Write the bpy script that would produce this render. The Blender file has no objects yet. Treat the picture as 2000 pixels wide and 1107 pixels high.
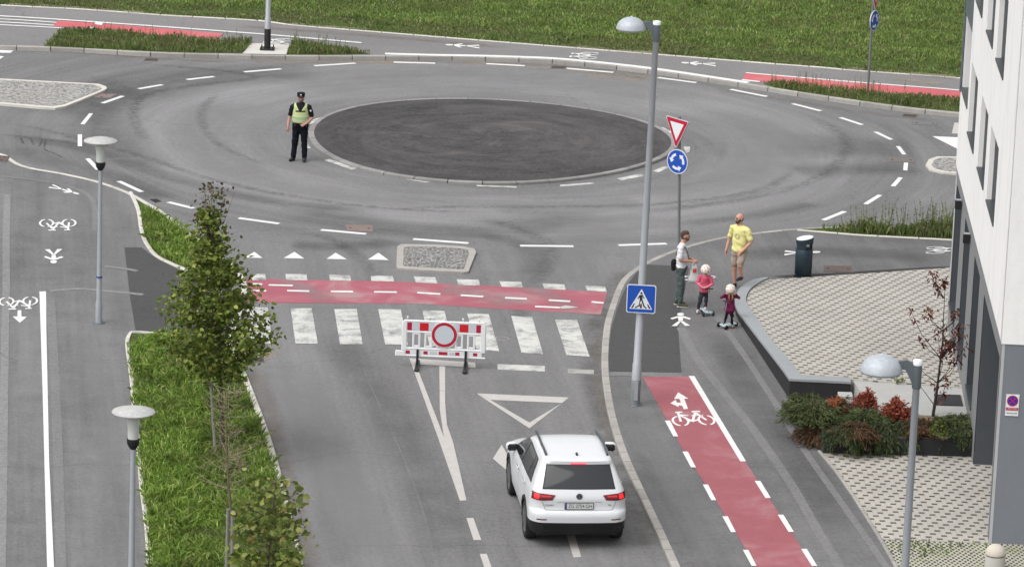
import bpy, bmesh, math, random
import numpy as np
from mathutils import Vector, Matrix
from mathutils.geometry import tessellate_polygon
R = math.radians
scene = bpy.context.scene
C = scene.collection
random.seed(7)
rng = np.random.default_rng(7)

# ------------------------------------------------------------------ camera
FPX, CAM_H = 8004.0, 23.5
pitch, roll = R(14.35), R(2.117)
cf = np.array([0, math.cos(pitch), -math.sin(pitch)])
cu0 = np.array([0, math.sin(pitch), math.cos(pitch)])
cr0 = np.array([1.0, 0, 0])
cr = math.cos(roll) * cr0 + math.sin(roll) * cu0
cu = -math.sin(roll) * cr0 + math.cos(roll) * cu0
cam = bpy.data.cameras.new("camera")
cam.lens = FPX / 2000 * 36
cam.sensor_width = 36
cam.clip_start = 0.5
cam.clip_end = 2000
cam_o = bpy.data.objects.new("camera", cam)
C.objects.link(cam_o)
cam_o.matrix_world = Matrix(((cr[0], cu[0], -cf[0], 0), (cr[1], cu[1], -cf[1], 0), (cr[2], cu[2], -cf[2], CAM_H), (0, 0, 0, 1)))
scene.camera = cam_o

# ------------------------------------------------------------------ light: overcast day
SUN_EL, SUN_ROT = R(56), R(232)
w = bpy.data.worlds.new("World")
scene.world = w
w.use_nodes = True
nt = w.node_tree
for n in list(nt.nodes): nt.nodes.remove(n)
sky = nt.nodes.new('ShaderNodeTexSky')
sky.sky_type = 'NISHITA'
sky.sun_disc = False
sky.sun_elevation = SUN_EL
sky.sun_rotation = SUN_ROT
sky.dust_density = 4
sky.air_density = 1.0
hs = nt.nodes.new('ShaderNodeHueSaturation')
hs.inputs['Saturation'].default_value = 0.12
bg = nt.nodes.new('ShaderNodeBackground')
bg.inputs['Strength'].default_value = 0.15
wo = nt.nodes.new('ShaderNodeOutputWorld')
nt.links.new(sky.outputs[0], hs.inputs['Color'])
nt.links.new(hs.outputs[0], bg.inputs[0])
nt.links.new(bg.outputs[0], wo.inputs[0])
sun = bpy.data.lights.new("sun", 'SUN')
sun.energy = 0.9
sun.angle = R(75)
sun.color = (1.0, 0.97, 0.93)
sun_o = bpy.data.objects.new("sun", sun)
C.objects.link(sun_o)
sd = Vector((math.sin(SUN_ROT) * math.cos(SUN_EL), math.cos(SUN_ROT) * math.cos(SUN_EL), math.sin(SUN_EL)))
sun_o.rotation_euler = sd.to_track_quat('Z', 'Y').to_euler()
scene.view_settings.view_transform = 'Standard'
scene.view_settings.look = 'None'
scene.view_settings.exposure = 0.62
scene.view_settings.gamma = 1

# ------------------------------------------------------------------ helpers
def P(u, v, z=0.0):
    """point on the level plane z seen at photo pixel (u, v)"""
    d = cf + (u - 1000) / FPX * cr - (v - 553.5) / FPX * cu
    t = (z - CAM_H) / d[2]
    return Vector((d[0] * t, d[1] * t, z))
def tag(o, label=None, cat=None, group=None, kind=None):
    if label: o['label'] = label
    if cat: o['category'] = cat
    if group: o['group'] = group
    if kind: o['kind'] = kind
    return o
def link(o, parent=None):
    C.objects.link(o)
    if parent is not None: o.parent = parent
    return o
def empty(name, loc, rz=0.0, label=None, cat=None, group=None):
    o = bpy.data.objects.new(name, None)
    o.empty_display_size = 0.3
    o.location = loc
    o.rotation_euler = (0, 0, rz)
    C.objects.link(o)
    return tag(o, label, cat, group)
def copy_tree(o, parent=None, keep=True):
    c = o.copy()
    C.objects.link(c)
    if parent is not None: c.parent = parent
    for ch in list(o.children): copy_tree(ch, c)
    return c
class MB:
    """mesh builder: collects verts / faces with material slots and uvs"""
    def __init__(s): s.v, s.f, s.m, s.uv, s.sm = [], [], [], [], []
    def add(s, verts, faces, m=0, sm=False, uv=None):
        b = len(s.v)
        s.v += [tuple(v) for v in verts]
        for f in faces:
            s.f.append(tuple(b + i for i in f)); s.m.append(m); s.sm.append(sm)
            s.uv.append([uv[i] for i in f] if uv else [(0, 0)] * len(f))
        return s
    def box(s, c, d, m=0, rz=0.0, M=None):
        x, y, z = d[0] / 2, d[1] / 2, d[2] / 2
        vs = [Vector((a * x, b * y, e * z)) for a, b, e in ((-1,-1,-1),(1,-1,-1),(1,1,-1),(-1,1,-1),(-1,-1,1),(1,-1,1),(1,1,1),(-1,1,1))]
        if rz: vs = [Matrix.Rotation(rz, 3, 'Z') @ q for q in vs]
        vs = [q + Vector(c) for q in vs]
        if M is not None: vs = [M @ q for q in vs]
        return s.add(vs, [(0,3,2,1),(4,5,6,7),(0,1,5,4),(1,2,6,5),(2,3,7,6),(3,0,4,7)], m)
    def bbox(s, c, d, b=0.01, m=0, rz=0.0, M=None):
        """box with chamfered vertical and top edges"""
        x, y, z = d[0] / 2, d[1] / 2, d[2] / 2
        def ring(ix, zz, k):
            X, Y = x - ix, y - ix
            return [(-X + k, -Y, zz), (X - k, -Y, zz), (X, -Y + k, zz), (X, Y - k, zz), (X - k, Y, zz), (-X + k, Y, zz), (-X, Y - k, zz), (-X, -Y + k, zz)]
        rs = [ring(b, -z, b), ring(0, -z + b, b), ring(0, z - b, b), ring(b, z, b)]
        vs = [Vector(q) for r_ in rs for q in r_]
        if rz: vs = [Matrix.Rotation(rz, 3, 'Z') @ q for q in vs]
        vs = [q + Vector(c) for q in vs]
        if M is not None: vs = [M @ q for q in vs]
        fs = [tuple(range(7, -1, -1)), tuple(range(24, 32))]
        for k in range(3):
            for i in range(8): fs.append((k*8+i, k*8+(i+1)%8, (k+1)*8+(i+1)%8, (k+1)*8+i))
        return s.add(vs, fs, m)
    def tube(s, a, b, ra, rb=None, n=12, m=0, caps=True, sm=True):
        rb = ra if rb is None else rb
        a, b = Vector(a), Vector(b)
        d = (b - a).normalized()
        q = d.to_track_quat('Z', 'Y')
        vs = []
        for c, r_ in ((a, ra), (b, rb)):
            for i in range(n):
                t = 2 * math.pi * i / n
                vs.append(c + q @ Vector((r_ * math.cos(t), r_ * math.sin(t), 0)))
        s.add(vs, [(i, (i+1) % n, n+(i+1) % n, n+i) for i in range(n)], m, sm)
        if caps: s.add(vs, [tuple(range(n-1, -1, -1)), tuple(range(n, 2*n))], m)
        return s
    def path(s, pts, rs, n=8, m=0):
        pts = [Vector(p) for p in pts]
        rings = []
        up = None
        for i, p in enumerate(pts):
            d = (pts[min(i+1, len(pts)-1)] - pts[max(i-1, 0)]).normalized()
            q = d.to_track_quat('Z', 'Y')
            r_ = rs[i] if isinstance(rs, (list, tuple)) else rs
            rings.append([p + q @ Vector((r_ * math.cos(2*math.pi*k/n), r_ * math.sin(2*math.pi*k/n), 0)) for k in range(n)])
        vs = [v for r_ in rings for v in r_]
        fs = []
        for i in range(len(pts)-1):
            # match ring rotation to avoid twists
            a0 = rings[i][0]
            off = min(range(n), key=lambda k: (rings[i+1][k]-a0 - (pts[i+1]-pts[i])).length)
            for k in range(n):
                fs.append((i*n+k, i*n+(k+1) % n, (i+1)*n+(k+1+off) % n, (i+1)*n+(k+off) % n))
        s.add(vs, fs, m, True)
        s.add(vs, [tuple(range(n-1, -1, -1)), tuple(range((len(pts)-1)*n, len(pts)*n))], m)
        return s
    def lathe(s, prof, c=(0, 0, 0), n=24, m=0, M=None, sm=True):
        """prof: list of (r, z)"""
        vs = []
        for r_, z in prof:
            for i in range(n):
                t = 2*math.pi*i/n
                q = Vector((c[0] + r_*math.cos(t), c[1] + r_*math.sin(t), c[2] + z))
                vs.append(M @ q if M is not None else q)
        fs = []
        for k in range(len(prof)-1):
            for i in range(n): fs.append((k*n+i, k*n+(i+1) % n, (k+1)*n+(i+1) % n, (k+1)*n+i))
        s.add(vs, fs, m, sm)
        s.add(vs, [tuple(range(n-1, -1, -1)), tuple(range((len(prof)-1)*n, len(prof)*n))], m)
        return s
    def prism(s, poly, z0, z1, m=0, M=None, mside=None):
        """extrude a 2D polygon (list of (x, y)) from z0 to z1"""
        n = len(poly)
        ar = sum(poly[i][0]*poly[(i+1) % n][1] - poly[(i+1) % n][0]*poly[i][1] for i in range(n))
        if ar < 0: poly = poly[::-1]
        vs = [Vector((x, y, z0)) for x, y in poly] + [Vector((x, y, z1)) for x, y in poly]
        if M is not None: vs = [M @ q for q in vs]
        s.add(vs, [tuple(range(n, 2*n)), tuple(range(n-1, -1, -1))], m)
        s.add(vs, [(i, (i+1) % n, n+(i+1) % n, n+i) for i in range(n)], m if mside is None else mside)
        return s
    def build(s, name, mats, parent=None, loc=None):
        me = bpy.data.meshes.new(name)
        me.from_pydata(s.v, [], s.f)
        me.materials.clear()
        for mm in (mats if isinstance(mats, (list, tuple)) else [mats]): me.materials.append(mm)
        me.polygons.foreach_set('material_index', s.m)
        me.polygons.foreach_set('use_smooth', s.sm)
        if any(u != (0, 0) for f in s.uv for u in f):
            l = me.uv_layers.new(name='UVMap')
            l.data.foreach_set('uv', [x for f in s.uv for u in f for x in u])
        me.update()
        o = bpy.data.objects.new(name, me)
        if loc is not None: o.location = loc
        return link(o, parent)
def np_mesh(name, V, F, mat, parent=None, smooth=False, mi=None):
    """fast mesh from numpy arrays; F is (n, k)"""
    me = bpy.data.meshes.new(name)
    n, k = F.shape
    me.vertices.add(len(V)); me.vertices.foreach_set('co', V.astype(np.float32).ravel())
    me.loops.add(n*k); me.loops.foreach_set('vertex_index', F.astype(np.int32).ravel())
    me.polygons.add(n)
    me.polygons.foreach_set('loop_start', np.arange(0, n*k, k, dtype=np.int32))
    me.polygons.foreach_set('loop_total', np.full(n, k, dtype=np.int32))
    for mm in (mat if isinstance(mat, (list, tuple)) else [mat]): me.materials.append(mm)
    if mi is not None: me.polygons.foreach_set('material_index', mi.astype(np.int32))
    me.polygons.foreach_set('use_smooth', np.full(n, smooth))
    me.update(calc_edges=True)
    me.validate()
    o = bpy.data.objects.new(name, me)
    return link(o, parent)

# ------------------------------------------------------------------ materials
class N:
    """tiny node-graph helper"""
    def __init__(s, name):
        s.mat = bpy.data.materials.new(name); s.mat.use_nodes = True
        s.t = s.mat.node_tree
        s.b = s.t.nodes['Principled BSDF']
        s.b.inputs['Specular IOR Level'].default_value = 0.3
        s._o = None
    def set(s, inp, v):
        if isinstance(v, bpy.types.NodeSocket): s.t.links.new(v, inp)
        else:
            if hasattr(inp.default_value, '__len__') and not hasattr(v, '__len__'): v = [v]*3 + ([1] if len(inp.default_value) == 4 else [])
            if hasattr(v, '__len__') and len(inp.default_value) == 4 and len(v) == 3: v = list(v) + [1]
            inp.default_value = v
    def co(s):
        if s._o is None:
            s._o = s.t.nodes.new('ShaderNodeTexCoord')
        return s._o.outputs['Object']
    def uv(s):
        s.co(); return s._o.outputs['UV']
    def m(s, op, a, b=0.0, c=0.0, clamp=False):
        n = s.t.nodes.new('ShaderNodeMath'); n.operation = op; n.use_clamp = clamp
        s.set(n.inputs[0], a); s.set(n.inputs[1], b); s.set(n.inputs[2], c)
        return n.outputs[0]
    def v(s, op, a, b=(0, 0, 0), sc=None):
        n = s.t.nodes.new('ShaderNodeVectorMath'); n.operation = op
        s.set(n.inputs[0], a); s.set(n.inputs[1], b)
        if sc is not None: s.set(n.inputs['Scale'], sc)
        return n.outputs['Value'] if op in ('LENGTH', 'DOT_PRODUCT') else n.outputs[0]
    def sep(s, a):
        n = s.t.nodes.new('ShaderNodeSeparateXYZ'); s.set(n.inputs[0], a); return n.outputs
    def comb(s, x, y, z=0.0):
        n = s.t.nodes.new('ShaderNodeCombineXYZ')
        for i, q in enumerate((x, y, z)): s.set(n.inputs[i], q)
        return n.outputs[0]
    def noise(s, vec, scale, detail=3, rough=0.55, dist=0.0):
        n = s.t.nodes.new('ShaderNodeTexNoise'); s.set(n.inputs['Vector'], vec)
        n.inputs['Scale'].default_value = scale; n.inputs['Detail'].default_value = detail
        n.inputs['Roughness'].default_value = rough; n.inputs['Distortion'].default_value = dist
        return n.outputs[0]
    def voro(s, vec, scale, feature='F1', out='Distance', rnd=1.0):
        n = s.t.nodes.new('ShaderNodeTexVoronoi'); n.feature = feature; s.set(n.inputs['Vector'], vec)
        n.inputs['Scale'].default_value = scale; n.inputs['Randomness'].default_value = rnd
        return n.outputs[out]
    def ramp(s, x, a, b, lo=0.0, hi=1.0, smooth=True):
        n = s.t.nodes.new('ShaderNodeMapRange')
        if smooth: n.interpolation_type = 'SMOOTHSTEP'
        s.set(n.inputs[0], x)
        for i, q in enumerate((a, b, lo, hi)): s.set(n.inputs[i+1], q)
        return n.outputs[0]
    def mix(s, f, a, b, blend='MIX'):
        n = s.t.nodes.new('ShaderNodeMix'); n.data_type = 'RGBA'; n.blend_type = blend
        s.set(n.inputs[0], f); s.set(n.inputs[6], a); s.set(n.inputs[7], b)
        return n.outputs[2]
    def rand(s):
        n = s.t.nodes.new('ShaderNodeNewGeometry'); return n.outputs['Random Per Island']
    def bump(s, h, strength=0.3, dist=0.02):
        n = s.t.nodes.new('ShaderNodeBump'); n.inputs['Strength'].default_value = strength
        n.inputs['Distance'].default_value = dist; s.set(n.inputs['Height'], h)
        s.t.links.new(n.outputs[0], s.b.inputs['Normal'])
    def out(s, col, rough=0.8, alpha=None, metal=None, spec=None):
        s.set(s.b.inputs['Base Color'], col); s.set(s.b.inputs['Roughness'], rough)
        if alpha is not None: s.set(s.b.inputs['Alpha'], alpha)
        if metal is not None: s.set(s.b.inputs['Metallic'], metal)
        if spec is not None: s.set(s.b.inputs['Specular IOR Level'], spec)
        return s.mat
_pl = {}
def plain(name, col, rough=0.6, metal=0.0, var=0.12, scale=6.0, spec=0.4, emit=None):
    if name in _pl: return _pl[name]
    n = N(name)
    k = n.m('MULTIPLY_ADD', n.m('SUBTRACT', n.noise(n.co(), scale, 4), 0.5), var*2, 1.0)
    c = n.v('SCALE', col, sc=k)
    n.out(c, rough, metal=metal, spec=spec)
    if emit:
        n.b.inputs['Emission Color'].default_value = (*emit[:3], 1); n.b.inputs['Emission Strength'].default_value = emit[3]
    _pl[name] = n.mat
    return n.mat
ISL = P(958, 279)     # middle of the roundabout
def asphalt(name, base, tint=(1.0, 0.985, 1.0), a_big=0.22, a_mid=0.12, grain=0.35, streak=None, amt=0.3):
    n = N(name)
    co = n.co()
    big = n.m('SUBTRACT', n.noise(co, 0.16, 3), 0.5)
    mid = n.m('SUBTRACT', n.noise(co, 1.3, 5, 0.62, 0.4), 0.5)
    fine = n.m('SUBTRACT', n.noise(co, 13.0, 5, 0.85), 0.5)
    gr = n.m('SUBTRACT', n.noise(co, 7.0, 5, 0.75), 0.5)
    k = n.m('MULTIPLY_ADD', big, a_big*2, 1.0)
    k = n.m('MULTIPLY_ADD', mid, a_mid*2, k)
    k = n.m('MULTIPLY_ADD', fine, grain*2.6, k)
    k = n.m('MULTIPLY_ADD', gr, grain*1.0, k)
    if streak:
        d = n.v('SUBTRACT', co, tuple(ISL))
        x, y, _ = n.sep(d)
        if streak == 'ring' or streak == 'both':
            rr = n.v('LENGTH', n.v('MULTIPLY', d, (1, 1, 0)))
            th = n.m('ARCTAN2', y, x)
            s1 = n.m('SUBTRACT', n.noise(n.comb(n.m('MULTIPLY', rr, 1.7), n.m('MULTIPLY', th, 1.6)), 1.0, 4, 0.6, 0.6), 0.5)
            s2 = n.m('SUBTRACT', n.noise(n.comb(n.m('MULTIPLY', rr, 9.0), n.m('MULTIPLY', th, 2.0), 4.0), 1.0, 2, 0.5, 0.3), 0.5)
            st = n.m('MULTIPLY_ADD', s2, 0.35, s1)
            if streak == 'both':
                # polished light tracks of the tyres, darker between them and by the kerbs
                tr = n.m('SUBTRACT', n.ramp(n.m('ABSOLUTE', n.m('SUBTRACT', rr, 8.2)), 0.6, 3.0, 0.42, 0.0), 0.10)
                st = n.m('ADD', st, tr)
        if streak in ('line', 'both'):
            xr = n.m('ADD', n.m('MULTIPLY', x, math.cos(R(7.5))), n.m('MULTIPLY', y, math.sin(R(7.5))))
            yr = n.m('SUBTRACT', n.m('MULTIPLY', y, math.cos(R(7.5))), n.m('MULTIPLY', x, math.sin(R(7.5))))
            l1 = n.m('SUBTRACT', n.noise(n.comb(n.m('MULTIPLY', xr, 1.3), n.m('MULTIPLY', yr, 0.07)), 1.0, 4, 0.62, 0.2), 0.5)
            l2 = n.m('SUBTRACT', n.noise(n.comb(n.m('MULTIPLY', xr, 8.0), n.m('MULTIPLY', yr, 0.2), 3.0), 1.0, 2, 0.5, 0.1), 0.5)
            ln = n.m('MULTIPLY_ADD', l2, 0.3, l1)
            if streak == 'line': st = ln
            else:
                near = n.ramp(y, -13.5, -9.5, 1.0, 0.0)
                st = n.m('ADD', n.m('MULTIPLY', ln, near), n.m('MULTIPLY', st, n.m('SUBTRACT', 1.0, near)))
        k = n.m('MULTIPLY_ADD', st, amt*2, k)
    # hairline cracks and sealed seams
    cr_ = n.voro(n.v('ADD', co, n.v('SCALE', n.comb(mid, big, 0.0), sc=2.2)), 0.11, 'DISTANCE_TO_EDGE')
    k = n.m('MULTIPLY', k, n.ramp(cr_, 0.0, 0.0035, 0.78, 1.0))
    c = n.v('SCALE', tuple(base*t for t in tint), sc=n.m('MAXIMUM', k, 0.15))
    if streak == 'ring':
        du = n.noise(n.comb(n.m('MULTIPLY', rr, 0.9), n.m('MULTIPLY', th, 1.3), 7.0), 1.0, 6, 0.7, 1.0)
        c = n.mix(n.m('MULTIPLY', n.ramp(du, 0.48, 0.72, 0.0, 0.55), n.ramp(rr, 1.5, 5.0, 1.0, 0.3)), c, (0.125, 0.112, 0.105))
    n.bump(fine, 0.25, 0.01)
    return n.out(c, n.ramp(mid, -0.3, 0.3, 0.72, 0.9), spec=0.35)
def paint(name, col=(0.60, 0.60, 0.58), wear=0.35, under=0.17):
    n = N(name)
    co = n.co()
    a = n.noise(co, 2.2, 6, 0.7, 0.5)
    b = n.noise(co, 34.0, 4, 0.75)
    s_ = n.m('ADD', n.m('MULTIPLY', a, 0.62), n.m('MULTIPLY', b, 0.38))
    f = n.ramp(s_, wear - 0.08, wear + 0.10)
    k = n.m('MULTIPLY_ADD', n.m('SUBTRACT', n.noise(co, 5.0, 4), 0.5), 0.3, 1.0)
    c = n.v('SCALE', col, sc=k)
    n.bump(b, 0.15, 0.005)
    return n.out(n.mix(f, (under, under, under), c), 0.65, spec=0.4)
def red_paint(name, col, fade=0.5):
    n = N(name)
    co = n.co()
    a = n.m('SUBTRACT', n.noise(co, 0.7, 5, 0.65, 0.5), 0.5)
    b = n.m('SUBTRACT', n.noise(co, 30.0, 3, 0.7), 0.5)
    k = n.m('MULTIPLY_ADD', b, 0.5, n.m('MULTIPLY_ADD', a, 0.6, 1.0))
    c = n.v('SCALE', col, sc=k)
    c = n.mix(n.ramp(a, -0.02, 0.22, 0.0, fade), c, (0.30, 0.22, 0.22))
    return n.out(c, 0.75)
def concrete(name, base=(0.33, 0.32, 0.30), var=0.3):
    n = N(name)
    co = n.co()
    k = n.m('MULTIPLY_ADD', n.m('SUBTRACT', n.noise(co, 3.0, 6, 0.7), 0.5), var*2, 1.0)
    k = n.m('MULTIPLY_ADD', n.m('SUBTRACT', n.noise(co, 60.0, 3), 0.5), 0.25, k)
    k = n.m('MULTIPLY_ADD', n.m('SUBTRACT', n.rand(), 0.5), var*0.8, k)
    n.bump(n.noise(co, 60.0, 3), 0.2, 0.01)
    return n.out(n.v('SCALE', base, sc=k), 0.85)
def foliage(name, cols, rough=0.55, trans=0.25, dry=None):
    """cols: list of (pos, colour) across the per-leaf random value"""
    n = N(name)
    rp = n.t.nodes.new('ShaderNodeValToRGB')
    el = rp.color_ramp.elements
    while len(el) < len(cols): el.new(0.5)
    for e, (p_, c_) in zip(el, cols): e.position = p_; e.color = (*c_, 1)
    n.t.links.new(n.rand(), rp.inputs[0])
    c = n.v('SCALE', rp.outputs[0], sc=n.m('MULTIPLY_ADD', n.m('SUBTRACT', n.noise(n.co(), 1.1, 4, 0.65), 0.5), 1.7, 1.0))
    if dry:
        c = n.mix(n.ramp(n.noise(n.co(), dry[0], 5, 0.65), dry[1], dry[1]+0.2, 0.0, dry[2]), c, dry[3])
    n.out(c, rough, spec=0.3)
    tr = n.t.nodes.new('ShaderNodeBsdfTranslucent'); n.t.links.new(c, tr.inputs[0])
    mx = n.t.nodes.new('ShaderNodeMixShader'); mx.inputs[0].default_value = trans
    o = n.t.nodes['Material Output']
    n.t.links.new(n.b.outputs[0], mx.inputs[1]); n.t.links.new(tr.outputs[0], mx.inputs[2])
    n.t.links.new(mx.outputs[0], o.inputs[0])
    return n.mat
def pavers(name):
    """pinwheel of 20 cm light and 10 cm dark stones"""
    n = N(name)
    co = n.co()
    x, y, _ = n.sep(co)
    def cell(ox, oy):
        X, Y = n.m('SUBTRACT', x, ox), n.m('SUBTRACT', y, oy)
        i = n.m('SUBTRACT', n.m('MULTIPLY', X, 4.0), n.m('MULTIPLY', Y, 2.0))
        j = n.m('SUBTRACT', n.m('MULTIPLY', X, -2.0), n.m('MULTIPLY', Y, 4.0))
        ri, rj = n.m('FLOOR', n.m('ADD', i, 0.5)), n.m('FLOOR', n.m('ADD', j, 0.5))
        di, dj = n.m('SUBTRACT', i, ri), n.m('SUBTRACT', j, rj)
        qx = n.m('SUBTRACT', n.m('MULTIPLY', di, 0.2), n.m('MULTIPLY', dj, 0.1))
        qy = n.m('SUBTRACT', n.m('MULTIPLY', di, -0.1), n.m('MULTIPLY', dj, 0.2))
        return qx, qy, ri, rj
    qx, qy, ri, rj = cell(0, 0)
    dark = n.m('MULTIPLY', n.m('LESS_THAN', n.m('ABSOLUTE', qx), 0.056), n.m('LESS_THAN', n.m('ABSOLUTE', n.m('SUBTRACT', qy, 0.004)), 0.044))
    # joint lines to the right of each dark stone
    j1 = n.m('MULTIPLY', n.m('LESS_THAN', n.m('ABSOLUTE', n.m('SUBTRACT', qx, 0.048)), 0.006), n.m('LESS_THAN', n.m('ABSOLUTE', qy), 0.13))
    wn = n.t.nodes.new('ShaderNodeTexWhiteNoise'); n.set(wn.inputs['Vector'], n.comb(ri, rj))
    k = n.m('MULTIPLY_ADD', n.m('SUBTRACT', wn.outputs['Value'], 0.5), 0.10, 1.0)
    k = n.m('MULTIPLY_ADD', n.m('SUBTRACT', n.noise(co, 0.9, 5, 0.65), 0.5), 0.35, k)
    k = n.m('MULTIPLY_ADD', n.m('SUBTRACT', n.noise(co, 40, 3), 0.5), 0.2, k)
    c = n.mix(dark, (0.37, 0.35, 0.315), (0.065, 0.057, 0.052))
    c = n.mix(n.m('MULTIPLY', j1, 0.45), c, (0.2, 0.18, 0.15))
    return n.out(n.v('SCALE', c, sc=k), 0.85)
def turf_pavers(name):
    n = N(name)
    co = n.co()
    x, y, _ = n.sep(co)
    def fr(a): return n.m('SUBTRACT', n.m('FRACT', a), 0.5)
    X, Y = n.m('MULTIPLY', x, 1/0.105), n.m('MULTIPLY', y, 1/0.20)
    def dia(ox, oy):
        return n.m('ADD', n.m('MULTIPLY', n.m('ABSOLUTE', fr(n.m('ADD', X, ox))), 1.0), n.m('MULTIPLY', n.m('ABSOLUTE', fr(n.m('ADD', Y, oy))), 1.0))
    d = n.m('MINIMUM', dia(0, 0), dia(0.5, 0.5))
    d = n.m('MULTIPLY_ADD', n.m('SUBTRACT', n.noise(co, 14.0, 3), 0.5), 0.25, d)
    hole = n.ramp(d, 0.28, 0.36, 1.0, 0.0)
    ph = n.noise(co, 2.2, 4)
    hc = n.mix(n.ramp(ph, 0.4, 0.6), (0.035, 0.033, 0.025), (0.06, 0.085, 0.02))
    lc = n.mix(n.ramp(n.noise(co, 1.3, 4), 0.5, 0.75, 0.0, 0.5), (0.40, 0.38, 0.33), (0.2, 0.2, 0.12))
    k = n.m('MULTIPLY_ADD', n.m('SUBTRACT', n.noise(co, 30, 3), 0.5), 0.3, 1.0)
    return n.out(n.v('SCALE', n.mix(hole, lc, hc), sc=k), 0.9)
def cobbles(name, sc=8.5, stone=0.20, joint=0.42, stretch=(1, 1, 1)):
    n = N(name)
    co = n.v('MULTIPLY', n.co(), stretch)
    co = n.v('ADD', co, n.v('SCALE', n.comb(n.noise(n.co(), 1.0, 2), n.noise(n.co(), 1.4, 2)), sc=0.25))
    e = n.voro(co, sc, 'DISTANCE_TO_EDGE', rnd=0.55)
    cc = n.voro(co, sc, 'F1', 'Color', rnd=0.55)
    k = n.m('MULTIPLY_ADD', n.m('SUBTRACT', n.sep(cc)[0], 0.5), 0.7, 1.0)
    k = n.m('MULTIPLY_ADD', n.m('SUBTRACT', n.noise(n.co(), 30, 3), 0.5), 0.4, k)
    st = n.v('SCALE', (stone, stone*0.98, stone*0.95), sc=k)
    f = n.ramp(n.m('MULTIPLY_ADD', n.m('SUBTRACT', n.noise(n.co(), 9.0, 3), 0.5), 0.12, e), 0.05, 0.14, 1.0, 0.0)
    c = n.mix(f, st, (joint, joint*0.98, joint*0.93))
    n.bump(n.ramp(e, 0.0, 0.2), 0.6, 0.03)
    return n.out(c, 0.85)
def turf(name):
    n = N(name)
    co = n.co()
    a = n.noise(co, 0.35, 4, 0.6)
    b = n.noise(co, 6.0, 5, 0.7)
    c = n.mix(n.ramp(a, 0.35, 0.65), (0.085, 0.095, 0.035), (0.080, 0.130, 0.028))
    c = n.mix(n.ramp(b, 0.35, 0.75), n.v('SCALE', c, sc=0.55), c)
    n.bump(b, 0.6, 0.05)
    return n.out(c, 0.95, spec=0.1)
def soil(name, col=(0.17, 0.125, 0.085)):
    n = N(name)
    b = n.noise(n.co(), 9.0, 5, 0.7)
    n.bump(b, 0.5, 0.03)
    return n.out(n.v('SCALE', col, sc=n.m('MULTIPLY_ADD', b, 1.1, 0.45)), 0.95, spec=0.1)
def stain(name, col, dens=0.7, sc=3.0, lo=0.42, hi=0.62):
    """dirt / rubber lying on a surface: fades out across the ribbon through its uv"""
    n = N(name)
    u, v, _ = n.sep(n.uv())
    edge = n.m('MULTIPLY', n.ramp(v, 0.0, 0.45), n.ramp(v, 0.55, 1.0, 1.0, 0.0))
    ends = n.m('MULTIPLY', n.ramp(u, 0.0, 0.12), n.ramp(u, 0.88, 1.0, 1.0, 0.0))
    nz = n.ramp(n.noise(n.co(), sc, 5, 0.7), lo, hi)
    a = n.m('MULTIPLY', n.m('MULTIPLY', edge, ends), n.m('MULTIPLY', nz, dens))
    n.out(col, 0.9, alpha=a)
    return n.mat
M_road = asphalt('road_asphalt', 0.150, a_big=0.22, a_mid=0.16, grain=0.55, streak='both', amt=0.36)
M_path = asphalt('path_asphalt', 0.118, a_big=0.35, a_mid=0.3, grain=0.5, streak='line', amt=0.34)
M_path_l = asphalt('left_path_asphalt', 0.132, a_big=0.3, a_mid=0.3, grain=0.5, streak='line', amt=0.5)
M_far = asphalt('far_path_asphalt', 0.165, tint=(1.02, 0.98, 0.98), a_big=0.2, a_mid=0.14)
M_patch = asphalt('fresh_asphalt', 0.052, a_big=0.15, a_mid=0.15, grain=0.5)
M_isl = asphalt('island_asphalt', 0.046, tint=(1.04, 0.98, 0.99), a_big=0.55, a_mid=0.6, grain=1.1, streak='ring', amt=0.75)
M_seam = asphalt('seam_asphalt', 0.185, a_big=0.2, a_mid=0.2, grain=0.6)
M_seam2 = asphalt('grey_seam_asphalt', 0.150, a_big=0.2, a_mid=0.2, grain=0.6)
M_white = paint('white_paint', (0.62, 0.62, 0.61), 0.27)
M_worn = paint('worn_white_paint', (0.50, 0.50, 0.475), 0.455)
M_old = paint('old_white_paint', (0.42, 0.40, 0.38), 0.34)
M_faint = paint('faint_white_paint', (0.34, 0.33, 0.31), 0.46)
M_red = red_paint('red_lane_paint', (0.275, 0.085, 0.100))
M_red2 = red_paint('red_crossing_paint', (0.31, 0.088, 0.115), 0.8)
M_red3 = red_paint('far_red_paint', (0.46, 0.10, 0.115))
M_kerb = concrete('kerb_stone', (0.30, 0.285, 0.265))
M_kerb_w = concrete('light_kerb_stone', (0.48, 0.46, 0.42), 0.2)
M_kerb_d = concrete('grey_kerb_stone', (0.22, 0.215, 0.21), 0.3)
M_pave = pavers('pinwheel_pavers')
M_turfp = turf_pavers('turf_pavers')
M_cob = cobbles('cobblestones', 9.5, 0.12, 0.28, (1, 1, 1))
M_cob2 = cobbles('long_cobblestones', 10.5, 0.16, 0.33, (0.6, 1.25, 1))
M_turf = turf('turf')
M_soil = soil('soil')
M_granite = concrete('granite', (0.26, 0.275, 0.285), 0.12)
M_dgran = concrete('dark_granite', (0.022, 0.022, 0.024), 0.3)
M_conc = concrete('concrete', (0.36, 0.36, 0.35), 0.15)
M_pale = concrete('pale_concrete', (0.50, 0.48, 0.45), 0.15)
M_plate = plain('white_plate', (0.70, 0.75, 0.75), 0.4)
M_metal = plain('galvanised_steel', (0.30, 0.32, 0.335), 0.5, 0.15, 0.1, 12)
M_dmetal = plain('dark_steel', (0.12, 0.14, 0.155), 0.5, 0.3)
M_black = plain('black_plastic', (0.012, 0.012, 0.014), 0.5)

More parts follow.
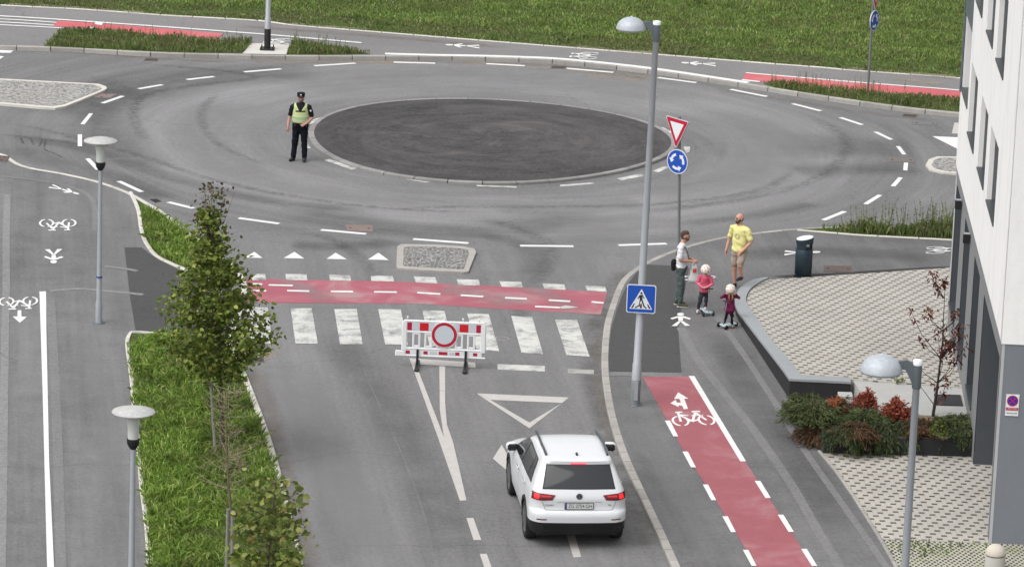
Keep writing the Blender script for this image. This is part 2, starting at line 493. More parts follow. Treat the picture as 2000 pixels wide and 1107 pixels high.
# ------------------------------------------------------------------ ground
ZR, ZP, ZF = 0.0, 0.08, 0.13        # road, near pavements, far pavement
def wpoly(px, z): return [P(u, v, z) for u, v in px]
def smooth(pts, n=6, closed=False):
    """Catmull-Rom through pixel or world points"""
    pts = [Vector((*p, 0)) if len(p) == 2 else Vector(p) for p in pts]
    N_ = len(pts); out = []
    rg = range(N_) if closed else range(N_-1)
    for i in rg:
        g = (lambda k: pts[k % N_]) if closed else (lambda k: pts[max(0, min(N_-1, k))])
        a, b, c, d = g(i-1), g(i), g(i+1), g(i+2)
        for k in range(n):
            t = k/n
            out.append(0.5*((2*b) + (c-a)*t + (2*a-5*b+4*c-d)*t*t + (3*b-a-3*c+d)*t**3))
    if not closed: out.append(pts[-1])
    return out
def sm2(px, n=6, closed=False): return [(p[0], p[1]) for p in smooth(px, n, closed)]
def slab(name, poly, z, mat, parent=None, depth=None, kind='structure'):
    """flat slab: poly = world xy points, top at z, sides down to z-depth"""
    mb = MB()
    mb.prism([(p[0], p[1]) for p in poly], z - (depth if depth else 0.003), z, 0)
    o = mb.build(name, mat, parent)
    if kind and parent is None: o['kind'] = kind
    return o
def offset_line(pts, d):
    out = []
    for i, p in enumerate(pts):
        a, b = pts[max(i-1, 0)], pts[min(i+1, len(pts)-1)]
        t = Vector((b[0]-a[0], b[1]-a[1], 0)).normalized()
        out.append(Vector((p[0] - t.y*d, p[1] + t.x*d, p[2] if len(p) > 2 else 0)))
    return out
def resample(pts, step):
    pts = [Vector((p[0], p[1], 0)) for p in pts]
    out = [pts[0]]; acc = 0.0
    for a, b in zip(pts, pts[1:]):
        L = (b-a).length
        while acc + L >= step:
            k = (step-acc)/L
            a = a + (b-a)*k; out.append(a); L = (b-a).length; acc = 0.0
        acc += L
    if acc > step*0.2: out.append(pts[-1])
    return out
def kerb(name, pts, width, z, mat, side=1, step=1.0, depth=0.25, gap=0.012, rnd=0.015):
    """row of kerb stones; pts = world line of the outer edge, the stones lie on its left (side=1) or right"""
    L = resample(pts, step/4)
    I = offset_line(L, width*side)
    mb = MB(); k = 0
    while k < len(L)-1:
        e = min(k+4, len(L)-1)
        o = [L[i].copy() for i in range(k, e+1)]; q = [I[i].copy() for i in range(k, e+1)]
        for arr in (o, q):
            arr[0] = arr[0] + (arr[1]-arr[0]).normalized()*gap
            arr[-1] = arr[-1] + (arr[-2]-arr[-1]).normalized()*gap
        ch = 0.018*side
        oc = [a + (b-a).normalized()*0.018 for a, b in zip(o, q)]
        m = len(o)
        vs = [Vector((p.x, p.y, z-depth)) for p in o] + [Vector((p.x, p.y, z-0.018)) for p in o] + [Vector((p.x, p.y, z)) for p in oc] + [Vector((p.x, p.y, z)) for p in q] + [Vector((p.x, p.y, z-depth)) for p in q]
        fs = []
        for i in range(m-1):
            for r_ in range(4):
                f = (r_*m+i, r_*m+i+1, (r_+1)*m+i+1, (r_+1)*m+i)
                fs.append(f if side < 0 else f[::-1])
        e1 = (0, m, 2*m, 3*m, 4*m); e2 = tuple(m-1 + r_*m for r_ in range(5))
        fs += [e1 if side > 0 else e1[::-1], e2[::-1] if side > 0 else e2]
        mb.add(vs, fs)
        k = e
    o_ = mb.build(name, mat)
    o_['kind'] = 'structure'
    return o_
def ribbon(name, pts, width, z, mat, parent=None, n=1):
    pts = [Vector((p[0], p[1], 0)) for p in pts]
    A, B = offset_line(pts, width/2), offset_line(pts, -width/2)
    L = [0.0]
    for a, b in zip(pts, pts[1:]): L.append(L[-1] + (b-a).length)
    vs, uv = [], []
    for a, b, l in zip(A, B, L):
        vs += [Vector((a.x, a.y, z)), Vector((b.x, b.y, z))]; uv += [(l/L[-1], 0.001), (l/L[-1], 0.999)]
    fs = [(2*i, 2*i+1, 2*i+3, 2*i+2) for i in range(len(pts)-1)]
    return MB().add(vs, fs, 0, False, uv).build(name, mat, parent)

big = MB(); big.add([(-700, -200, -0.3), (700, -200, -0.3), (700, 1200, -0.3), (-700, 1200, -0.3)], [(0, 1, 2, 3)])
tag(big.build('ground', M_turf), kind='structure')
road = slab('road', [(-70, 25), (70, 25), (70, 122), (-70, 122)], ZR, M_road, depth=0.2)

# far side: kerb line (top outer edge) in photo pixels, and the pavement behind it
farkerb_px = [(-500, 79), (-200, 85), (0, 90), (79, 92), (158, 95), (300, 103), (411, 106), (500, 108.5), (620, 109.5), (728, 109.5), (850, 110), (905, 111), (1000, 113.5), (1108, 119), (1266, 136), (1424, 159), (1513, 173), (1608, 188), (1766, 210), (1874, 221), (2000, 232), (2300, 255), (2700, 280)]
fk = [P(u, v, ZF) for u, v in sm2(farkerb_px, 5)]
edge_px = [(-500, -16), (0, 11), (158, 19), (316, 30.5), (500, 41), (576, 50.5), (766, 66), (1000, 85), (1140, 96), (1266, 106), (1500, 125), (1608, 133), (1671, 139), (1880, 154), (2300, 190), (2700, 225)]
fe = [P(u, v, ZF) for u, v in sm2(edge_px, 4)]
kerb('far_kerb', fk, 0.13, ZF, M_kerb, side=1, step=0.98)
fk_in = offset_line(fk, 0.12)
path_far = slab('far_pavement', fk_in + fe[::-1], ZF-0.004, M_far, depth=0.2)
kerb('field_edging', fe, 0.07, ZF+0.02, M_kerb_w, side=1, step=1.0)
fe2 = offset_line(fe, 0.05)
field = slab('field', fe2 + [Vector((60, 170, 0)), Vector((60, 420, 0)), Vector((-60, 420, 0)), Vector((-60, 170, 0))], ZF-0.01, M_turf, depth=0.2)

# roundabout island: traced outline smoothed with a short Fourier series on the ground
isl_px = [(602, 275), (618, 292), (640, 306), (668, 319), (703, 332), (766, 346), (850, 357), (950, 362.5), (1083, 356), (1184, 344), (1234, 333), (1276, 321), (1300, 312), (1322, 291), (1310, 270), (1290, 255), (1266, 244), (1228, 231.5), (1171, 219), (1060, 205), (892, 197), (766, 201.5), (678, 214.5), (640, 226), (618, 240), (606, 256)]
ip = np.array([P(u, v)[:2] for u, v in isl_px]); ic = np.array(ISL[:2])
ang = np.arctan2(ip[:, 1]-ic[1], ip[:, 0]-ic[0]); rad = np.hypot(*(ip-ic).T)
def fb(a): return np.stack([np.ones_like(a)] + [f_(k*a) for k in (1, 2, 3) for f_ in (np.cos, np.sin)], 1)
cof = np.linalg.lstsq(fb(ang), rad, rcond=None)[0]
def isl_ring(off=0.0, n=120, scale=1.0):
    a = np.linspace(0, 2*np.pi, n, endpoint=False); r_ = (fb(a) @ cof)*scale + off
    return [Vector((ic[0]+r*math.cos(t), ic[1]+r*math.sin(t), 0)) for r, t in zip(r_, a)]
kr = isl_ring(0, 160)
kerb('island_kerb', kr + [kr[0]], 0.15, 0.075, M_kerb_d, side=1, step=0.9)
mb = MB()
sc_ = [1.0, 0.97, 0.9, 0.75, 0.5, 0.25]; rings = []
for k, q in enumerate(sc_):
    rings.append([Vector((p.x, p.y, 0.070 + 0.10*(1-q*q))) for p in isl_ring(-0.14*q, 120, q)])
vs = [v for r_ in rings for v in r_] + [Vector((ic[0], ic[1], 0.172))]
fs = [(k*120+i, k*120+(i+1) % 120, (k+1)*120+(i+1) % 120, (k+1)*120+i) for k in range(5) for i in range(120)] + [(600+i, 600+(i+1) % 120, 720) for i in range(120)]
mb.add(vs, fs, 0, True)
tag(mb.build('traffic_island', M_isl), kind='structure')

# left pavement with its kerb
lk_px = [(-600, 262), (-250, 279), (-60, 292), (0, 299), (16, 304), (28, 313), (42, 321), (66, 328), (95, 333), (134, 340), (194, 354), (251, 374), (284, 392), (317, 411), (354, 439), (392, 467), (430, 495), (462, 521), (480, 545), (483, 572), (476, 602), (464, 634), (459, 660), (462, 688), (470, 706), (479, 722), (504, 784), (527, 846), (546.5, 911), (566, 988), (585, 1066), (598, 1120), (618, 1200), (650, 1330), (700, 1520)]
lk = [P(u, v, ZP) for u, v in sm2(lk_px, 4)]
kerb('left_kerb', lk, 0.14, ZP, M_kerb_w, side=-1, step=1.0)
lk_in = offset_line(lk, -0.13)
left_path = slab('left_pavement', lk_in + [Vector((-5, 40, 0)), Vector((-60, 40, 0)), Vector((-60, 95, 0))], ZP-0.004, M_path_l, depth=0.2)

# right pavement with its kerb
rk_px = [(2700, 420), (2300, 433), (2000, 440), (1850, 441), (1650, 441.5), (1553, 446), (1500, 451), (1418, 461), (1364, 473), (1314, 488), (1277, 503), (1244, 520), (1217, 541), (1203, 564), (1191, 597), (1181, 630), (1176, 671), (1175, 718), (1179, 757), (1187, 803), (1202, 857), (1223, 911), (1250, 969), (1281, 1035), (1314, 1107), (1358, 1200), (1420, 1330), (1500, 1500)]
rk = [P(u, v, ZP) for u, v in sm2(rk_px, 5)]
kerb('right_kerb', rk, 0.145, ZP, M_kerb, side=1, step=0.62)
rk_in = offset_line(rk, 0.13)
right_path = slab('right_pavement', rk_in + [Vector((60, 45, 0)), Vector((60, 93, 0))], ZP-0.004, M_path, depth=0.2)

# sheets laid on top of the pavements
def sheet(name, px, z, mat, parent, lift=0.004, sm=None):
    if sm: px = sm2(px, sm, True)
    pts = [P(u, v, z) for u, v in px]
    mb = MB(); mb.prism([(p.x, p.y) for p in pts], z+lift-0.002, z+lift, 0)
    return mb.build(name, mat, parent)
sheet('fresh_patch', [(1263, 516.5), (1314, 519), (1346, 524), (1341, 545), (1333, 590), (1324, 640), (1331, 727), (1190, 724.5), (1188, 700), (1189.5, 677), (1194, 641), (1204, 607), (1214, 579), (1225, 556), (1244, 531)], ZP, M_patch, right_path, 0.001)
sheet('light_seam', [(1190, 725.5), (1331, 728), (1333, 737), (1190, 733)], ZP, M_seam2, right_path, 0.002)
def seam(px, w, par, mat=M_seam2, z=ZP, lift=0.0015, name='seam'):
    p = [P(u, v, z) for u, v in sm2(px, 5)]
    return ribbon(name, p, w, z+lift, mat, par)
seam([(1330, 640), (1362, 700), (1410, 762), (1474, 842), (1545, 945), (1600, 1040), (1640, 1107), (1700, 1220)], 0.20, right_path)
seam([(1395, 612), (1430, 660), (1470, 718), (1520, 796), (1575, 884), (1650, 990), (1731, 1107), (1800, 1220)], 0.15, right_path)
sheet('fresh_patch', [(243, 483), (277, 483), (290, 494), (316, 510), (352, 528), (400, 545), (440, 562), (455, 590), (448, 640), (440, 668), (380, 655), (265, 646), (254, 580), (247, 517)], ZP, M_patch, left_path, 0.001)
seam([(14, 380), (12, 470), (12, 560), (9, 700), (6, 900), (2, 1107), (-3, 1250)], 0.17, left_path, M_seam)
seam([(98, 580), (104, 680), (112, 850), (119, 1107), (124, 1250)], 0.20, left_path, M_seam2)
seam([(96, 568), (150, 564), (210, 568), (279, 575)], 0.16, left_path, M_seam)
seam([(0, 345), (70, 352), (130, 363), (168, 378), (182, 395), (186, 420), (184, 450)], 0.13, left_path, M_seam2)
seam([(205, 520), (240, 524), (268, 529)], 0.14, left_path, M_seam, lift=0.003)

# ------------------------------------------------------------------ markings on the road
def quad(mb, px, z=ZR, lift=0.004):
    pts = [P(u, v, z) for u, v in px]
    mb.prism([(p.x, p.y) for p in pts], z+lift-0.0015, z+lift, 0)
def stripe(mb, a, b, w, z=ZR, lift=0.004):
    a, b = P(*a, z), P(*b, z); t = (b-a).normalized(); n_ = Vector((-t.y, t.x, 0))*w/2
    mb.prism([(p.x, p.y) for p in (a-n_, b-n_, b+n_, a+n_)], z+lift-0.0015, z+lift, 0)
def mark(name, px_list, mat, parent, z=ZR, lift=0.004):
    mb = MB()
    for q in px_list: quad(mb, q, z, lift)
    return mb.build(name, mat, parent)
outer = [(200,202,240,188),(271,174,317,166),(365,156,418,150),(477,141,549,135),(614,129,694,124),(769,122,850,124),(950,125,1025,129),(1107,134,1198,142),(1285,152,1360,162),(1427,175,1498,189),(1548,203,1603,217),(1641,230,1684,244),(1710,258,1741,273),(1754,286,1766,302),(1770,315,1768,333),(1759,347,1744,364),(1719,381,1690,399),(1650,413,1608,430),(1208,479,1302,476),(1016,480,1120,481),(807,467,915,475),(627,449,715,457),(466,426,545,437),(329,395,378,407),(232,354,277,375),(171,310,192,332),(156,263,156,286),(178,222,161,243)]
for a, b, c, d in outer:
    mb = MB(); A_, B_ = P(a, b), P(c, d); t = (B_-A_).normalized()
    stripe(mb, (a, b), (c, d), 0.105 + 0.06*abs(t.x))
    mb.build('lane_dash', M_white, road)
inner = [[(672,214),(741,207),(741,209),(674,216.5)], [(604,243),(611,234),(629,229),(624,233.5),(608,243)], [(600,281),(607,290),(600,290)], [(634,313.5),(643,311),(697,329),(687,332)], [(766,345.5),(777,345.5),(842,355.5),(831,357)], [(930,361.8),(1009,364.3),(1009,367),(932,364)], [(1093,361.6),(1156,356.5),(1163,359),(1095,364.6)], [(1205,349),(1252,339.5),(1262,343),(1214,352.5)], [(1275,334),(1301,324),(1309,326),(1286,337)], [(1335,287),(1348,287),(1347,297),(1340,300)], [(1286,249.5),(1295,249),(1314,258),(1311,261)], [(1170,217.5),(1180,217.5),(1233,230.8),(1225,232)], [(998,199.5),(1051,203),(1051,204.5),(998,201)], [(818,196.2),(896,195.2),(896,197),(818,198)]]
for q in inner: mark('island_dash', [q], M_worn, road)
bars = [[(557.6,535.5),(598.7,536),(600.3,548),(558.6,547)], [(643,537),(684,538),(685.5,549),(644.4,548)], [(724,539),(766.7,539),(770,550),(725,549)], [(808,540.5),(850,542),(854,554),(812.5,552)], [(891.7,545.5),(935,547),(938,558),(895,556.5)], [(975,549.5),(1018.5,551.5),(1021,561.5),(980,560.5)], [(1059.6,554),(1102,556),(1105,566.5),(1063,564)], [(1142.8,558),(1182,560),(1185,570.5),(1147,568)], [(484,548),(503,535),(518,535),(520,547)],
        [(567.6,602.3),(608.7,602.3),(620.7,671.5),(577,670.8)], [(653,604),(696.6,604),(708.3,672.5),(663.8,672.5)], [(738.7,604),(782.8,604.6),(796.8,673.5),(752.4,673.5)], [(824.9,606),(868.3,608),(884,677),(839,676)], [(912.4,612.3),(954.5,614),(975,686),(931,682.5)], [(998.4,617.3),(1039.5,620),(1061,691.8),(1018.5,689)], [(1084,624.7),(1127,625.3),(1151.8,696.8),(1106.4,693.5)], [(481,600),(523,601),(533,671),(490,670)]]
for q in bars: mark('zebra_bar', [q], M_worn, road, lift=0.008)
mark('red_bike_crossing', [[(478,544.5),(527,545.5),(751,549),(1000,560.5),(1186,571),(1173,614),(1000,604.6),(817,593),(530,591.6),(480,589)]], M_red2, road)
rd = [(561,568,604,569),(646,569.6,689.5,570),(730.6,570.5,775,571),(815,572,860,574.6),(900,577,944,579.6),(986.7,582,1029,584),(1072,586.6,1113.7,589),(1155.5,590,1179,592),(525,557,572,558),(486,554.5,512,555.5),(486,568,520,568.5),(1045,599,1094,601)]
for a, b, c, d in rd:
    mb = MB(); stripe(mb, (a, b), (c, d), 0.13, lift=0.009); mb.build('bike_dash', M_white, road)
mark('bike_arrow', [[(1092,600),(1104,597),(1116,598.5),(1129,600.5),(1114,602),(1098,603)]], M_worn, road, lift=0.009)
for q in ([(575,492),(594,505),(554,504)], [(655.5,493.7),(677,506.4),(638,505.7)], [(739,493.7),(759,508),(718.6,507)], [(497,492),(513,504),(478,503)]): mark('yield_triangle', [q], M_white, road)
# approach road
mark('lane_line', [[(799,699.3),(928,707.8),(929,717.8),(812,711)]], M_old, road)
mark('lane_line', [[(799.5,699.8),(812,711),(870,861),(911,977),(898.5,978),(856,856)]], M_old, road, lift=0.0065)
mark('lane_line', [[(858,715),(869.5,715.5),(869.5,788),(873,830),(884.5,862),(897,915),(911,977),(898.5,978),(884,925),(868,861),(859,800)]], M_old, road, lift=0.009)
mark('lane_dash', [[(911,1011),(924.5,1011),(940,1054),(925,1054)]], M_old, road)
mark('lane_dash', [[(937,1081),(950.6,1081),(968,1128),(953,1128)]], M_old, road)
mark('give_way_line', [[(971.5,711),(1064,714.5),(1064,725),(972,721.5)]], M_worn, road)
mark('give_way_line', [[(1109,720),(1160,722.5),(1160,731),(1109,728.5)]], M_faint, road)
mark('give_way_triangle', [[(931,768),(1111,776),(1098,786.5),(957,780.5)], [(931,768.5),(957,780.5),(1034,825),(1034,836)], [(1098,786.5),(1111,776.5),(1034,836),(1034,825)]], M_old, road)
mark('lane_arrow', [[(980,868),(991,888),(1010,890),(1010,922),(990,918),(962.6,895)], [(1010,890),(1070,893),(1062,922),(1010,922)], [(1060,892),(1080,892),(1135,1087),(1120,1088)]], M_old, road)
M_film = stain('dust_film', (0.27, 0.255, 0.255), 0.55, 0.9, 0.2, 0.8)
for px_, w_ in (([(860,560),(940,575),(1010,600)], 1.6), ([(1010,556),(1080,580),(1120,612)], 1.0), ([(540,545),(600,566),(640,592)], 0.9)):
    ribbon('stain', [P(u, v, 0) for u, v in sm2(px_, 6)], w_, 0.0075, M_film, road)
# left arm stripes
mark('give_way_line', [[(-90,95),(0,97.6),(27,99),(20,104),(-20,103),(-90,100)]], M_white, road)
mark('give_way_line', [[(-90,106),(0,110),(8,111),(0,116),(-90,112)]], M_white, road)
# right arm
mark('arm_triangle', [[(1821,266.5),(1900,270),(1960,300),(1878,295)]], M_white, road)
mark('lane_dash', [[(1864,240),(1950,245),(1960,265),(1859,261)]], M_old, road)
# white painted band along the far kerb, and crossing stripes
band = [P(u, v, ZF) for u, v in sm2([(752,105.5),(850,108),(905,108.8),(1000,111.2),(1108,116.5),(1266,133.2),(1424,156.2),(1462,162)], 5)]
ribbon('edge_line', band, 0.26, ZF+0.005, M_white, path_far)
def line(px, w, z, par, mat=M_white, name='edge_line', lift=0.005):
    return ribbon(name, [P(u, v, z) for u, v in sm2(px, 4)], w, z+lift, mat, par)
line([(-300,18), (0,32), (190,44), (500,66.5), (706,84.5)], 0.15, ZF, path_far, lift=0.009)
line([(-300,25), (0,37.5), (110,44.5)], 0.12, ZF, path_far)
line([(-300,31), (0,43.5), (105,50)], 0.12, ZF, path_far)
line([(-300,36.5), (0,49), (124,55.5)], 0.12, ZF, path_far)
mark('red_lane', [[(115,41),(190,46),(436,66),(424,77),(316,70.5),(190,58),(101,51.5)]], M_red3, path_far, ZF)
mark('crossing_bar', [[(186,44),(201,46),(199,50),(185,48.5)], [(176,54),(186,53),(186,58),(175,57)]], M_white, path_far, ZF, 0.010)
mark('red_lane', [[(1457,142.5),(1880,179),(2100,200),(2100,217),(1877,193.5),(1766,184),(1671,177),(1560,168),(1450,156.5)]], M_red3, path_far, ZF)
line([(1457,143), (1671,161), (1880,177.5), (2100,199)], 0.13, ZF, path_far, lift=0.009)
mark('edge_line', [[(1449,155.5),(1484,159.5),(1484,161.5),(1449,158)]], M_white, path_far, ZF, 0.010)
# right bike lane
mark('red_lane', [[(1255,736),(1347,734.5),(1455,900),(1567,1071.6),(1660,1215),(1700,1280),(1580,1280),(1478,1107),(1397,975),(1335,880.6),(1304,823)]], M_red, right_path, ZP)
mark('edge_line', [[(1345,734.5),(1356,734.5),(1457,900.7),(1446,901)]], M_white, right_path, ZP, 0.008)
for a in ((1298.5,821.6),(1333,882),(1372.6,946),(1410.8,1008),(1451,1073.5)):
    u, v = a; k = 1 + (v-820)/250*0.02
    mark('lane_dash', [[(u,v),(u+10.3*k,v),(u+26*k,v+30.5*k),(u+16.5*k,v+30.5*k)]], M_white, right_path, ZP, 0.008)
for a in ((1474,939),(1519,1005),(1564.7,1071.6)):
    u, v = a
    mark('lane_dash', [[(u,v),(u+11,v),(u+31.5,v+33.3),(u+21,v+33.3)]], M_white, right_path, ZP, 0.008)
mark('lane_arrow', [[(1324.5,766.5),(1344.5,778.5),(1336.5,779),(1343.8,798.5),(1335.5,799.5),(1332.5,792.5),(1325,791.5),(1325.8,795),(1309.5,787.5),(1319.5,781),(1322,786.5),(1330,786.5),(1327,779),(1316.5,779)]], M_white, right_path, ZP, 0.008)
mark('lane_line', [[(77,569.5),(89.8,569),(90.5,640),(96,900),(105.5,1107),(112,1250),(99,1250),(92,1107),(83,757)]], M_white, left_path, ZP)
mark('lane_arrow', [[(34.5,606),(41.5,606),(42,618),(52,619),(39,630.5),(24.5,618),(34,618)]], M_white, left_path, ZP)

def ring2(cx, cy, rx, ry, w, a0=0, a1=360, n=26):
    o, i = [], []
    for k in range(n+1):
        t = R(a0+(a1-a0)*k/n)
        o.append((cx+rx*math.cos(t), cy+ry*math.sin(t))); i.append((cx+(rx-w)*math.cos(t), cy+(ry-w)*math.sin(t)))
    return [[o[k], o[k+1], i[k+1], i[k]] for k in range(n)]
def seg2(a, b, w):
    t = Vector((b[0]-a[0], b[1]-a[1])).normalized(); n_ = Vector((-t.y, t.x))*w/2
    a, b = Vector(a), Vector(b)
    return [tuple(a-n_), tuple(b-n_), tuple(b+n_), tuple(a+n_)]
# symbols in unit boxes, x right, y up
BIKE = ring2(0.205, 0.36, 0.2, 0.35, 0.055, 100, 255) + ring2(0.205, 0.36, 0.2, 0.35, 0.055, 285, 430) + ring2(0.795, 0.36, 0.2, 0.35, 0.055, 100, 255) + ring2(0.795, 0.36, 0.2, 0.35, 0.055, 285, 430) + [
    seg2((0.205, 0.32), (0.23, 0.95), 0.055), seg2((0.17, 0.97), (0.33, 0.97), 0.07), seg2((0.24, 0.80), (0.43, 0.70), 0.06), seg2((0.40, 0.40), (0.52, 0.30), 0.10), seg2((0.47, 0.31), (0.62, 0.90), 0.06),
    seg2((0.25, 0.75), (0.47, 0.33), 0.05), seg2((0.795, 0.36), (0.63, 0.88), 0.055), seg2((0.50, 0.70), (0.66, 0.72), 0.05), seg2((0.55, 0.98), (0.74, 0.98), 0.09), seg2((0.49, 0.33), (0.60, 0.40), 0.07)]
PED = ring2(0.5, 0.88, 0.17, 0.115, 0.165, 0, 360, 14) + [[(0.36, 0.74), (0.64, 0.74), (0.60, 0.40), (0.40, 0.40)], [(0.36, 0.74), (0.40, 0.64), (0.1, 0.50), (0.0, 0.58)], [(0.64, 0.74), (0.60, 0.64), (0.92, 0.48), (1.0, 0.56)], [(0.40, 0.37), (0.52, 0.37), (0.32, 0.0), (0.06, 0.0)], [(0.48, 0.37), (0.60, 0.37), (0.95, 0.03), (0.72, 0.0)]]
def symbol(name, shape, o, ux, vy, z, par, mat=M_white, lift=0.008):
    """shape placed by the photo pixels of its lower left corner and of its two axis ends"""
    O, X, Y = P(*o, z), P(*ux, z), P(*vy, z)
    mb = MB()
    for k, pl in enumerate(shape):
        pts = [O + (X-O)*x + (Y-O)*y for x, y in pl]
        mb.prism([(p.x, p.y) for p in pts], z+lift-0.003, z+lift+0.00012*(k % 14), 0)
    return mb.build(name, mat, par)
symbol('bicycle_symbol', BIKE, (1316, 833), (1402, 830), (1304, 805), ZP, right_path, lift=0.009)
symbol('bicycle_symbol', BIKE, (150, 428), (76, 428.5), (150, 450), ZP, left_path)
symbol('bicycle_symbol', BIKE, (75, 579), (-3, 581), (75, 603), ZP, left_path)
symbol('pedestrian_symbol', PED, (124, 487), (86, 487), (124, 515), ZP, left_path)
symbol('pedestrian_symbol', PED, (94, 368), (104, 360), (150, 384), ZP, left_path)
symbol('pedestrian_symbol', PED, (1309, 637), (1350, 637), (1309, 611), ZP, right_path)
symbol('bicycle_symbol', BIKE, (1403, 539), (1386, 554), (1341, 537), ZP, right_path)
symbol('bicycle_symbol', BIKE, (1808, 482), (1806, 496), (1864, 482), ZP, right_path)
symbol('pedestrian_symbol', PED, (1532, 500), (1532, 489), (1603, 498), ZP, right_path)
symbol('pedestrian_symbol', PED, (936, 96), (937, 88), (869, 92), ZF, path_far)
symbol('pedestrian_symbol', PED, (1398, 131), (1398, 123), (1330, 127), ZF, path_far)
symbol('bicycle_symbol', BIKE, (1172, 103), (1166, 117), (1118, 102), ZF, path_far)
symbol('bicycle_symbol', BIKE, (576, 77), (563, 91), (524, 74), ZF, path_far)

# dirt and rubber lying on the road
M_sand = stain('sand_dirt', (0.33, 0.275, 0.21), 0.7, 1.6, 0.3, 0.75)
M_dirt = stain('gutter_dirt', (0.105, 0.095, 0.085), 0.5, 1.2, 0.2, 0.8)
M_tan = stain('tan_dirt', (0.20, 0.175, 0.15), 0.6, 1.3, 0.25, 0.75)
M_rub = stain('tyre_rubber', (0.05, 0.05, 0.052), 0.30, 5.0, 0.3, 0.7)
M_rub2 = stain('skid_rubber', (0.05, 0.05, 0.052), 0.4, 5.0, 0.25, 0.6)
M_dust = stain('pale_dust', (0.27, 0.265, 0.265), 0.5, 0.8, 0.2, 0.9)
def dirt(px, w, mat, par=road, z=ZR, lift=0.0025):
    return ribbon('stain', [P(u, v, z) for u, v in sm2(px, 6)], w, z+lift, mat, par)
dirt([(860,124),(950,125),(1060,131),(1180,143),(1270,152),(1320,158)], 0.9, M_sand)
dirt([(1140,144),(1200,150),(1262,158)], 1.4, M_sand)
dirt([(480,120),(620,121),(760,122),(870,124)], 0.7, M_sand)
dirt([(60,98),(200,106),(360,118),(480,121)], 0.5, M_tan)
dirt([(1380,172),(1540,196),(1700,222),(1860,238)], 0.6, M_tan)
dirt([(482,690),(516,770),(545,860),(572,960),(600,1060),(620,1140)], 0.55, M_tan)
dirt([(470,665),(500,690),(540,700)], 1.1, M_sand)
dirt([(1168,600),(1160,680),(1158,740),(1172,800),(1190,860),(1215,930),(1255,1020),(1300,1120)], 0.75, M_dirt)
dirt([(1230,527),(1200,560),(1176,600),(1164,650)], 0.9, M_dirt)
dirt([(1170,640),(1163,700),(1170,770),(1185,830),(1208,890)], 0.22, M_tan, lift=0.0032)
for px, w_ in (([(90,270),(88,292),(108,300),(128,312)], 0.10), ([(40,268),(46,282)], 0.12), ([(60,270),(66,284)], 0.12), ([(84,272),(76,288)], 0.10), ([(0,262),(80,272),(150,280),(200,290)], 0.35),
               ([(0,235),(120,262),(260,300),(420,352),(600,388),(800,410),(1000,414)], 0.45), ([(250,122),(500,150),(300,180),(262,230),(300,290)], 0.5), ([(1560,220),(1640,260),(1650,300),(1590,350),(1450,390),(1200,420)], 0.6),
               ([(430,178),(395,215),(400,250),(440,290),(540,330)], 0.4), ([(900,420),(1010,445),(1075,490),(1040,560),(1000,640)], 0.7), ([(720,410),(900,404),(1100,404),(1300,398),(1480,372),(1570,320)], 0.5), ([(560,455),(640,465),(720,520),(740,600)], 0.6)):
    dirt(px, w_, M_rub2 if w_ < 0.2 else M_rub)
for px, w_ in (([(500,200),(470,240),(480,290),(540,345)], 1.8), ([(1440,230),(1520,270),(1530,320),(1440,370)], 2.2), ([(640,150),(850,142),(1100,158),(1300,190)], 1.8), ([(1110,500),(1060,560),(1030,640),(1050,720)], 1.2), ([(560,700),(620,820),(680,960),(720,1080)], 1.5), ([(700,700),(745,800),(790,900),(830,1010),(850,1107)], 0.08), ([(1020,700),(1040,800)], 1.0)):
    dirt(px, w_, M_dust)
M_wide = stain('worn_dark', (0.08, 0.079, 0.08), 0.42, 0.5, 0.05, 0.9)
M_light = stain('worn_light', (0.235, 0.232, 0.235), 0.5, 0.5, 0.05, 0.9)
for k_, (px, w_, mt_) in enumerate([
    ([(60,215),(170,200),(260,175),(420,150),(640,140)], 4.0, M_wide), ([(250,150),(205,215),(215,275),(300,335)], 2.4, M_wide), ([(0,285),(120,320),(240,352),(330,395)], 1.6, M_wide),
    ([(0,262),(160,290),(330,345),(520,392),(760,412)], 1.1, M_wide), ([(560,400),(720,440),(880,450),(1040,440),(1200,415)], 2.4, M_wide), ([(930,455),(1010,475),(1045,500),(1040,540)], 1.0, M_wide),
    ([(1500,285),(1640,287),(1800,291)], 4.2, M_wide), ([(1540,335),(1680,330),(1800,326)], 2.4, M_wide), ([(1330,438),(1480,420),(1600,395)], 1.0, M_wide), ([(560,478),(680,482),(780,470)], 1.3, M_wide),
    ([(440,190),(380,250),(420,310),(540,362),(760,388),(960,392)], 2.2, M_light), ([(560,180),(700,160),(950,152),(1180,168),(1340,205)], 4.2, M_light), ([(1370,210),(1480,260),(1470,320),(1380,362),(1240,385)], 2.6, M_light),
    ([(1290,420),(1180,450),(1110,500),(1070,560)], 2.0, M_light), ([(960,412),(1120,405),(1260,395)], 1.8, M_light), ([(520,690),(600,830),(680,980),(720,1100)], 1.6, M_light), ([(1020,730),(1010,860),(960,980)], 1.3, M_light), ([(640,640),(760,800),(860,1000),(900,1130)], 1.6, M_wide)]):
    dirt(px, w_, mt_, lift=0.0012 + 0.00006*k_)
for k_, (px, w_, mt_, par_) in enumerate([([(150,350),(215,420),(200,520),(230,620)], 1.2, M_light, left_path), ([(160,640),(200,800),(225,980),(230,1120)], 0.9, M_light, left_path), 
    ([(1240,830),(1290,900),(1340,990),(1400,1100)], 0.8, M_light, right_path), ([(1400,640),(1470,760),(1560,900),(1650,1050)], 1.3, M_wide, right_path), ([(1440,500),(1560,490),(1700,495),(1850,510)], 1.6, M_wide, right_path), ([(1600,480),(1720,478),(1860,484)], 0.9, M_light, right_path)]):
    dirt(px, w_, mt_, par_, ZP, 0.0006 + 0.00006*k_)
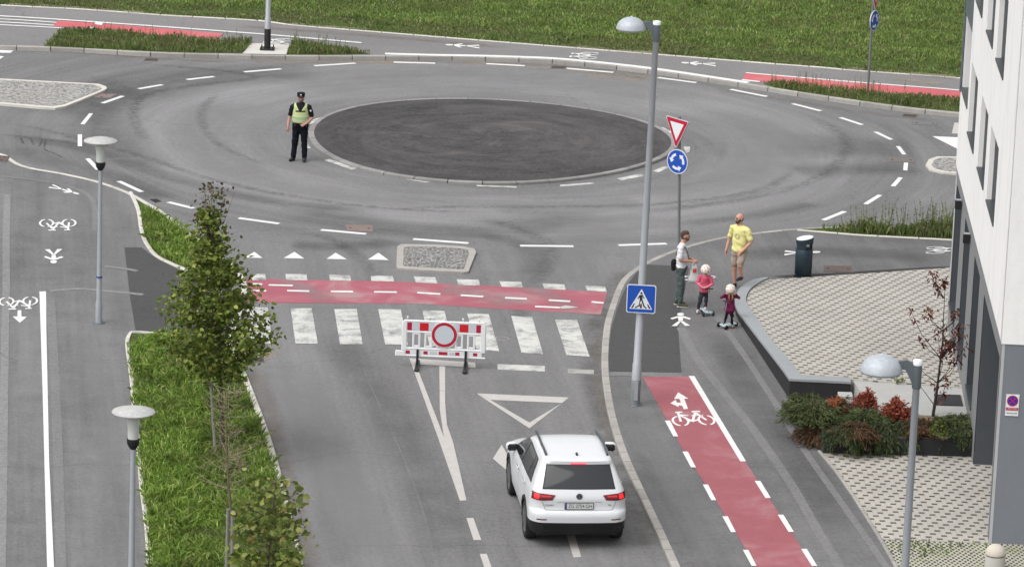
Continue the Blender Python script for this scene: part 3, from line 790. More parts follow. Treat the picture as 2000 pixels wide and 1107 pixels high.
dirt([(1745,151),(1790,158),(1850,166)], 0.9, M_sand, path_far, ZF, 0.003)
dirt([(450,50),(800,76),(1000,94)], 0.7, M_tan, path_far, ZF, 0.003)

# cobbled splitter islands
def splitter(name, px, z, cob, border=0.16, sm=None, kmat=M_kerb_w):
    pts = [P(u, v, z) for u, v in (sm2(px, sm, True) if sm else px)]
    c = sum(pts, Vector())/len(pts)
    mb = MB(); mb.prism([(p.x, p.y) for p in pts], -0.05, z, 0); o = mb.build(name, kmat); o['kind'] = 'structure'
    area = sum(pts[i].x*pts[(i+1) % len(pts)].y - pts[(i+1) % len(pts)].x*pts[i].y for i in range(len(pts)))
    cl = pts + [pts[0], pts[1]]
    inn = [c + (p-c)*(1-border*1.2/max((p-c).length, border*2)) for p in pts]
    inn = [Vector((c.x+(p.x-c.x)*0.985, c.y+(p.y-c.y)*0.93, 0)) for p in inn]
    mb = MB(); mb.prism([(p.x, p.y) for p in inn], z-0.02, z+0.012, 0); mb.build('cobblestones', cob, o)
    return o
splitter('splitter_island', [(775.7,481),(784,476.5),(851,477.5),(905,481),(926,485),(930,492),(915,530),(905,531),(834,527.8),(776,523.5),(774,518)], 0.05, M_cob, 0.17, kmat=M_kerb)
splitter('splitter_island', [(-400,140),(0,153.5),(193,164),(206,168.5),(209,172.5),(202,177),(150,199),(128,207.5),(108,211),(80,209.5),(0,202.5),(-400,180)], 0.06, M_cob2, 0.10)
splitter('splitter_island', [(1808,322),(1814,311),(1830,305.5),(1880,306),(2100,315),(2100,355),(1880,340),(1840,336.5),(1816,331)], 0.05, M_cob2, 0.12)

# small round marks left in the near lane
M_ringm = faded = M_faint
mb = MB()
for q in ring2(0, 0, 0.16, 0.16, 0.03, 0, 360, 20): mb.prism([(P(981, 661).x+x, P(981, 661).y+y) for x, y in q], 0.0035, 0.005)
mb.build('painted_ring', M_faint, road)
# covers and drains: things of their own
M_cover = plain('rusty_cover', (0.20, 0.145, 0.13), 0.7, 0.2, 0.3, 9)
M_cover2 = plain('brown_cover', (0.105, 0.075, 0.065), 0.7, 0.2, 0.3, 9)
M_hole = plain('drain_dark', (0.012, 0.010, 0.010), 0.8)
M_rim = plain('cover_rim', (0.12, 0.115, 0.11), 0.8)
def cover(px, z, label, mat, slots=0, rim=True, name='manhole_cover', rimmat=None, cat='manhole cover', grow=1.08):
    pts = [P(u, v, z) for u, v in px]; c = sum(pts, Vector())/4
    root = empty(name, c, 0, label, cat)
    loc = [p-c for p in pts]
    if rim:
        mb = MB(); mb.prism([(p.x*grow, p.y*(grow+0.06)) for p in loc], 0.0, 0.006); mb.build('rim', rimmat or M_rim, root)
    mb = MB(); mb.prism([(p.x, p.y) for p in loc], 0.0, 0.010); mb.build('cover_plate', mat, root)
    mb = MB()
    if slots:
        for k in range(slots):
            a, b = (k+0.25)/slots, (k+0.75)/slots
            q = [loc[0].lerp(loc[1], a), loc[0].lerp(loc[1], b), loc[3].lerp(loc[2], b), loc[3].lerp(loc[2], a)]
            m_ = sum(q, Vector())/4; q = [m_ + (p-m_)*0.86 for p in q]
            mb.prism([(p.x, p.y) for p in q], 0.009, 0.0125)
        mb.build('slots', M_hole, root)
    elif name == 'manhole_cover':
        for s_ in (0.14, 0.86):
            p = (loc[0]+loc[3])/2*(1-s_) + (loc[1]+loc[2])/2*s_
            mb = MB(); mb.tube((p.x, p.y, 0.009), (p.x, p.y, 0.013), 0.035, n=10); mb.build('lifting_hole', M_hole, root)
    return root
cover([(675,439.5),(727,440.5),(728,453),(679,451)], ZR, 'reddish rectangular manhole cover behind the dashed line left of the small cobbled island', M_cover)
cover([(180,190),(192,183.5),(226,184.5),(214,192)], ZR, 'rectangular rusty cover at the tip of the cobbled island on the left arm', M_cover)
cover([(-8,314),(0,305),(20,306),(12,316)], ZP, 'dark red cover at the left edge of the photo beside the bent kerb', M_cover2)
cover([(1734,308),(1786,309.5),(1785,318),(1737,316.5)], ZR, 'worn brownish rectangular cover between two dashes at the right side of the roundabout', plain('worn_cover', (0.13, 0.115, 0.105), 0.8, 0, 0.3))
cover([(1785,237.5),(1831,239),(1827,245),(1782,243.5)], ZR, 'grey framed cover flush with the road in front of the far right kerb', plain('grey_cover', (0.13, 0.13, 0.13), 0.8))
cover([(1609,519),(1664,520),(1665,531),(1609,530)], ZP, 'reddish brown rectangular cover in the asphalt beside the dark litter bin', M_cover2)
ZC = 0.32
cover([(286,114.5),(309,115.5),(306,120),(281,119)], ZR, 'slotted drain grate at the far kerb near the black footed lamp pole', M_cover2, 6, name='drain_grate', cat='drain grate')
cover([(1079,129.5),(1105,130.5),(1102,135),(1076,134)], ZR, 'dark drain grate at the white painted far kerb behind the centre island', M_cover2, 6, name='drain_grate', cat='drain grate')
cover([(1766,223.5),(1792,225),(1788,229.5),(1762,228)], ZR, 'slotted drain grate at the far kerb on the right below the weedy verge', M_cover2, 6, name='drain_grate', cat='drain grate')
cover([(292,390),(306,389),(315,394),(303,396)], ZR, 'small black drain grate at the kerb by the tip of the grass triangle', M_hole, 4, name='drain_grate', cat='drain grate')
for a, lb in ((484, 'left one of the two dark drain grates side by side at the near left kerb'), (500, 'right one of the two dark drain grates side by side at the near left kerb')):
    cover([(a,698),(a+14,698),(a+16,707),(a+2,707)], ZR, lb, M_cover2, 5, name='drain_grate', cat='drain grate').__setitem__('group', 'pair of drain grates at the near left kerb')

# ------------------------------------------------------------------ paved square, walls and planter
def zsq(y): return max(0.085, min(0.47, 0.10 + (93.2-y)/(93.2-84.4)*0.33))
def Psq(u, v):
    z = 0.3
    for _ in range(8): z = zsq(P(u, v, z).y)
    return P(u, v, z)
def tilted(name, px, mat, parent=None, lift=0.0, depth=0.6, sm=None):
    if sm: px = sm2(px, sm, True)
    pts = [Psq(u, v) for u, v in px]
    n = len(pts)
    area = sum(pts[i].x*pts[(i+1) % n].y - pts[(i+1) % n].x*pts[i].y for i in range(n))
    if area < 0: pts = pts[::-1]
    top = [p + Vector((0, 0, lift)) for p in pts]; bot = [Vector((p.x, p.y, p.z-depth if depth < 0.3 else 0.0)) for p in pts]
    mb = MB(); mb.add(top + bot, [tuple(range(n)), tuple(range(2*n-1, n-1, -1))] + [(i, n+i, n+(i+1) % n, (i+1) % n) for i in range(n)])
    return mb.build(name, mat, parent)
cop_out = sm2([(1499, 544), (1483, 546.5), (1470, 550), (1458, 556), (1448, 564), (1441, 575), (1437.5, 588), (1438.5, 599), (1444, 611)], 4) + [(1543.5, 742)]
cop_in = sm2([(1500, 545.6), (1489, 550), (1476, 558), (1465, 567), (1458, 580), (1458.5, 593), (1466, 605.5)], 4) + [(1503.5, 661), (1565, 734.5)]
square = tilted('paved_square', [(u+1.5, v) for u, v in cop_in] + [(1664, 741), (1890, 757), (2500, 790), (2500, 480), (1872, 523.5)], M_pave)
square['kind'] = 'structure'
cover([(1694,577.5),(1745,578.5),(1745,589.5),(1693,588)], Psq(1720, 583).z - 0.003, 'dark brown rectangular cover in a pale frame in the pinwheel paving', M_cover2, rimmat=M_pale, grow=1.25)
wall = empty('retaining_wall', Psq(1543.5, 742).xy.to_3d(), 0, 'low dark granite retaining wall with grey coping around the paved square', 'wall')
iv = wall.location.copy()
def world_child(o, root):
    """parent o to root keeping world placement (root has no rotation)"""
    o.parent = root; o.location = o.location - root.location; return o
def subdiv(pts, step):
    out = []
    for a, b in zip(pts, pts[1:]):
        m = max(1, int((b-a).length/step)); out += [a.lerp(b, k/m) for k in range(m)]
    return out + [pts[-1]]
outp = [Psq(u, v) for u, v in cop_out] + [Psq(1662, 747.5)]
inp = [Psq(u, v) for u, v in cop_in] + [Psq(1650, 738.8), Psq(1662, 739.3)]
L1 = subdiv(outp, 0.15); off = offset_line(L1, -0.012)
mb = MB()
vs = []
for p in off: vs += [Vector((p.x, p.y, 0.0)), Vector((p.x, p.y, zsq(p.y) + 0.001))]
inn2 = offset_line(L1, 0.2)
for p in inn2: vs += [Vector((p.x, p.y, zsq(p.y) - 0.01))]
n_ = len(off)
mb.add(vs, [(2*i, 2*i+1, 2*i+3, 2*i+2) for i in range(n_-1)] + [(2*i+1, 2*n_+i, 2*n_+i+1, 2*i+3) for i in range(n_-1)] + [(2*n_-2, 2*n_-1, 3*n_-1)])
world_child(mb.build('wall_face', M_dgran), wall)
mb = MB()
def nearest(line, p): return min(line, key=lambda q: (q.xy-p.xy).length)
inR = [Vector((p.x, p.y, 0)) for p in resample(inp, 0.05)]
ov = offset_line(L1, -0.025)
vs = []
for i, p in enumerate(ov):
    q = nearest(inR, p)
    zo, zi = zsq(p.y)+0.035, zsq(q.y)+0.035
    vs += [Vector((p.x, p.y, zo-0.05)), Vector((p.x, p.y, zo)), Vector((q.x, q.y, zi)), Vector((q.x, q.y, zi-0.05))]
fs = []
for i in range(len(ov)-1):
    for k in range(4): fs.append((4*i+k, 4*i+(k+1) % 4, 4*i+4+(k+1) % 4, 4*i+4+k))
fs += [(3, 2, 1, 0), tuple(4*(len(ov)-1)+k for k in range(4))]
mb.add(vs, fs)
world_child(mb.build('coping', M_granite), wall)
# pale landing with a black mat, its little side step
LZ = 0.44
mb = MB(); lp = [P(u, v, LZ) for u, v in ((1664, 742), (1905, 753), (1925, 817), (1711, 807))]
mb.prism([(p.x, p.y) for p in lp], 0.0, LZ + 0.012); land = tag(mb.build('landing', M_conc), kind='structure')
mb = MB(); lp = [P(u, v, LZ+0.02) for u, v in ((1824, 770.5), (1876, 771.5), (1881, 792.5), (1829, 791))]
c_ = sum(lp, Vector())/4
mb.prism([(p.x-c_.x, p.y-c_.y) for p in lp], 0.0, 0.018)
tag(mb.build('door_mat', plain('mat_rubber', (0.028, 0.027, 0.03), 0.9), loc=c_ - Vector((0, 0, 0.005))), 'flat black door mat lying on the pale landing beside the red leaved sapling', 'door mat')
mb = MB(); a, b = P(1636, 766, 0.30), P(1664, 767, 0.30)
mb.bbox(((a.x+b.x)/2, a.y-0.17, 0.17), (b.x-a.x, 0.34, 0.30), 0.008); tag(mb.build('block_step', M_conc), 'small pale concrete block step against the dark front of the retaining wall', 'step')
# planter
PZ = 0.42
pl_px = [(1608, 883), (1902, 890.5)]
A_, B_ = P(1607, 885, ZP), P(1900, 892, ZP)
C_, D_ = P(1912, 815, PZ), P(1548, 776, ZP)
BL_ = P(1572, 808, ZP)
plo = [(A_.x, A_.y), (B_.x, B_.y), (C_.x, C_.y+0.1), (P(1711, 807, LZ).x, C_.y+0.1), (BL_.x, C_.y+0.1)]
cx, cy = sum(p[0] for p in plo)/5, sum(p[1] for p in plo)/5
slab('planting_bed', [P(1546, 777, ZP), P(1668, 779, ZP), P(1714, 846, ZP), P(1611, 884, ZP)], ZP+0.015, M_soil, depth=0.05)
planter = empty('planter', (cx, cy, 0), 0, 'long black granite planter filled with shrubs below the pale landing', 'planter')
mb = MB(); mb.prism([(x-cx, y-cy) for x, y in plo], 0.0, PZ); mb.build('planter_wall', M_dgran, planter)
mb = MB(); mb.prism([((x-cx)*0.93, (y-cy)*0.93) for x, y in plo], PZ-0.02, PZ+0.012); mb.build('soil', M_soil, planter)
# lower paving, its edging and the turf pavers
lowp = [P(u, v, ZP) for u, v in ((1604, 880), (1636, 918), (1669, 965), (1724, 1052))]
Z1 = ZP + 0.006
pv = lowp + [P(1934, 1060, ZP), P(2300, 1075, ZP), P(2300, 880, ZP)]
lower = tag(MB().prism([(p.x, p.y) for p in pv], 0.0, Z1).build('lower_paving', M_pave), kind='structure')
tp = [P(u, v, ZP) for u, v in ((1724.5, 1052.8), (1755, 1107), (1830, 1240), (1960, 1480), (2900, 1480), (2900, 1100), (2300, 1075.6), (1934, 1060.6))]
tag(MB().prism([(p.x, p.y) for p in tp], 0.0, Z1-0.001).build('turf_paving', M_turfp), kind='structure')
el = lowp + [P(1755, 1107, ZP), P(1830, 1240, ZP), P(1960, 1480, ZP)]
kerb('paving_edging', el, 0.08, ZP+0.02, M_kerb, side=-1, step=1.0, depth=0.08)
ev = [P(u, v, ZP) for u, v in ((1722, 1052.2), (1800, 1055), (1934, 1060.3))]
kerb('paving_edging', ev, 0.05, ZP+0.011, M_kerb, side=-1, step=1.0, depth=0.05)
# dark strip of asphalt at the back of the square
dirt([(1500, 541), (1600, 537), (1700, 531), (1870, 521)], 0.35, stain('dark_asphalt', (0.04, 0.037, 0.037), 0.9, 4.0, 0.2, 0.4), right_path, ZP, 0.004)

# ------------------------------------------------------------------ building
def plaster(name, base, stain_=0.25):
    n = N(name); co = n.co()
    g = n.noise(co, 26.0, 4, 0.7)
    st = n.noise(n.v('MULTIPLY', co, (1.6, 1.6, 0.7)), 1.0, 5, 0.65)
    k = n.m('MULTIPLY_ADD', n.m('SUBTRACT', g, 0.5), 0.14, 1.0)
    k = n.m('MULTIPLY', k, n.ramp(st, 0.4, 0.85, 1.0, 1.0-stain_))
    n.bump(n.noise(co, 60.0, 3, 0.7), 0.35, 0.01)
    return n.out(n.v('SCALE', base, sc=k), 0.9, spec=0.2)
M_wall = plaster('white_plaster', (0.74, 0.735, 0.725), 0.14)
M_grey = plaster('grey_plaster', (0.165, 0.18, 0.20), 0.10)
M_lgrey = plaster('light_grey_plaster', (0.20, 0.205, 0.21), 0.15)
M_dgrey = plain('grey_panel', (0.060, 0.068, 0.078), 0.6)
M_mgrey = plain('window_panel', (0.135, 0.14, 0.145), 0.6)
M_sill = plain('metal_sill', (0.075, 0.085, 0.09), 0.45, 0.5)
M_glass = plain('window_glass', (0.03, 0.04, 0.045), 0.08, 0.0, 0.02, spec=0.9)
bN = Vector((9.1124, 73.2828, 0)); ba = R(2.313)
bld = empty('apartment_building', bN, -ba, 'white plastered apartment building with grey ground floor and narrow deep windows at the right edge', 'building')
LEN, TOP, DEP = 15.2, 19.0, 12.0
def cut_wall(name, mat, t0, t1, z0, z1, holes, x=0.0, parent=bld):
    """wall face at local x, spanning local y t0..t1 with rectangular holes (a, b, c, d) left open"""
    ts = sorted({t0, t1, *[h for q in holes for h in q[:2] if t0 < h < t1]}); zs = sorted({z0, z1, *[h for q in holes for h in q[2:4] if z0 < h < z1]})
    mb = MB()
    for i in range(len(ts)-1):
        for j in range(len(zs)-1):
            ct, cz = (ts[i]+ts[i+1])/2, (zs[j]+zs[j+1])/2
            if any(a < ct < b and c < cz < d for a, b, c, d in holes): continue
            mb.add([(x, ts[i], zs[j]), (x, ts[i+1], zs[j]), (x, ts[i+1], zs[j+1]), (x, ts[i], zs[j+1])], [(3, 2, 1, 0)])
    return mb.build(name, mat, parent)
def wq(mb, x0, y0, z0, x1, y1, z1, m=0):
    mb.box(((x0+x1)/2, (y0+y1)/2, (z0+z1)/2), (abs(x1-x0), abs(y1-y0), abs(z1-z0)), m)
ground_h = [(0.42, 5.1, 0.0, 3.58), (6.45, 8.2, 0.88, 3.60), (9.75, 11.5, 0.82, 3.62), (12.79, 14.75, 0.95, 3.62)]
upper_h = []
for fl in range(5):
    z = 5.34 + 2.87*fl
    d_ = 0.0 if fl == 0 else 0.12
    for a, b in ((3.62, 5.80), (6.75, 8.76), (10.1, 12.2)):
        if fl: b -= 0.1
        upper_h.append((a, b, z, z+1.50))
    upper_h.append((12.75, LEN-0.12, z+0.4, z+2.05))
cut_wall('lower_wall', M_lgrey, 0, LEN, 0, 3.95, ground_h)
cut_wall('upper_wall', M_wall, 0, LEN, 3.95, TOP, upper_h, x=-0.02)
mb = MB(); wq(mb, -0.02, 0, 3.94, 0.03, LEN, 3.955); mb.build('drip_edge', M_lgrey, bld)
# front wall facing the street
fr = R(-2.6)
mb = MB(); wq(mb, 0, -0.001, 0, DEP, 0.25, 3.95); mb.build('front_wall', M_grey, bld)
mb = MB(); wq(mb, -0.02, -0.02, 3.95, DEP, 0.25, TOP); mb.build('front_upper_wall', M_wall, bld)
mb = MB(); wq(mb, -0.004, -0.006, 0.02, 0.05, 0.03, 3.94); mb.build('corner_trim', plain('pale_trim', (0.36, 0.37, 0.38), 0.6), bld)
mb = MB(); wq(mb, -0.1, -0.1, TOP, DEP, LEN+0.1, TOP+0.25); mb.build('roof', M_sill, bld)
mb = MB(); wq(mb, 0, LEN-0.25, 0, DEP, LEN, TOP); mb.build('back_wall', M_wall, bld)
for k, (a, b, c, d) in enumerate(ground_h):
    dp = 0.9 if k else 2.6
    root = bld
    mb = MB()
    wq(mb, 0.012, b, c, dp, b+0.06, d)            # far jamb
    wq(mb, 0.012, a-0.06, c, dp, a, d)
    wq(mb, 0.012, a, d, dp, b, d+0.06)
    fj = mb.build('window_recess', M_dgrey, root)
    mb = MB(); wq(mb, dp-0.05, a, c, dp, b, d); mb.build('pane', M_glass, fj)
    if k:
        mb = MB(); wq(mb, -0.03, a, c-0.07, dp, b, c); mb.build('sill', M_sill, fj)
for (a, b, c, d) in upper_h:
    lg = a > 12.5
    mb = MB()
    m1, m2 = (1, 1) if lg else (0, 1)
    wq(mb, -0.018, b, c, 0.075, b+0.05, d, m1); wq(mb, 0.076, b, c, 0.5, b+0.05, d, m2)
    wq(mb, -0.018, a-0.05, c, 0.5, a, d, m1); wq(mb, -0.018, a, d, 0.5, b, d+0.05, m1)
    fj = mb.build('window_recess', [M_wall, M_dmetal if lg else M_mgrey], bld)
    mb = MB(); wq(mb, 0.42, a, c, 0.47, b, d); mb.build('pane', M_glass, fj)
    mb = MB(); wq(mb, -0.045, a, c-0.03, 0.42, b, c+0.004)
    mb.build('sill', M_sill, fj)
# grey end strip by the far corner windows
mb = MB(); wq(mb, -0.05, LEN-0.12, 5.6, 0.02, LEN+0.02, TOP); wq(mb, -0.03, 12.75, 7.39, 0.0, LEN-0.13, 8.55); wq(mb, -0.03, 12.75, 10.26, 0.0, LEN-0.13, 11.4); mb.build('corner_panel', M_dmetal, bld)
for t in (12.72, 9.63):
    mb = MB(); mb.bbox((-0.09, t, 3.62), (0.14, 0.16, 0.20), 0.012); l_ = mb.build('wall_lamp', M_black, bld)
    mb = MB(); wq(mb, -0.155, t-0.075, 3.721, -0.025, t+0.075, 3.727); mb.build('lamp_top', M_granite, l_)
# no stopping plate on the front wall
def text_mesh(txt, size, depth=0.001):
    cu_ = bpy.data.curves.new('txt', 'FONT'); cu_.body = txt; cu_.size = size; cu_.align_x = 'CENTER'; cu_.align_y = 'CENTER'; cu_.extrude = depth
    o = bpy.data.objects.new('txt', cu_); C.objects.link(o)
    bpy.context.view_layer.update()
    me = bpy.data.meshes.new_from_object(o.evaluated_get(bpy.context.evaluated_depsgraph_get()))
    vs = [tuple(v.co) for v in me.vertices]; fs = [tuple(p.vertices) for p in me.polygons]
    bpy.data.objects.remove(o); bpy.data.curves.remove(cu_); bpy.data.meshes.remove(me)
    return vs, fs
def place(vs, M): return [M @ Vector(v) for v in vs]
# sign faces are modelled in the xz plane looking towards -y
def facexz(mb, poly, y, m, th=0.002):
    Mx = Matrix(((1, 0, 0, 0), (0, 0, -1, y), (0, 1, 0, 0), (0, 0, 0, 1)))
    mb.prism(poly, 0.0, th, m, Mx)
def circ(cx, cz, r_, n=28, a0=0): return [(cx+r_*math.cos(2*math.pi*k/n+a0), cz+r_*math.sin(2*math.pi*k/n+a0)) for k in range(n)]
M_sblue = plain('sign_blue', (0.010, 0.065, 0.36), 0.4, 0, 0.05)
M_sdblue = plain('no_stopping_blue', (0.03, 0.02, 0.27), 0.5, 0, 0.05)
M_sred = plain('sign_red', (0.38, 0.008, 0.03), 0.4, 0, 0.05)
M_swhite = plain('sign_white', (0.62, 0.64, 0.66), 0.4, 0, 0.04)
M_sback = plain('sign_back', (0.36, 0.37, 0.38), 0.5, 0.2)
M_ink = plain('sign_ink', (0.02, 0.02, 0.022), 0.5)
a_, b_ = Vector((9.1124, 73.2828, 0)), None
def FPf(u, v):
    """hit of a photo pixel on the front wall"""
    n_ = Vector((-math.sin(-ba), -math.cos(-ba)*-1, 0)); n_ = Vector((math.sin(ba), math.cos(ba), 0))
    d = Vector(cf + (u-1000)/FPX*cr - (v-553.5)/FPX*cu); o = Vector((0, 0, CAM_H))
    k = (bN-o).dot(n_)/d.dot(n_); return o + d*k
s0 = FPf(1977, 790.5)
sg = empty('no_stopping_sign', s0, -ba, 'white plate with a crossed blue disc and red stripe on the grey wall', 'sign')
mb = MB(); mb.bbox((0, -0.012, 0), (0.245, 0.012, 0.415), 0.003); mb.build('plate', M_swhite, sg)
mb = MB(); facexz(mb, circ(0, 0.085, 0.105), -0.020, 0); mb.build('disc_border', M_sred, sg)
mb = MB(); facexz(mb, circ(0, 0.085, 0.086), -0.0225, 0); mb.build('disc', M_sdblue, sg)
mb = MB()
for s_ in (-1, 1): facexz(mb, [(x, z) for x, z in seg2((-0.066, 0.085-0.066*s_), (0.066, 0.085+0.066*s_), 0.02)], -0.025 - 0.0002*s_, 0)
mb.build('cross', plain('cross_red', (0.33, 0.01, 0.08), 0.5), sg)
mb = MB(); facexz(mb, [(-0.115, -0.087), (0.115, -0.087), (0.115, -0.043), (-0.115, -0.043)], -0.020, 0); facexz(mb, [(-0.115, -0.103), (0.115, -0.103), (0.115, -0.093), (-0.115, -0.093)], -0.020, 0); mb.build('red_stripe', M_sred, sg)
def lettering(txt, size, cx, cz, y, mat, par, name='lettering', sx=1.0):
    vs, fs = text_mesh(txt, size)
    Mx = Matrix(((sx, 0, 0, cx), (0, 0, -1, y), (0, 1, 0, cz), (0, 0, 0, 1)))
    mb = MB(); mb.add(place(vs, Mx), fs); return mb.build(name, mat, par)
lettering('PRIVATNO', 0.034, 0, -0.065, -0.0225, M_swhite, sg)
lettering('PARKIRALI\u0160TE', 0.036, 0, -0.155, -0.020, M_ink, sg, sx=0.9)

# ------------------------------------------------------------------ vegetation
def in_poly(x, y, poly):
    n = len(poly); c = np.zeros(len(x), bool); j = n-1
    for i in range(n):
        xi, yi = poly[i][0], poly[i][1]; xj, yj = poly[j][0], poly[j][1]
        if yi != yj: c ^= ((yi > y) != (yj > y)) & (x < (xj-xi)*(y-yi)/(yj-yi)+xi)
        j = i
    return c
def vnoise(x, y, s):
    """cheap smooth random field for clumping"""
    r_ = np.random.default_rng(int(s*100)); v = 0
    for k in range(6):
        a = r_.uniform(0, 6.28); f_ = s*r_.uniform(0.6, 1.7)
        v = v + np.sin((x*math.cos(a)+y*math.sin(a))*f_ + r_.uniform(0, 6.28))
    return v/6
def grass(name, polys, z, dens, h0, h1, wd, mat, clump=0.35, lean=0.5, parent=None, holes=None, stuff=True):
    V, F = [], []; base = 0
    for poly in polys:
        xs = np.array([p[0] for p in poly]); ys = np.array([p[1] for p in poly])
        area = (xs.max()-xs.min())*(ys.max()-ys.min()); n = int(area*dens)
        x = rng.uniform(xs.min(), xs.max(), n); y = rng.uniform(ys.min(), ys.max(), n)
        k = in_poly(x, y, poly)
        cl = vnoise(x, y, 2.3) + 0.6*vnoise(x, y, 6.1)
        k &= rng.uniform(-0.9, 0.6, n) < cl*clump*2 + 0.35
        x, y, cl = x[k], y[k], cl[k]; n = len(x)
        h = rng.uniform(h0, h1, n)*(1+0.7*np.clip(cl, -0.6, 0.8))
        az = rng.uniform(0, 2*np.pi, n); ln = rng.uniform(0.1, lean*1.6, n)*h
        wv = rng.uniform(0.6, 1.3, n)*wd; t = rng.uniform(0, 2*np.pi, n)
        dx, dy = np.cos(az)*ln, np.sin(az)*ln; px, py = np.cos(t)*wv/2, np.sin(t)*wv/2
        zz = np.full(n, z)
        b0 = np.stack([x-px*0.6, y-py*0.6, zz-0.01], 1); b1 = np.stack([x+px*0.6, y+py*0.6, zz-0.01], 1)
        m1 = np.stack([x+px+dx*0.35, y+py+dy*0.35, zz+h*0.6], 1); m0 = np.stack([x-px+dx*0.35, y-py+dy*0.35, zz+h*0.6], 1)
        tp_ = np.stack([x+dx, y+dy, zz+h*np.sqrt(np.clip(1-0.35*(ln/h)**2, 0.3, 1))], 1)
        V.append(np.stack([b0, b1, m1, tp_, m0], 1).reshape(-1, 3)); i = np.arange(n)*5 + base
        F.append(np.stack([i, i+1, i+2, i+3, i+4], 1)); base += 5*n
    o = np_mesh(name, np.concatenate(V), np.concatenate(F), mat, parent)
    if stuff: o['kind'] = 'stuff'
    return o
G_field = foliage('field_grass', [(0, (0.074, 0.126, 0.027)), (0.35, (0.155, 0.234, 0.054)), (0.75, (0.230, 0.312, 0.083)), (0.93, (0.297, 0.348, 0.135)), (1, (0.378, 0.288, 0.210))], 0.7, 0.3, (0.45, 0.48, 0.6, (0.15, 0.165, 0.06)))
G_edge = foliage('verge_grass', [(0, (0.069, 0.106, 0.031)), (0.4, (0.119, 0.175, 0.045)), (0.8, (0.175, 0.219, 0.070)), (1, (0.275, 0.231, 0.154))], 0.7, 0.25, (1.2, 0.45, 0.6, (0.17, 0.15, 0.08)))
G_lush = foliage('long_grass', [(0, (0.078, 0.143, 0.022)), (0.4, (0.147, 0.254, 0.038)), (0.85, (0.271, 0.364, 0.072)), (1, (0.403, 0.429, 0.160))], 0.6, 0.3, (0.8, 0.50, 0.7, (0.10, 0.115, 0.045)))
G_weed = foliage('weeds', [(0, (0.065, 0.105, 0.022)), (0.5, (0.115, 0.165, 0.04)), (0.85, (0.17, 0.20, 0.07)), (1, (0.25, 0.21, 0.13))], 0.6, 0.3)
# the field: sparse cropped strip along its edge, fuller behind
fin = offset_line(fe2, 1.9)
fb1 = [p for p in fe2 if abs(p.x) < 24]; fb2 = [p for p in fin if abs(p.x) < 24]
far_l = [Vector((22, 152, 0)), Vector((-22, 152, 0))]
grass('field_grass', [fb2 + far_l], ZF-0.01, 260, 0.05, 0.13, 0.034, G_field, 0.35, 0.6)
grass('verge_grass', [fb1 + fb2[::-1]], ZF-0.01, 170, 0.03, 0.09, 0.045, G_edge, 0.5, 0.6)
for px_, w_ in (([(1080,90),(1180,97.5),(1300,107.5)], 0.5), ([(0,9),(120,15),(300,28)], 0.4), ([(1640,134),(1760,144),(1880,153)], 0.6), ([(560,47),(640,54),(720,60)], 0.4)):
    dirt(px_, w_, M_sand, field, ZF, 0.035)
# planted strips by the far kerb
def strip(name, px, z, par_mat=M_turf, sm=None):
    pts = [P(u, v, z) for u, v in px]
    o = slab(name, pts, z+0.01, par_mat, None, depth=0.05)
    return o, [(p.x, p.y) for p in pts]
o1, g1 = strip('verge', [(126,57),(190,61),(316,73),(424,79),(487,81.5),(493,86),(472,104),(380,103.5),(253,99),(158,94),(86,90.5)], ZF)
o2, g2 = strip('verge', [(570,84),(652,91),(703,102),(722,106.5),(640,107.5),(559,107.5)], ZF)
o3, g3 = strip('verge', [(1491,163.5),(1576,170),(1671,178.5),(1766,186.5),(1877,196.5),(2100,217),(2100,239),(2000,230),(1874,219),(1766,208),(1608,186),(1513,171.5)], ZF)
grass('verge_grass', [g1, g2, g3], ZF+0.01, 420, 0.07, 0.17, 0.03, G_edge, 0.3, 0.5)
def weeds(name, px, z, n, h0, h1, mat, w_=0.02):
    V, F = [], []; pts = [P(u, v, z) for u, v in px]; xs = np.array([p.x for p in pts]); ys = np.array([p.y for p in pts])
    c = 0; b = 0
    while c < n:
        x, y = rng.uniform(xs.min(), xs.max()), rng.uniform(ys.min(), ys.max())
        if not in_poly(np.array([x]), np.array([y]), [(p.x, p.y) for p in pts])[0]: continue
        c += 1; h = rng.uniform(h0, h1); lx, ly = rng.normal(0, 0.12, 2)*h
        for s_ in range(int(4 + h*12)):
            t = rng.uniform(0, 1); zc = z + t*h; a = rng.uniform(0, 6.28); l_ = rng.uniform(0.03, 0.09)*(1.3-t)
            o = np.array([x+lx*t, y+ly*t, zc]); d = np.array([math.cos(a)*l_, math.sin(a)*l_, l_*0.8]); p_ = np.array([-math.sin(a), math.cos(a), 0])*w_*0.8
            V += [o, o+d*0.5+p_, o+d, o+d*0.5-p_]; F.append([b, b+1, b+2, b+3]); b += 4
        st = np.array([x, y, z]); tp_ = np.array([x+lx, y+ly, z+h]); p_ = np.array([0.006, 0, 0])
        V += [st-p_, st+p_, tp_+p_*0.5, tp_-p_*0.5]; F.append([b, b+1, b+2, b+3]); b += 4
    o = np_mesh(name, np.array(V), np.array(F), mat); o['kind'] = 'stuff'; return o
weeds('weeds', [(575,86),(655,92),(690,104),(565,107)], ZF, 60, 0.15, 0.55, G_weed)
weeds('weeds', [(1500,164),(1560,170),(1640,177),(1780,192),(1700,196),(1560,178)], ZF, 90, 0.15, 0.55, G_weed)
weeds('weeds', [(150,58),(200,62),(320,73),(480,81),(480,86),(300,78),(160,62)], ZF, 45, 0.1, 0.4, G_weed)
# concrete pad with the verge
sheet('concrete_pad', [(491,85),(565,88.5),(559,107.5),(474,106)], ZF, M_pale, path_far, 0.012)
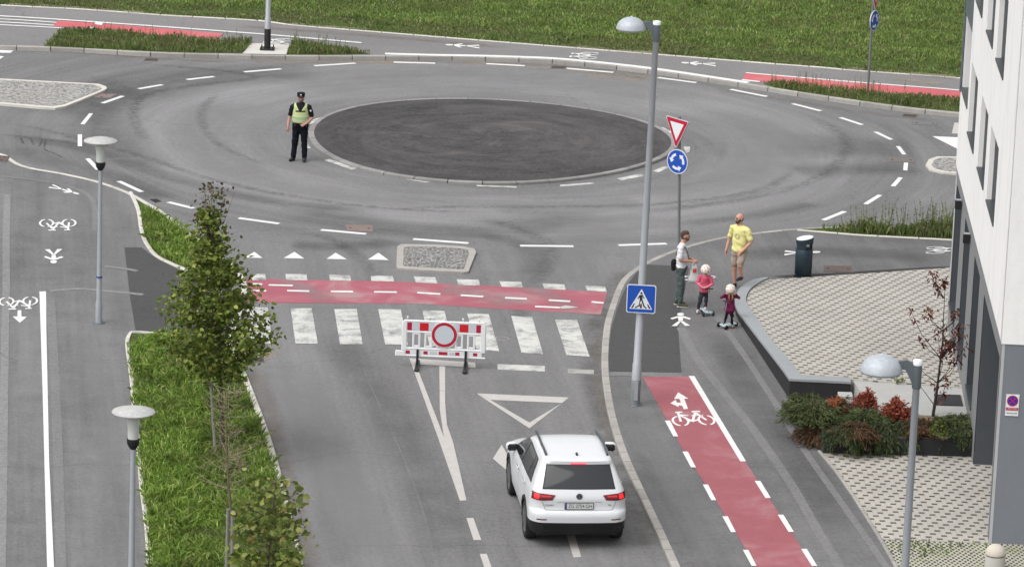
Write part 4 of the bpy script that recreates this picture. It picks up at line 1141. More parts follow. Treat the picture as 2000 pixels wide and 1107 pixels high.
# right verge
vr = [(1556,449),(1600,446.5),(1650,445),(1862,444.5),(2100,444),(2300,438),(2300,500),(2100,486),(1861,468.5),(1684,459.5)]
o4, g4 = strip('verge', vr, ZP)
kerb('verge_edging', [P(u, v, ZP) for u, v in [(1556,450),(1684,460.5),(1861,469.5),(2100,487)]], 0.06, ZP+0.02, M_kerb_w, side=1)
inn = [P(u, v, ZP) for u, v in [(1600,449),(1700,447),(1862,446),(2100,446),(2100,483),(1861,467),(1684,458)]]
grass('verge_grass', [[(p.x, p.y) for p in inn]], ZP+0.01, 500, 0.10, 0.28, 0.03, G_edge, 0.4, 0.5)
weeds('weeds', [(1640,450),(1700,447),(1862,446),(2000,446),(1990,474),(1861,464),(1690,456)], ZP, 260, 0.25, 0.85, G_weed, 0.028)
# left grass triangle and median
tri = [(257,383),(284,401),(317,420),(352,447),(390,475),(428,503),(455,528),(462,545),(445,555),(400,541),(354,523),(334,514),(302,497),(285,471),(276,445),(271,412)]
o5, g5 = strip('verge', tri, ZP)
kerb('verge_edging', [P(u, v, ZP) for u, v in sm2([(251,376),(258,390),(267,413),(272,447),(281,474),(301,500),(334,517),(354,525.5),(400,544),(446,560)], 4)], 0.085, ZP+0.03, M_kerb_w, side=1)
gt = [P(u, v, ZP) for u, v in [(276,412),(300,415),(330,432),(352,449),(390,477),(428,506),(452,530),(455,545),(440,552),(400,539),(354,521),(334,512),(305,496),(288,471),(279,445)]]
med_l = [(255,654),(250,665),(249,680),(256,738),(260,784),(269,873),(276,950),(285,1027),(291,1107),(300,1200),(318,1400)]
med_r = [(683,1400),(633,1250),(602,1170),(583,1107),(571,1066),(552,988),(532,911),(513,846),(490,784),(466,722),(455,700),(446,690),(440,672),(400,661),(324,655.5),(262,651)]
o6, g6 = strip('verge', med_l + med_r, ZP)
kerb('median_edging', [P(u, v, ZP) for u, v in sm2([(450,684),(436,666),(400,657),(324,652),(262,647.5),(250,652),(245,664),(245,680),(252.7,738),(256.6,784),(266,873),(272,950),(281.6,1027),(287,1107),(296,1200),(314,1400)], 3)], 0.085, ZP+0.03, M_kerb_w, side=1)
gm = [(p.x, p.y) for p in [P(u, v, ZP) for u, v in med_l[2:] + med_r[:-1]]]
grass('long_grass', [[(p.x, p.y) for p in gt], gm], ZP+0.01, 470, 0.10, 0.24, 0.024, G_lush, 0.45, 0.9)
half = [(p.x, p.y) for p in [P(u, v, ZP) for u, v in [(400,664),(435,677),(453,702),(488,784),(511,846),(530,911),(550,988),(569,1066),(599,1170),(480,1170),(430,1000),(405,880),(395,760)]]]
grass('dry_grass', [half], ZP+0.01, 200, 0.10, 0.22, 0.022, G_weed, 0.4, 0.8)

def leaf_mesh(name, pos, size, mat, parent, droop=0.6, dirs=None, aspect=0.75, fold=0.25):
    """one mesh of folded leaves: kite outline in two halves around the midrib"""
    n = len(pos); pos = np.array(pos)
    a = rng.uniform(0, 2*np.pi, n); dn = rng.normal(-droop, 0.45, n)
    d = np.stack([np.cos(a), np.sin(a), dn], 1)
    if dirs is not None: d = d*0.6 + np.array(dirs)
    d /= np.linalg.norm(d, axis=1, keepdims=True)
    s_ = np.cross(d, rng.normal(0, 1, (n, 3))); s_ /= np.linalg.norm(s_, axis=1, keepdims=True)
    nn = np.cross(d, s_); L = (size*rng.uniform(0.45, 1.35, n))[:, None]; W = L*aspect/2
    b = pos; t = pos + d*L
    l1 = pos + d*L*0.25 + s_*W*0.85 + nn*W*fold; l2 = pos + d*L*0.62 + s_*W*0.8 + nn*W*fold
    r1 = pos + d*L*0.25 - s_*W*0.85 + nn*W*fold; r2 = pos + d*L*0.62 - s_*W*0.8 + nn*W*fold
    V = np.stack([b, l1, l2, t, r2, r1], 1).reshape(-1, 3); i = np.arange(n)*6
    F = np.concatenate([np.stack([i, i+1, i+2, i+3], 1), np.stack([i, i+3, i+4, i+5], 1)])
    return np_mesh(name, V, F, mat, parent)
M_bark = plain('bark', (0.095, 0.075, 0.055), 0.9, 0, 0.35, 14)
M_bark2 = plain('dry_bark', (0.15, 0.115, 0.08), 0.9, 0, 0.3, 14)
M_stake = plain('lichen_stake', (0.20, 0.19, 0.165), 0.9, 0, 0.4, 20)
def tree(name, base, H_, prof, nb, nl, lsize, lmat, label, cat, lean=(0, 0), bark=M_bark, r0=0.045, h_lo=0.3, spread=0.11, droop=0.6, aspect=0.8, group=None, tmat=None, rise=0.75, bn='crown'):
    root = empty(name, base, 0, label, cat, group)
    tp_ = [Vector((lean[0]*t**1.3 + 0.03*math.sin(5*t+base.x), lean[1]*t + 0.03*math.sin(4*t), H_*t*0.97)) for t in np.linspace(0, 1, 12)]
    mb = MB(); mb.path(tp_, [r0*(1-0.85*t)+0.004 for t in np.linspace(0, 1, 12)], 8)
    pos, dirs = [], []
    def ptrunk(h):
        k = min(h/(H_*0.97), 1)*11; i = min(int(k), 10); return tp_[i].lerp(tp_[i+1], k-i)
    for k in range(nb):
        f_ = (k+0.5)/nb; h = H_*(h_lo + (0.97-h_lo)*f_); L = prof(h + 0.25*prof(h))*random.uniform(0.75, 1.1)
        az = k*2.4 + random.uniform(-0.4, 0.4); o = ptrunk(h - L*0.25)
        d = Vector((math.cos(az), math.sin(az), rise*random.uniform(0.5, 1.3)))
        pts = [o + Vector((d.x*L*t, d.y*L*t, d.z*L*(t**1.15)*0.7)) for t in (0, 0.35, 0.7, 1.0)]
        mb.path(pts, [0.014*(1-0.5*f_), 0.010, 0.006, 0.003], 5)
        m_ = max(3, int(nl/nb*(0.12+1.3*L/max(prof(H_*0.5), 0.3))))
        for q in range(m_):
            t = 0.15 + 0.85*random.random()**0.75; i = min(int(t*3), 2)
            c = pts[i].lerp(pts[i+1], t*3-i if t*3-i <= 1 else 1) + Vector(rng.normal(0, spread, 3))
            pos.append(tuple(c)); dirs.append(tuple(d*0.5))
    mb.build('trunk', tmat or bark, root)
    leaf_mesh(bn, pos, lsize, lmat, root, droop, dirs, aspect)
    return root
def lin(pts):
    xs, ys = [p[0] for p in pts], [p[1] for p in pts]
    return lambda h: float(np.interp(h, xs, ys))
L_dark = foliage('linden_leaves', [(0, (0.052, 0.081, 0.012)), (0.5, (0.111, 0.155, 0.023)), (0.88, (0.182, 0.223, 0.041)), (1, (0.273, 0.270, 0.072))], 0.5, 0.2)
L_top = foliage('dry_top_leaves', [(0, (0.04, 0.04, 0.015)), (0.6, (0.085, 0.080, 0.030)), (1, (0.13, 0.095, 0.05))], 0.6, 0.2)
L_mid = foliage('young_leaves', [(0, (0.068, 0.098, 0.019)), (0.55, (0.142, 0.182, 0.039)), (0.9, (0.243, 0.260, 0.072)), (1, (0.297, 0.234, 0.078))], 0.5, 0.3)
b1 = P(431, 884, ZP)
t1 = tree('linden_tree', b1, 5.1, lin([(0, 0), (1.5, 0.2), (1.75, 0.6), (2.1, 1.02), (2.7, 1.12), (3.2, 0.95), (3.6, 0.74), (4.0, 0.46), (4.4, 0.22), (4.8, 0.10), (5.0, 0.05), (5.3, 0.05)]), 120, 6600, 0.105, L_dark,
          'leafy green conical young tree by the crossing with a thin brownish top', 'tree', lean=(-0.30, 0), h_lo=0.31, spread=0.12)
pos = [tuple(Vector((-0.27 + random.gauss(0, 0.17), random.gauss(0, 0.12), random.uniform(4.25, 5.45)))) for _ in range(230)]
leaf_mesh('dry_leaves', pos, 0.085, L_top, t1, 0.8)
mb = MB()
for _ in range(14):
    x, y = random.gauss(0, 0.16), random.gauss(0, 0.12)
    mb.path([(-0.24, 0, 4.0), (-0.27+x*0.6, y*0.6, 4.7), (-0.28+x, y, 5.3+random.uniform(-0.2, 0.2))], [0.008, 0.005, 0.002], 4)
mb.build('twigs', M_bark, t1)
def stake(p, h, label, tilt=(0.0, 0.0), group='tree stakes on the grass strip'):
    r_ = empty('tree_stake', p, 0, label, 'stake', group)
    mb = MB(); mb.path([(0, 0, 0), (tilt[0]*0.5, tilt[1]*0.5, h*0.5), (tilt[0], tilt[1], h)], [0.034, 0.033, 0.032], 8)
    mb.build('post', M_stake, r_)
    return r_
stake(P(421, 889, ZP), 1.55, 'weathered grey stake beside the trunk of the leafy conical tree', (-0.12, 0))
b2 = P(449, 1172, ZP)
t2 = empty('bare_sapling', b2, 0, 'bare brown sapling with dry twigs standing between two leafy trees', 'tree')
mb = MB(); tp_ = [Vector((-0.10*t + 0.04*math.sin(6*t), 0, 3.85*t)) for t in np.linspace(0, 1, 12)]
mb.path(tp_, [0.035*(1-0.7*t) for t in np.linspace(0, 1, 12)], 8); mb.build('trunk', M_bark2, t2)
mb = MB(); dl = []
for k in range(75):
    h = random.uniform(2.0, 3.85); az = random.uniform(0, 6.28); L = random.uniform(0.2, 0.65)*(1.25 - 0.5*(h-2)/1.8)
    o = Vector((-0.10*h/3.85, 0, h)); e = o + Vector((math.cos(az)*L, math.sin(az)*L, L*random.uniform(0.1, 0.7)))
    m_ = o.lerp(e, 0.5) + Vector((0, 0, -0.03)); mb.path([o, m_, e], [0.007, 0.005, 0.0025], 4)
    for q in range(3):
        s_ = o.lerp(e, random.uniform(0.3, 1)); f_ = s_ + Vector(rng.normal(0, 0.09, 3)); mb.path([s_, f_], [0.004, 0.002], 3)
        if random.random() < 0.5: dl.append(tuple(f_))
mb.build('twigs', plain('pale_twig', (0.25, 0.215, 0.14), 0.9), t2)
leaf_mesh('dry_leaves', dl, 0.06, L_top, t2, 0.8)
stake(P(441, 1176, ZP), 1.72, 'weathered grey stake left of the bare sapling', (0.01, 0))
stake(P(453, 1180, ZP), 1.72, 'weathered grey stake right of the bare sapling', (-0.02, 0))
b3 = P(516, 1312, ZP)
tree('young_tree', b3, 3.5, lin([(0, 0), (0.9, 0.3), (1.4, 0.6), (2.2, 0.66), (2.9, 0.55), (3.3, 0.40), (3.7, 0.18), (4.0, 0.05)]), 50, 900, 0.13, L_mid,
     'young tree with large yellowish green leaves at the road kerb, cut off below', 'tree', lean=(0.1, 0), h_lo=0.25, spread=0.12, droop=0.5, aspect=0.9)
# red leaved sapling in the planter
bm_ = P(1822, 812, LZ)
L_red = foliage('maroon_leaves', [(0, (0.045, 0.010, 0.010)), (0.6, (0.10, 0.020, 0.018)), (0.9, (0.17, 0.055, 0.03)), (1, (0.11, 0.10, 0.04))], 0.5, 0.2)
ms = empty('red_leaved_sapling', bm_, 0, 'thin bare branched sapling with dark red leaves in front of the light paving', 'tree')
mb = MB(); tr_ = [Vector((0, 0, 0)), Vector((0.04, 0, 0.45)), Vector((0.07, 0, 0.95)), Vector((0.10, 0, 1.5)), Vector((0.09, 0, 2.1)), Vector((0.08, 0, 2.85))]
mb.path(tr_, [0.035, 0.03, 0.022, 0.015, 0.009, 0.004], 7)
ends = []
for k in range(30):
    h = random.uniform(0.15, 2.2); i = min(int(h/0.5), 4); o = tr_[i].lerp(tr_[i+1], 0.5)
    az = random.uniform(0, 6.28); L = random.uniform(0.3, 0.75)*(1.15-h/3.2)
    e = o + Vector((math.cos(az)*L - 0.18*L, math.sin(az)*L*0.7, L*random.uniform(0.9, 1.7)))
    m_ = o.lerp(e, 0.5) + Vector((math.cos(az)*0.06, math.sin(az)*0.06, -0.04)); mb.path([o, m_, e], [0.010, 0.006, 0.003], 5)
    ends += [e, m_.lerp(e, 0.6)]
mb.build('trunk', plain('dark_bark', (0.035, 0.026, 0.022), 0.9), ms)
pos = []
for e in random.sample(ends, 54) + [tr_[-1]]*3:
    for q in range(random.randint(6, 14)): pos.append(tuple(e + Vector(rng.normal(0, 0.05, 3))))
leaf_mesh('leaves', pos, 0.10, L_red, ms, 1.1, aspect=0.42)
# shrubs
def shrub(name, u, v, z, rx, ry, h, n, mats, label, kind='juniper', lean=(0, 0), cat='shrub', group=None, drape=0.0):
    p = P(u, v, z); root = empty(name, p, 0, label, cat, group)
    mb = MB(); pos, dr = [], []
    for k in range(n):
        a = random.uniform(0, 6.28); q = math.sqrt(random.random()); L = Vector((math.cos(a)*rx*q, math.sin(a)*ry*q, 0))
        hh = h*(1-0.55*q*q)*random.uniform(0.6, 1.1)
        o = Vector((L.x*0.25, L.y*0.25, 0)); m_ = Vector((L.x*0.7+lean[0]*0.5, L.y*0.7+lean[1]*0.5, hh)); e = Vector((L.x*1.25+lean[0], L.y*1.25+lean[1], hh*random.uniform(0.55, 1.05) - drape*random.uniform(0, 1)*(1 if L.y < 0 else 0.2)))
        mb.path([o, m_, e], [0.008, 0.005, 0.002], 3)
        if kind == 'juniper':
            for t in np.linspace(0.2, 1.0, 30):
                c = o.lerp(m_, min(t*2, 1)) if t < 0.5 else m_.lerp(e, t*2-1)
                for s_ in range(2):
                    pos.append(tuple(c + Vector(rng.normal(0, 0.022, 3)))); dr.append(tuple((e-m_).normalized()*1.3))
        else:
            for t in np.linspace(0.45, 1.0, 7):
                c = o.lerp(m_, min(t*2, 1)) if t < 0.5 else m_.lerp(e, t*2-1)
                for s_ in range(3): pos.append(tuple(c + Vector(rng.normal(0, 0.03, 3)))); dr.append((0, 0, 0.3))
    mb.build('branches', M_bark, root)
    leaf_mesh('foliage', pos, 0.07 if kind == 'juniper' else 0.065, mats, root, 0.1, dr, 0.22 if kind == 'juniper' else 0.5)
    return root
J_gr = foliage('juniper_green', [(0, (0.030, 0.046, 0.016)), (0.6, (0.065, 0.092, 0.030)), (1, (0.12, 0.14, 0.05))], 0.7, 0.1)
J_br = foliage('juniper_rust', [(0, (0.05, 0.022, 0.012)), (0.6, (0.10, 0.045, 0.025)), (1, (0.08, 0.085, 0.03))], 0.7, 0.1)
J_dk = foliage('juniper_dark', [(0, (0.018, 0.032, 0.012)), (0.6, (0.042, 0.064, 0.022)), (1, (0.080, 0.105, 0.036))], 0.7, 0.1)
N_red = foliage('nandina_red', [(0, (0.12, 0.025, 0.018)), (0.6, (0.30, 0.065, 0.035)), (1, (0.42, 0.13, 0.07))], 0.6, 0.2)
N_or = foliage('nandina_orange', [(0, (0.25, 0.07, 0.03)), (0.6, (0.48, 0.15, 0.06)), (1, (0.5, 0.24, 0.12))], 0.6, 0.2)
L_lime = foliage('lime_leaves', [(0, (0.06, 0.09, 0.02)), (1, (0.14, 0.17, 0.04))], 0.6, 0.2)
zz = PZ
K_ = 1.0
shrub('juniper', 1586, 838, zz-0.1, 0.62, 0.5, 0.66, 170, J_gr, 'wide green juniper at the left end of the planter hanging over the pavement')
shrub('juniper', 1566, 822, zz-0.3, 0.42, 0.5, 0.60, 110, J_gr, 'pale green juniper leaning left under the corner of the retaining wall')
shrub('juniper', 1592, 868, zz-0.34, 0.40, 0.35, 0.50, 120, J_br, 'rust brown juniper drooping to the pavement at the planter corner', drape=0.15)
shrub('juniper', 1640, 826, zz-0.05, 0.45, 0.4, 0.50, 110, J_br, 'brownish juniper behind the wide green one below the small step')
shrub('juniper', 1690, 838, zz, 0.48, 0.42, 0.42, 120, J_gr, 'mid green juniper between the two red shrubs and the planter front')
shrub('juniper', 1716, 872, zz-0.22, 0.45, 0.40, 0.52, 150, J_dk, 'dark green juniper spilling over the planter front left of the lamp pole', drape=0.40)
shrub('juniper', 1768, 868, zz-0.22, 0.42, 0.40, 0.52, 140, J_dk, 'dark green juniper spilling over the planter front behind the lamp pole', drape=0.40)
shrub('juniper', 1822, 862, zz-0.18, 0.50, 0.42, 0.50, 150, J_dk, 'dark green juniper spilling over the planter front right of the lamp pole', drape=0.35)
shrub('juniper', 1868, 838, zz, 0.42, 0.36, 0.30, 90, J_gr, 'low green juniper at the building end of the planter')
shrub('juniper', 1652, 862, zz-0.05, 0.40, 0.30, 0.34, 90, J_dk, 'low dark juniper at the front of the planter left of the spilling ones', drape=0.25)
shrub('juniper', 1880, 858, zz-0.05, 0.34, 0.3, 0.30, 80, J_dk, 'low dark juniper in the planter corner against the building', drape=0.2)
shrub('juniper', 1672, 856, zz+0.02, 0.40, 0.30, 0.36, 90, J_br, 'rusty brown juniper in the middle of the hedge under the left red shrub', drape=0.15)
shrub('juniper', 1790, 850, zz+0.02, 0.34, 0.26, 0.34, 80, J_br, 'rusty brown juniper just right of the lamp pole in the planter', drape=0.15)
shrub('lime_shrub', 1834, 856, zz+0.1, 0.14, 0.14, 0.36, 22, L_lime, 'small lime green shrub among the dark junipers right of the lamp pole', 'leaf')
shrub('nandina', 1688, 810, zz, 0.24, 0.2, 0.50, 70, N_red, 'red leaved shrub in the planter left of the bigger orange red one', 'leaf')
shrub('nandina', 1748, 826, zz, 0.32, 0.26, 0.50, 100, N_red, 'larger orange red shrub in the planter just left of the lamp pole', 'leaf')
shrub('nandina', 1634, 812, zz+0.12, 0.17, 0.15, 0.38, 36, N_or, 'small orange shrub in the planter below the concrete step', 'leaf')
weeds('weeds', [(1612,884),(1660,886),(1700,888),(1700,898),(1618,894)], ZP, 16, 0.08, 0.35, G_weed)
weeds('weeds', [(1722,1056),(1930,1064),(1920,1085),(1740,1090)], ZP, 45, 0.03, 0.12, G_weed)
weeds('weeds', [(1745,745),(1765,745),(1762,752),(1750,752)], LZ, 8, 0.1, 0.3, G_weed)

# ------------------------------------------------------------------ street lamps
M_pole = plain('pole_paint', (0.33, 0.35, 0.375), 0.45, 0.2, 0.08, 5)
M_shade = plain('lamp_shade_grey', (0.36, 0.39, 0.42), 0.5, 0.1, 0.25, 16)
M_hat = plain('weathered_hat', (0.38, 0.38, 0.37), 0.7, 0.0, 0.35, 14)
M_lens = plain('milky_lens', (0.50, 0.52, 0.49), 0.35, 0, 0.05)
def disc_lamp(p, h, label, band=None):
    root = empty('street_lamp', p, 0, label, 'street lamp', 'disc topped street lamps on the left pavement')
    mb = MB(); mb.lathe([(0.075, 0), (0.075, 0.42), (0.06, 0.5), (0.042, h-0.66)], n=16); mb.build('pole', M_pole, root)
    mb = MB(); mb.lathe([(0.13, 0), (0.13, 0.012), (0.08, 0.02)], n=16); mb.build('base_plate', M_dmetal, root)
    mb = MB(); mb.lathe([(0.045, h-0.68), (0.075, h-0.64), (0.105, h-0.58), (0.11, h-0.50), (0.108, h-0.49)], n=20); mb.build('collar', M_black, root)
    mb = MB(); mb.lathe([(0.095, h-0.495), (0.098, h-0.3), (0.118, h-0.12), (0.13, h-0.05)], n=20); mb.build('lens', M_lens, root)
    mb = MB(); mb.lathe([(0.13, h-0.07), (0.345, h-0.045), (0.37, h-0.03), (0.36, h-0.012), (0.20, h+0.035), (0.06, h+0.06), (0.02, h+0.062)], n=36); mb.build('lamp_hat', M_hat, root)
    if band is not None:
        mb = MB(); mb.lathe([(0.066, band), (0.068, band+0.008), (0.068, band+0.028), (0.066, band+0.035)], n=14); mb.build('blue_tie', plain('blue_tie', (0.01, 0.05, 0.2), 0.6), root)
    return root
disc_lamp(P(193, 630, ZP), 4.10, 'disc topped street lamp with a blue tie round its pole beside the fresh asphalt patch', 1.02)
q = P(261, 801, 4.13); disc_lamp(Vector((q.x, q.y, ZP)), 4.05, 'disc topped street lamp in front of the grass strip, foot cut off by the photo')
def dome_lamp(p, h, label, top=None, az=math.pi, black=False, r0=0.085):
    """az = direction the shade points; top = offset of the pole's head (leaning pole)"""
    root = empty('street_lamp', p, 0, label, 'street lamp', 'dome shaded tall street lamps')
    tx = Vector((*(top or (0, 0)), h))
    mb = MB(); pts = [tx*k for k in (0, 0.11, 0.112, 0.5, 0.955, 0.956, 1.0)]
    mb.path(pts, [r0+0.012, r0+0.012, r0, r0*0.85, r0*0.7, r0*0.80, r0*0.80], 18); mb.build('pole', M_pole, root)
    mb = MB(); mb.lathe([(r0+0.06, 0), (r0+0.06, 0.015), (r0+0.02, 0.02)], n=20)
    for k in range(4):
        a = k*math.pi/2+0.6; mb.tube((math.cos(a)*(r0+0.045), math.sin(a)*(r0+0.045), 0.012), (math.cos(a)*(r0+0.045), math.sin(a)*(r0+0.045), 0.04), 0.010, n=6)
    mb.build('base_plate', M_dmetal, root)
    if not black:
        mb = MB(); mb.path([tx*k for k in (0, 0.03, 0.066, 0.07)], [r0+0.017, r0+0.017, r0+0.017, r0+0.005], 18); mb.build('pole_base', plain('worn_base', (0.20, 0.21, 0.22), 0.6, 0.3, 0.35, 9), root)
        mb = MB(); mb.bbox((0.01, -(r0+0.02), 0.32), (0.08, 0.012, 0.40), 0.003); mb.build('access_door', M_metal, root)
    if black:
        mb = MB(); mb.lathe([(r0+0.02, 0.02), (r0+0.02, 0.6), (r0+0.015, 0.62)], n=20); mb.bbox((0, 0, 0.03), (0.42, 0.42, 0.03), 0.006); mb.build('sleeve', M_black, root)
        for a, b in ((-1, -1), (1, -1), (-1, 1), (1, 1)): mb = MB(); mb.tube((a*0.17, b*0.17, 0.04), (a*0.17, b*0.17, 0.12), 0.016, n=6); mb.build('anchor_bolt', M_black, root)
    Mx = Matrix.Translation(tx) @ Matrix.Rotation(az, 4, 'Z')
    mb = MB(); mb.lathe([(r0*0.85, -0.42), (r0*0.92, -0.40), (r0*0.92, -0.06)], n=18, M=Mx); mb.build('head_sleeve', M_dmetal, root)
    mb = MB(); mb.lathe([(r0*0.97, -0.07), (r0*0.97, 0.0), (r0*0.6, 0.012)], n=18, M=Mx); mb.build('pole_cap', M_swhite, root)
    mb = MB(); Mz = Mx @ Matrix(((1, 0, 0, 0), (0, 0, -1, 0.03), (0, 1, 0, 0), (0, 0, 0, 1)))
    mb.prism([(0.03, -0.36), (0.06, -0.36), (0.17, -0.15), (0.27, -0.12), (0.27, -0.02), (0.15, 0.0), (0.03, -0.08)], 0.0, 0.06, 0, Mz); mb.build('arm', M_dmetal, root)
    cx_ = 0.52
    prof = [(0.30*math.cos(t), 0.235*math.sin(t)) for t in np.linspace(0, math.pi/2-0.06, 12)]
    prof = [(0.275, -0.01), (0.305, -0.02), (0.307, 0.0)] + prof[1:]
    mb = MB(); mb.lathe(prof, c=(cx_, 0, -0.17), n=32, M=Mx); d_ = mb.build('lamp_shade', M_shade, root)
    mb = MB(); mb.lathe([(0.27, -0.04), (0.27, -0.012)], c=(cx_, 0, -0.17), n=28, M=Mx); mb.build('diffuser', M_lens, d_)
    mb = MB(); mb.lathe([(0.02, 0.225), (0.02, 0.25)], c=(cx_, 0, -0.17), n=8, M=Mx); mb.build('knob', M_swhite, d_)
    return root
LMb = P(1240, 790, ZP)
dome_lamp(LMb, 8.08, 'tall dome shaded street lamp carrying the blue crossing sign', top=(0.10, 0), az=math.pi-0.05)
q = P(1793, 703, 8.08); dome_lamp(Vector((q.x, q.y, ZP)), 8.0, 'dome shaded street lamp in front of the shrub filled planter', az=math.pi+0.03, r0=0.072)
dome_lamp(P(522, 97, ZF+0.01), 8.6, 'street lamp pole with a black foot on the concrete pad of the far verge', black=True, az=math.pi, r0=0.075)

# ------------------------------------------------------------------ road signs
def sign_disc(parent, c, rz, kind, r_=0.30, tilt=0.0, name='sign_plate'):
    """round or triangular plate facing -y turned by rz"""
    pl = bpy.data.objects.new(name, None)
    me_parent = parent
    Mx = Matrix.Translation(c) @ Matrix.Rotation(rz, 4, 'Z')
    def F(mb, poly, y, m=0, th=0.002):
        A = Mx @ Matrix(((1, 0, 0, 0), (0, 0, -1, y), (0, 1, 0, 0), (0, 0, 0, 1)))
        mb.prism(poly, 0.0, th, m, A)
    bpy.data.objects.remove(pl)
    if kind == 'round':
        mb = MB(); F(mb, circ(0, 0, r_, 36), 0.0, 0, 0.03); p_ = mb.build(name, M_sback, parent)
        mb = MB(); F(mb, circ(0, 0, r_, 36), -0.031); mb.build('border', M_swhite, p_)
        mb = MB(); F(mb, circ(0, 0, r_*0.93, 36), -0.0335); mb.build('blue_field', M_sblue, p_)
        for k in range(3):
            a0 = 105 + 120*k; poly = []
            ro, ri = r_*0.68, r_*0.47
            arc = [R(a0 + 58*t/8) for t in range(9)]
            poly = [(ro*math.cos(a), ro*math.sin(a)) for a in arc]
            ae = arc[-1]
            poly += [((r_*0.82)*math.cos(ae), (r_*0.82)*math.sin(ae)), (r_*0.60*math.cos(ae+0.52), r_*0.60*math.sin(ae+0.52)), (r_*0.33*math.cos(ae), r_*0.33*math.sin(ae))]
            poly += [(ri*math.cos(a), ri*math.sin(a)) for a in arc[::-1]]
            mb = MB(); F(mb, poly, -0.036); mb.build('arrow', M_swhite, p_)
        return p_
    if kind == 'yield':
        s = r_
        def tri(k, rr=0.0):
            pts = [(-s*k/2, s*k*0.289), (s*k/2, s*k*0.289), (0, -s*k*0.577)]
            if not rr: return pts
            out = []
            for i in range(3):
                p, a, b = Vector(pts[i]), Vector(pts[i-1]), Vector(pts[(i+1) % 3])
                out += [tuple(p + (a-p).normalized()*rr), tuple(p + (b-p).normalized()*rr)]
            return out
        mb = MB(); F(mb, tri(1.0, 0.03), 0.0, 0, 0.03); p_ = mb.build(name, M_sback, parent)
        mb = MB(); F(mb, tri(1.0, 0.03), -0.031); mb.build('white_rim', M_swhite, p_)
        mb = MB(); F(mb, tri(0.955, 0.03), -0.0335); mb.build('red_border', M_sred, p_)
        mb = MB(); F(mb, tri(0.60), -0.036); mb.build('white_field', M_swhite, p_)
        return p_
def sign_post(p, top, label, cz, rz1, tz, rz2, r1=0.30, s2=0.86, zt=None):
    root = empty('give_way_sign', p, 0, label, 'road sign', 'give way signs with round blue roundabout signs below')
    mb = MB(); L = zt or cz+1.0
    mb.path([(0, 0, 0), (top[0]*0.5, 0, L*0.5), (top[0], 0, L)], [0.036, 0.036, 0.036], 12); mb.build('post', plain('post_grey', (0.17, 0.18, 0.185), 0.5, 0.3), root)
    for z in (cz-0.12, cz+0.12, tz): mb = MB(); mb.tube((top[0]*z/L, 0, z-0.02), (top[0]*z/L, 0, z+0.02), 0.046, n=12); mb.build('clamp', M_dmetal, root)
    def off(z, rz, k=0.05): return Vector((top[0]*z/L, 0, z)) + Matrix.Rotation(rz, 3, 'Z') @ Vector((0, -k, 0))
    sign_disc(root, off(cz, rz1), rz1, 'round', r1, name='round_plate')
    sign_disc(root, off(tz, rz2), rz2, 'yield', s2, name='triangular_plate')
    return root
sb = P(1326, 478, ZP)
sign_post(sb, (-0.13, 0), 'give way triangle over a round blue arrow sign, behind the man in the white shirt', 2.06, -R(36), 2.06+0.30+0.50, -R(52), s2=0.84, zt=3.15)
fb_ = P(1695, 178, ZF)
sign_post(fb_, (0.0, 0), 'round blue arrow sign under a cut off triangle beside the grass field', 2.05, R(62), 2.05+0.30+0.50, R(64), s2=0.84, zt=3.1)
# crossing sign on the middle lamp
zc = 2.30
cs = empty('crossing_sign', LMb + Vector((0.03, -0.10, zc)), R(-4), 'square blue pedestrian crossing sign hung on the tall middle street lamp', 'road sign')
def rsq(h, r_=0.03): return [(-h+r_, -h), (h-r_, -h), (h, -h+r_), (h, h-r_), (h-r_, h), (-h+r_, h), (-h, h-r_), (-h, -h+r_)]
mb = MB(); facexz(mb, rsq(0.30), 0.0, 0, 0.025); mb.build('plate', M_sback, cs)
mb = MB(); facexz(mb, rsq(0.30), -0.026, 0); mb.build('white_rim', M_swhite, cs)
mb = MB(); facexz(mb, rsq(0.283, 0.025), -0.0285, 0); mb.build('blue_field', M_sblue, cs)
mb = MB(); facexz(mb, [(-0.235, -0.215), (0.235, -0.215), (0, 0.215)], -0.031, 0); mb.build('white_triangle', M_swhite, cs)
mb = MB(); y_ = -0.0335
for k, q in enumerate([circ(0.0, 0.125, 0.024, 12), [(-0.038, 0.085), (0.03, 0.092), (0.025, -0.02), (-0.028, -0.02)], [(-0.035, 0.085), (-0.02, 0.06), (-0.062, 0.0), (-0.078, 0.012)], [(0.02, 0.09), (0.035, 0.08), (0.072, 0.02), (0.055, 0.008)], [(-0.028, -0.015), (0.005, -0.015), (-0.045, -0.13), (-0.095, -0.16), (-0.085, -0.175), (-0.02, -0.15)], [(0.0, -0.015), (0.027, -0.015), (0.07, -0.13), (0.10, -0.165), (0.055, -0.17)],
          [(-0.205, -0.195), (-0.165, -0.195), (-0.125, -0.10), (-0.145, -0.10)], [(-0.125, -0.195), (-0.085, -0.195), (-0.07, -0.178), (-0.112, -0.165)], [(-0.02, -0.195), (0.02, -0.195), (0.015, -0.10), (-0.012, -0.10)], [(0.085, -0.195), (0.125, -0.195), (0.112, -0.165), (0.08, -0.172)], [(0.165, -0.195), (0.205, -0.195), (0.145, -0.10), (0.125, -0.10)]]):
    facexz(mb, q, y_ - 0.0001*k, 0)
mb.build('walking_figure', M_ink, cs)
mb = MB(); mb.bbox((0, 0.015, 0.12), (0.24, 0.03, 0.03), 0.004); mb.build('bracket', M_dmetal, cs); mb = MB(); mb.bbox((0, 0.015, -0.12), (0.24, 0.03, 0.03), 0.004); mb.build('bracket', M_dmetal, cs)

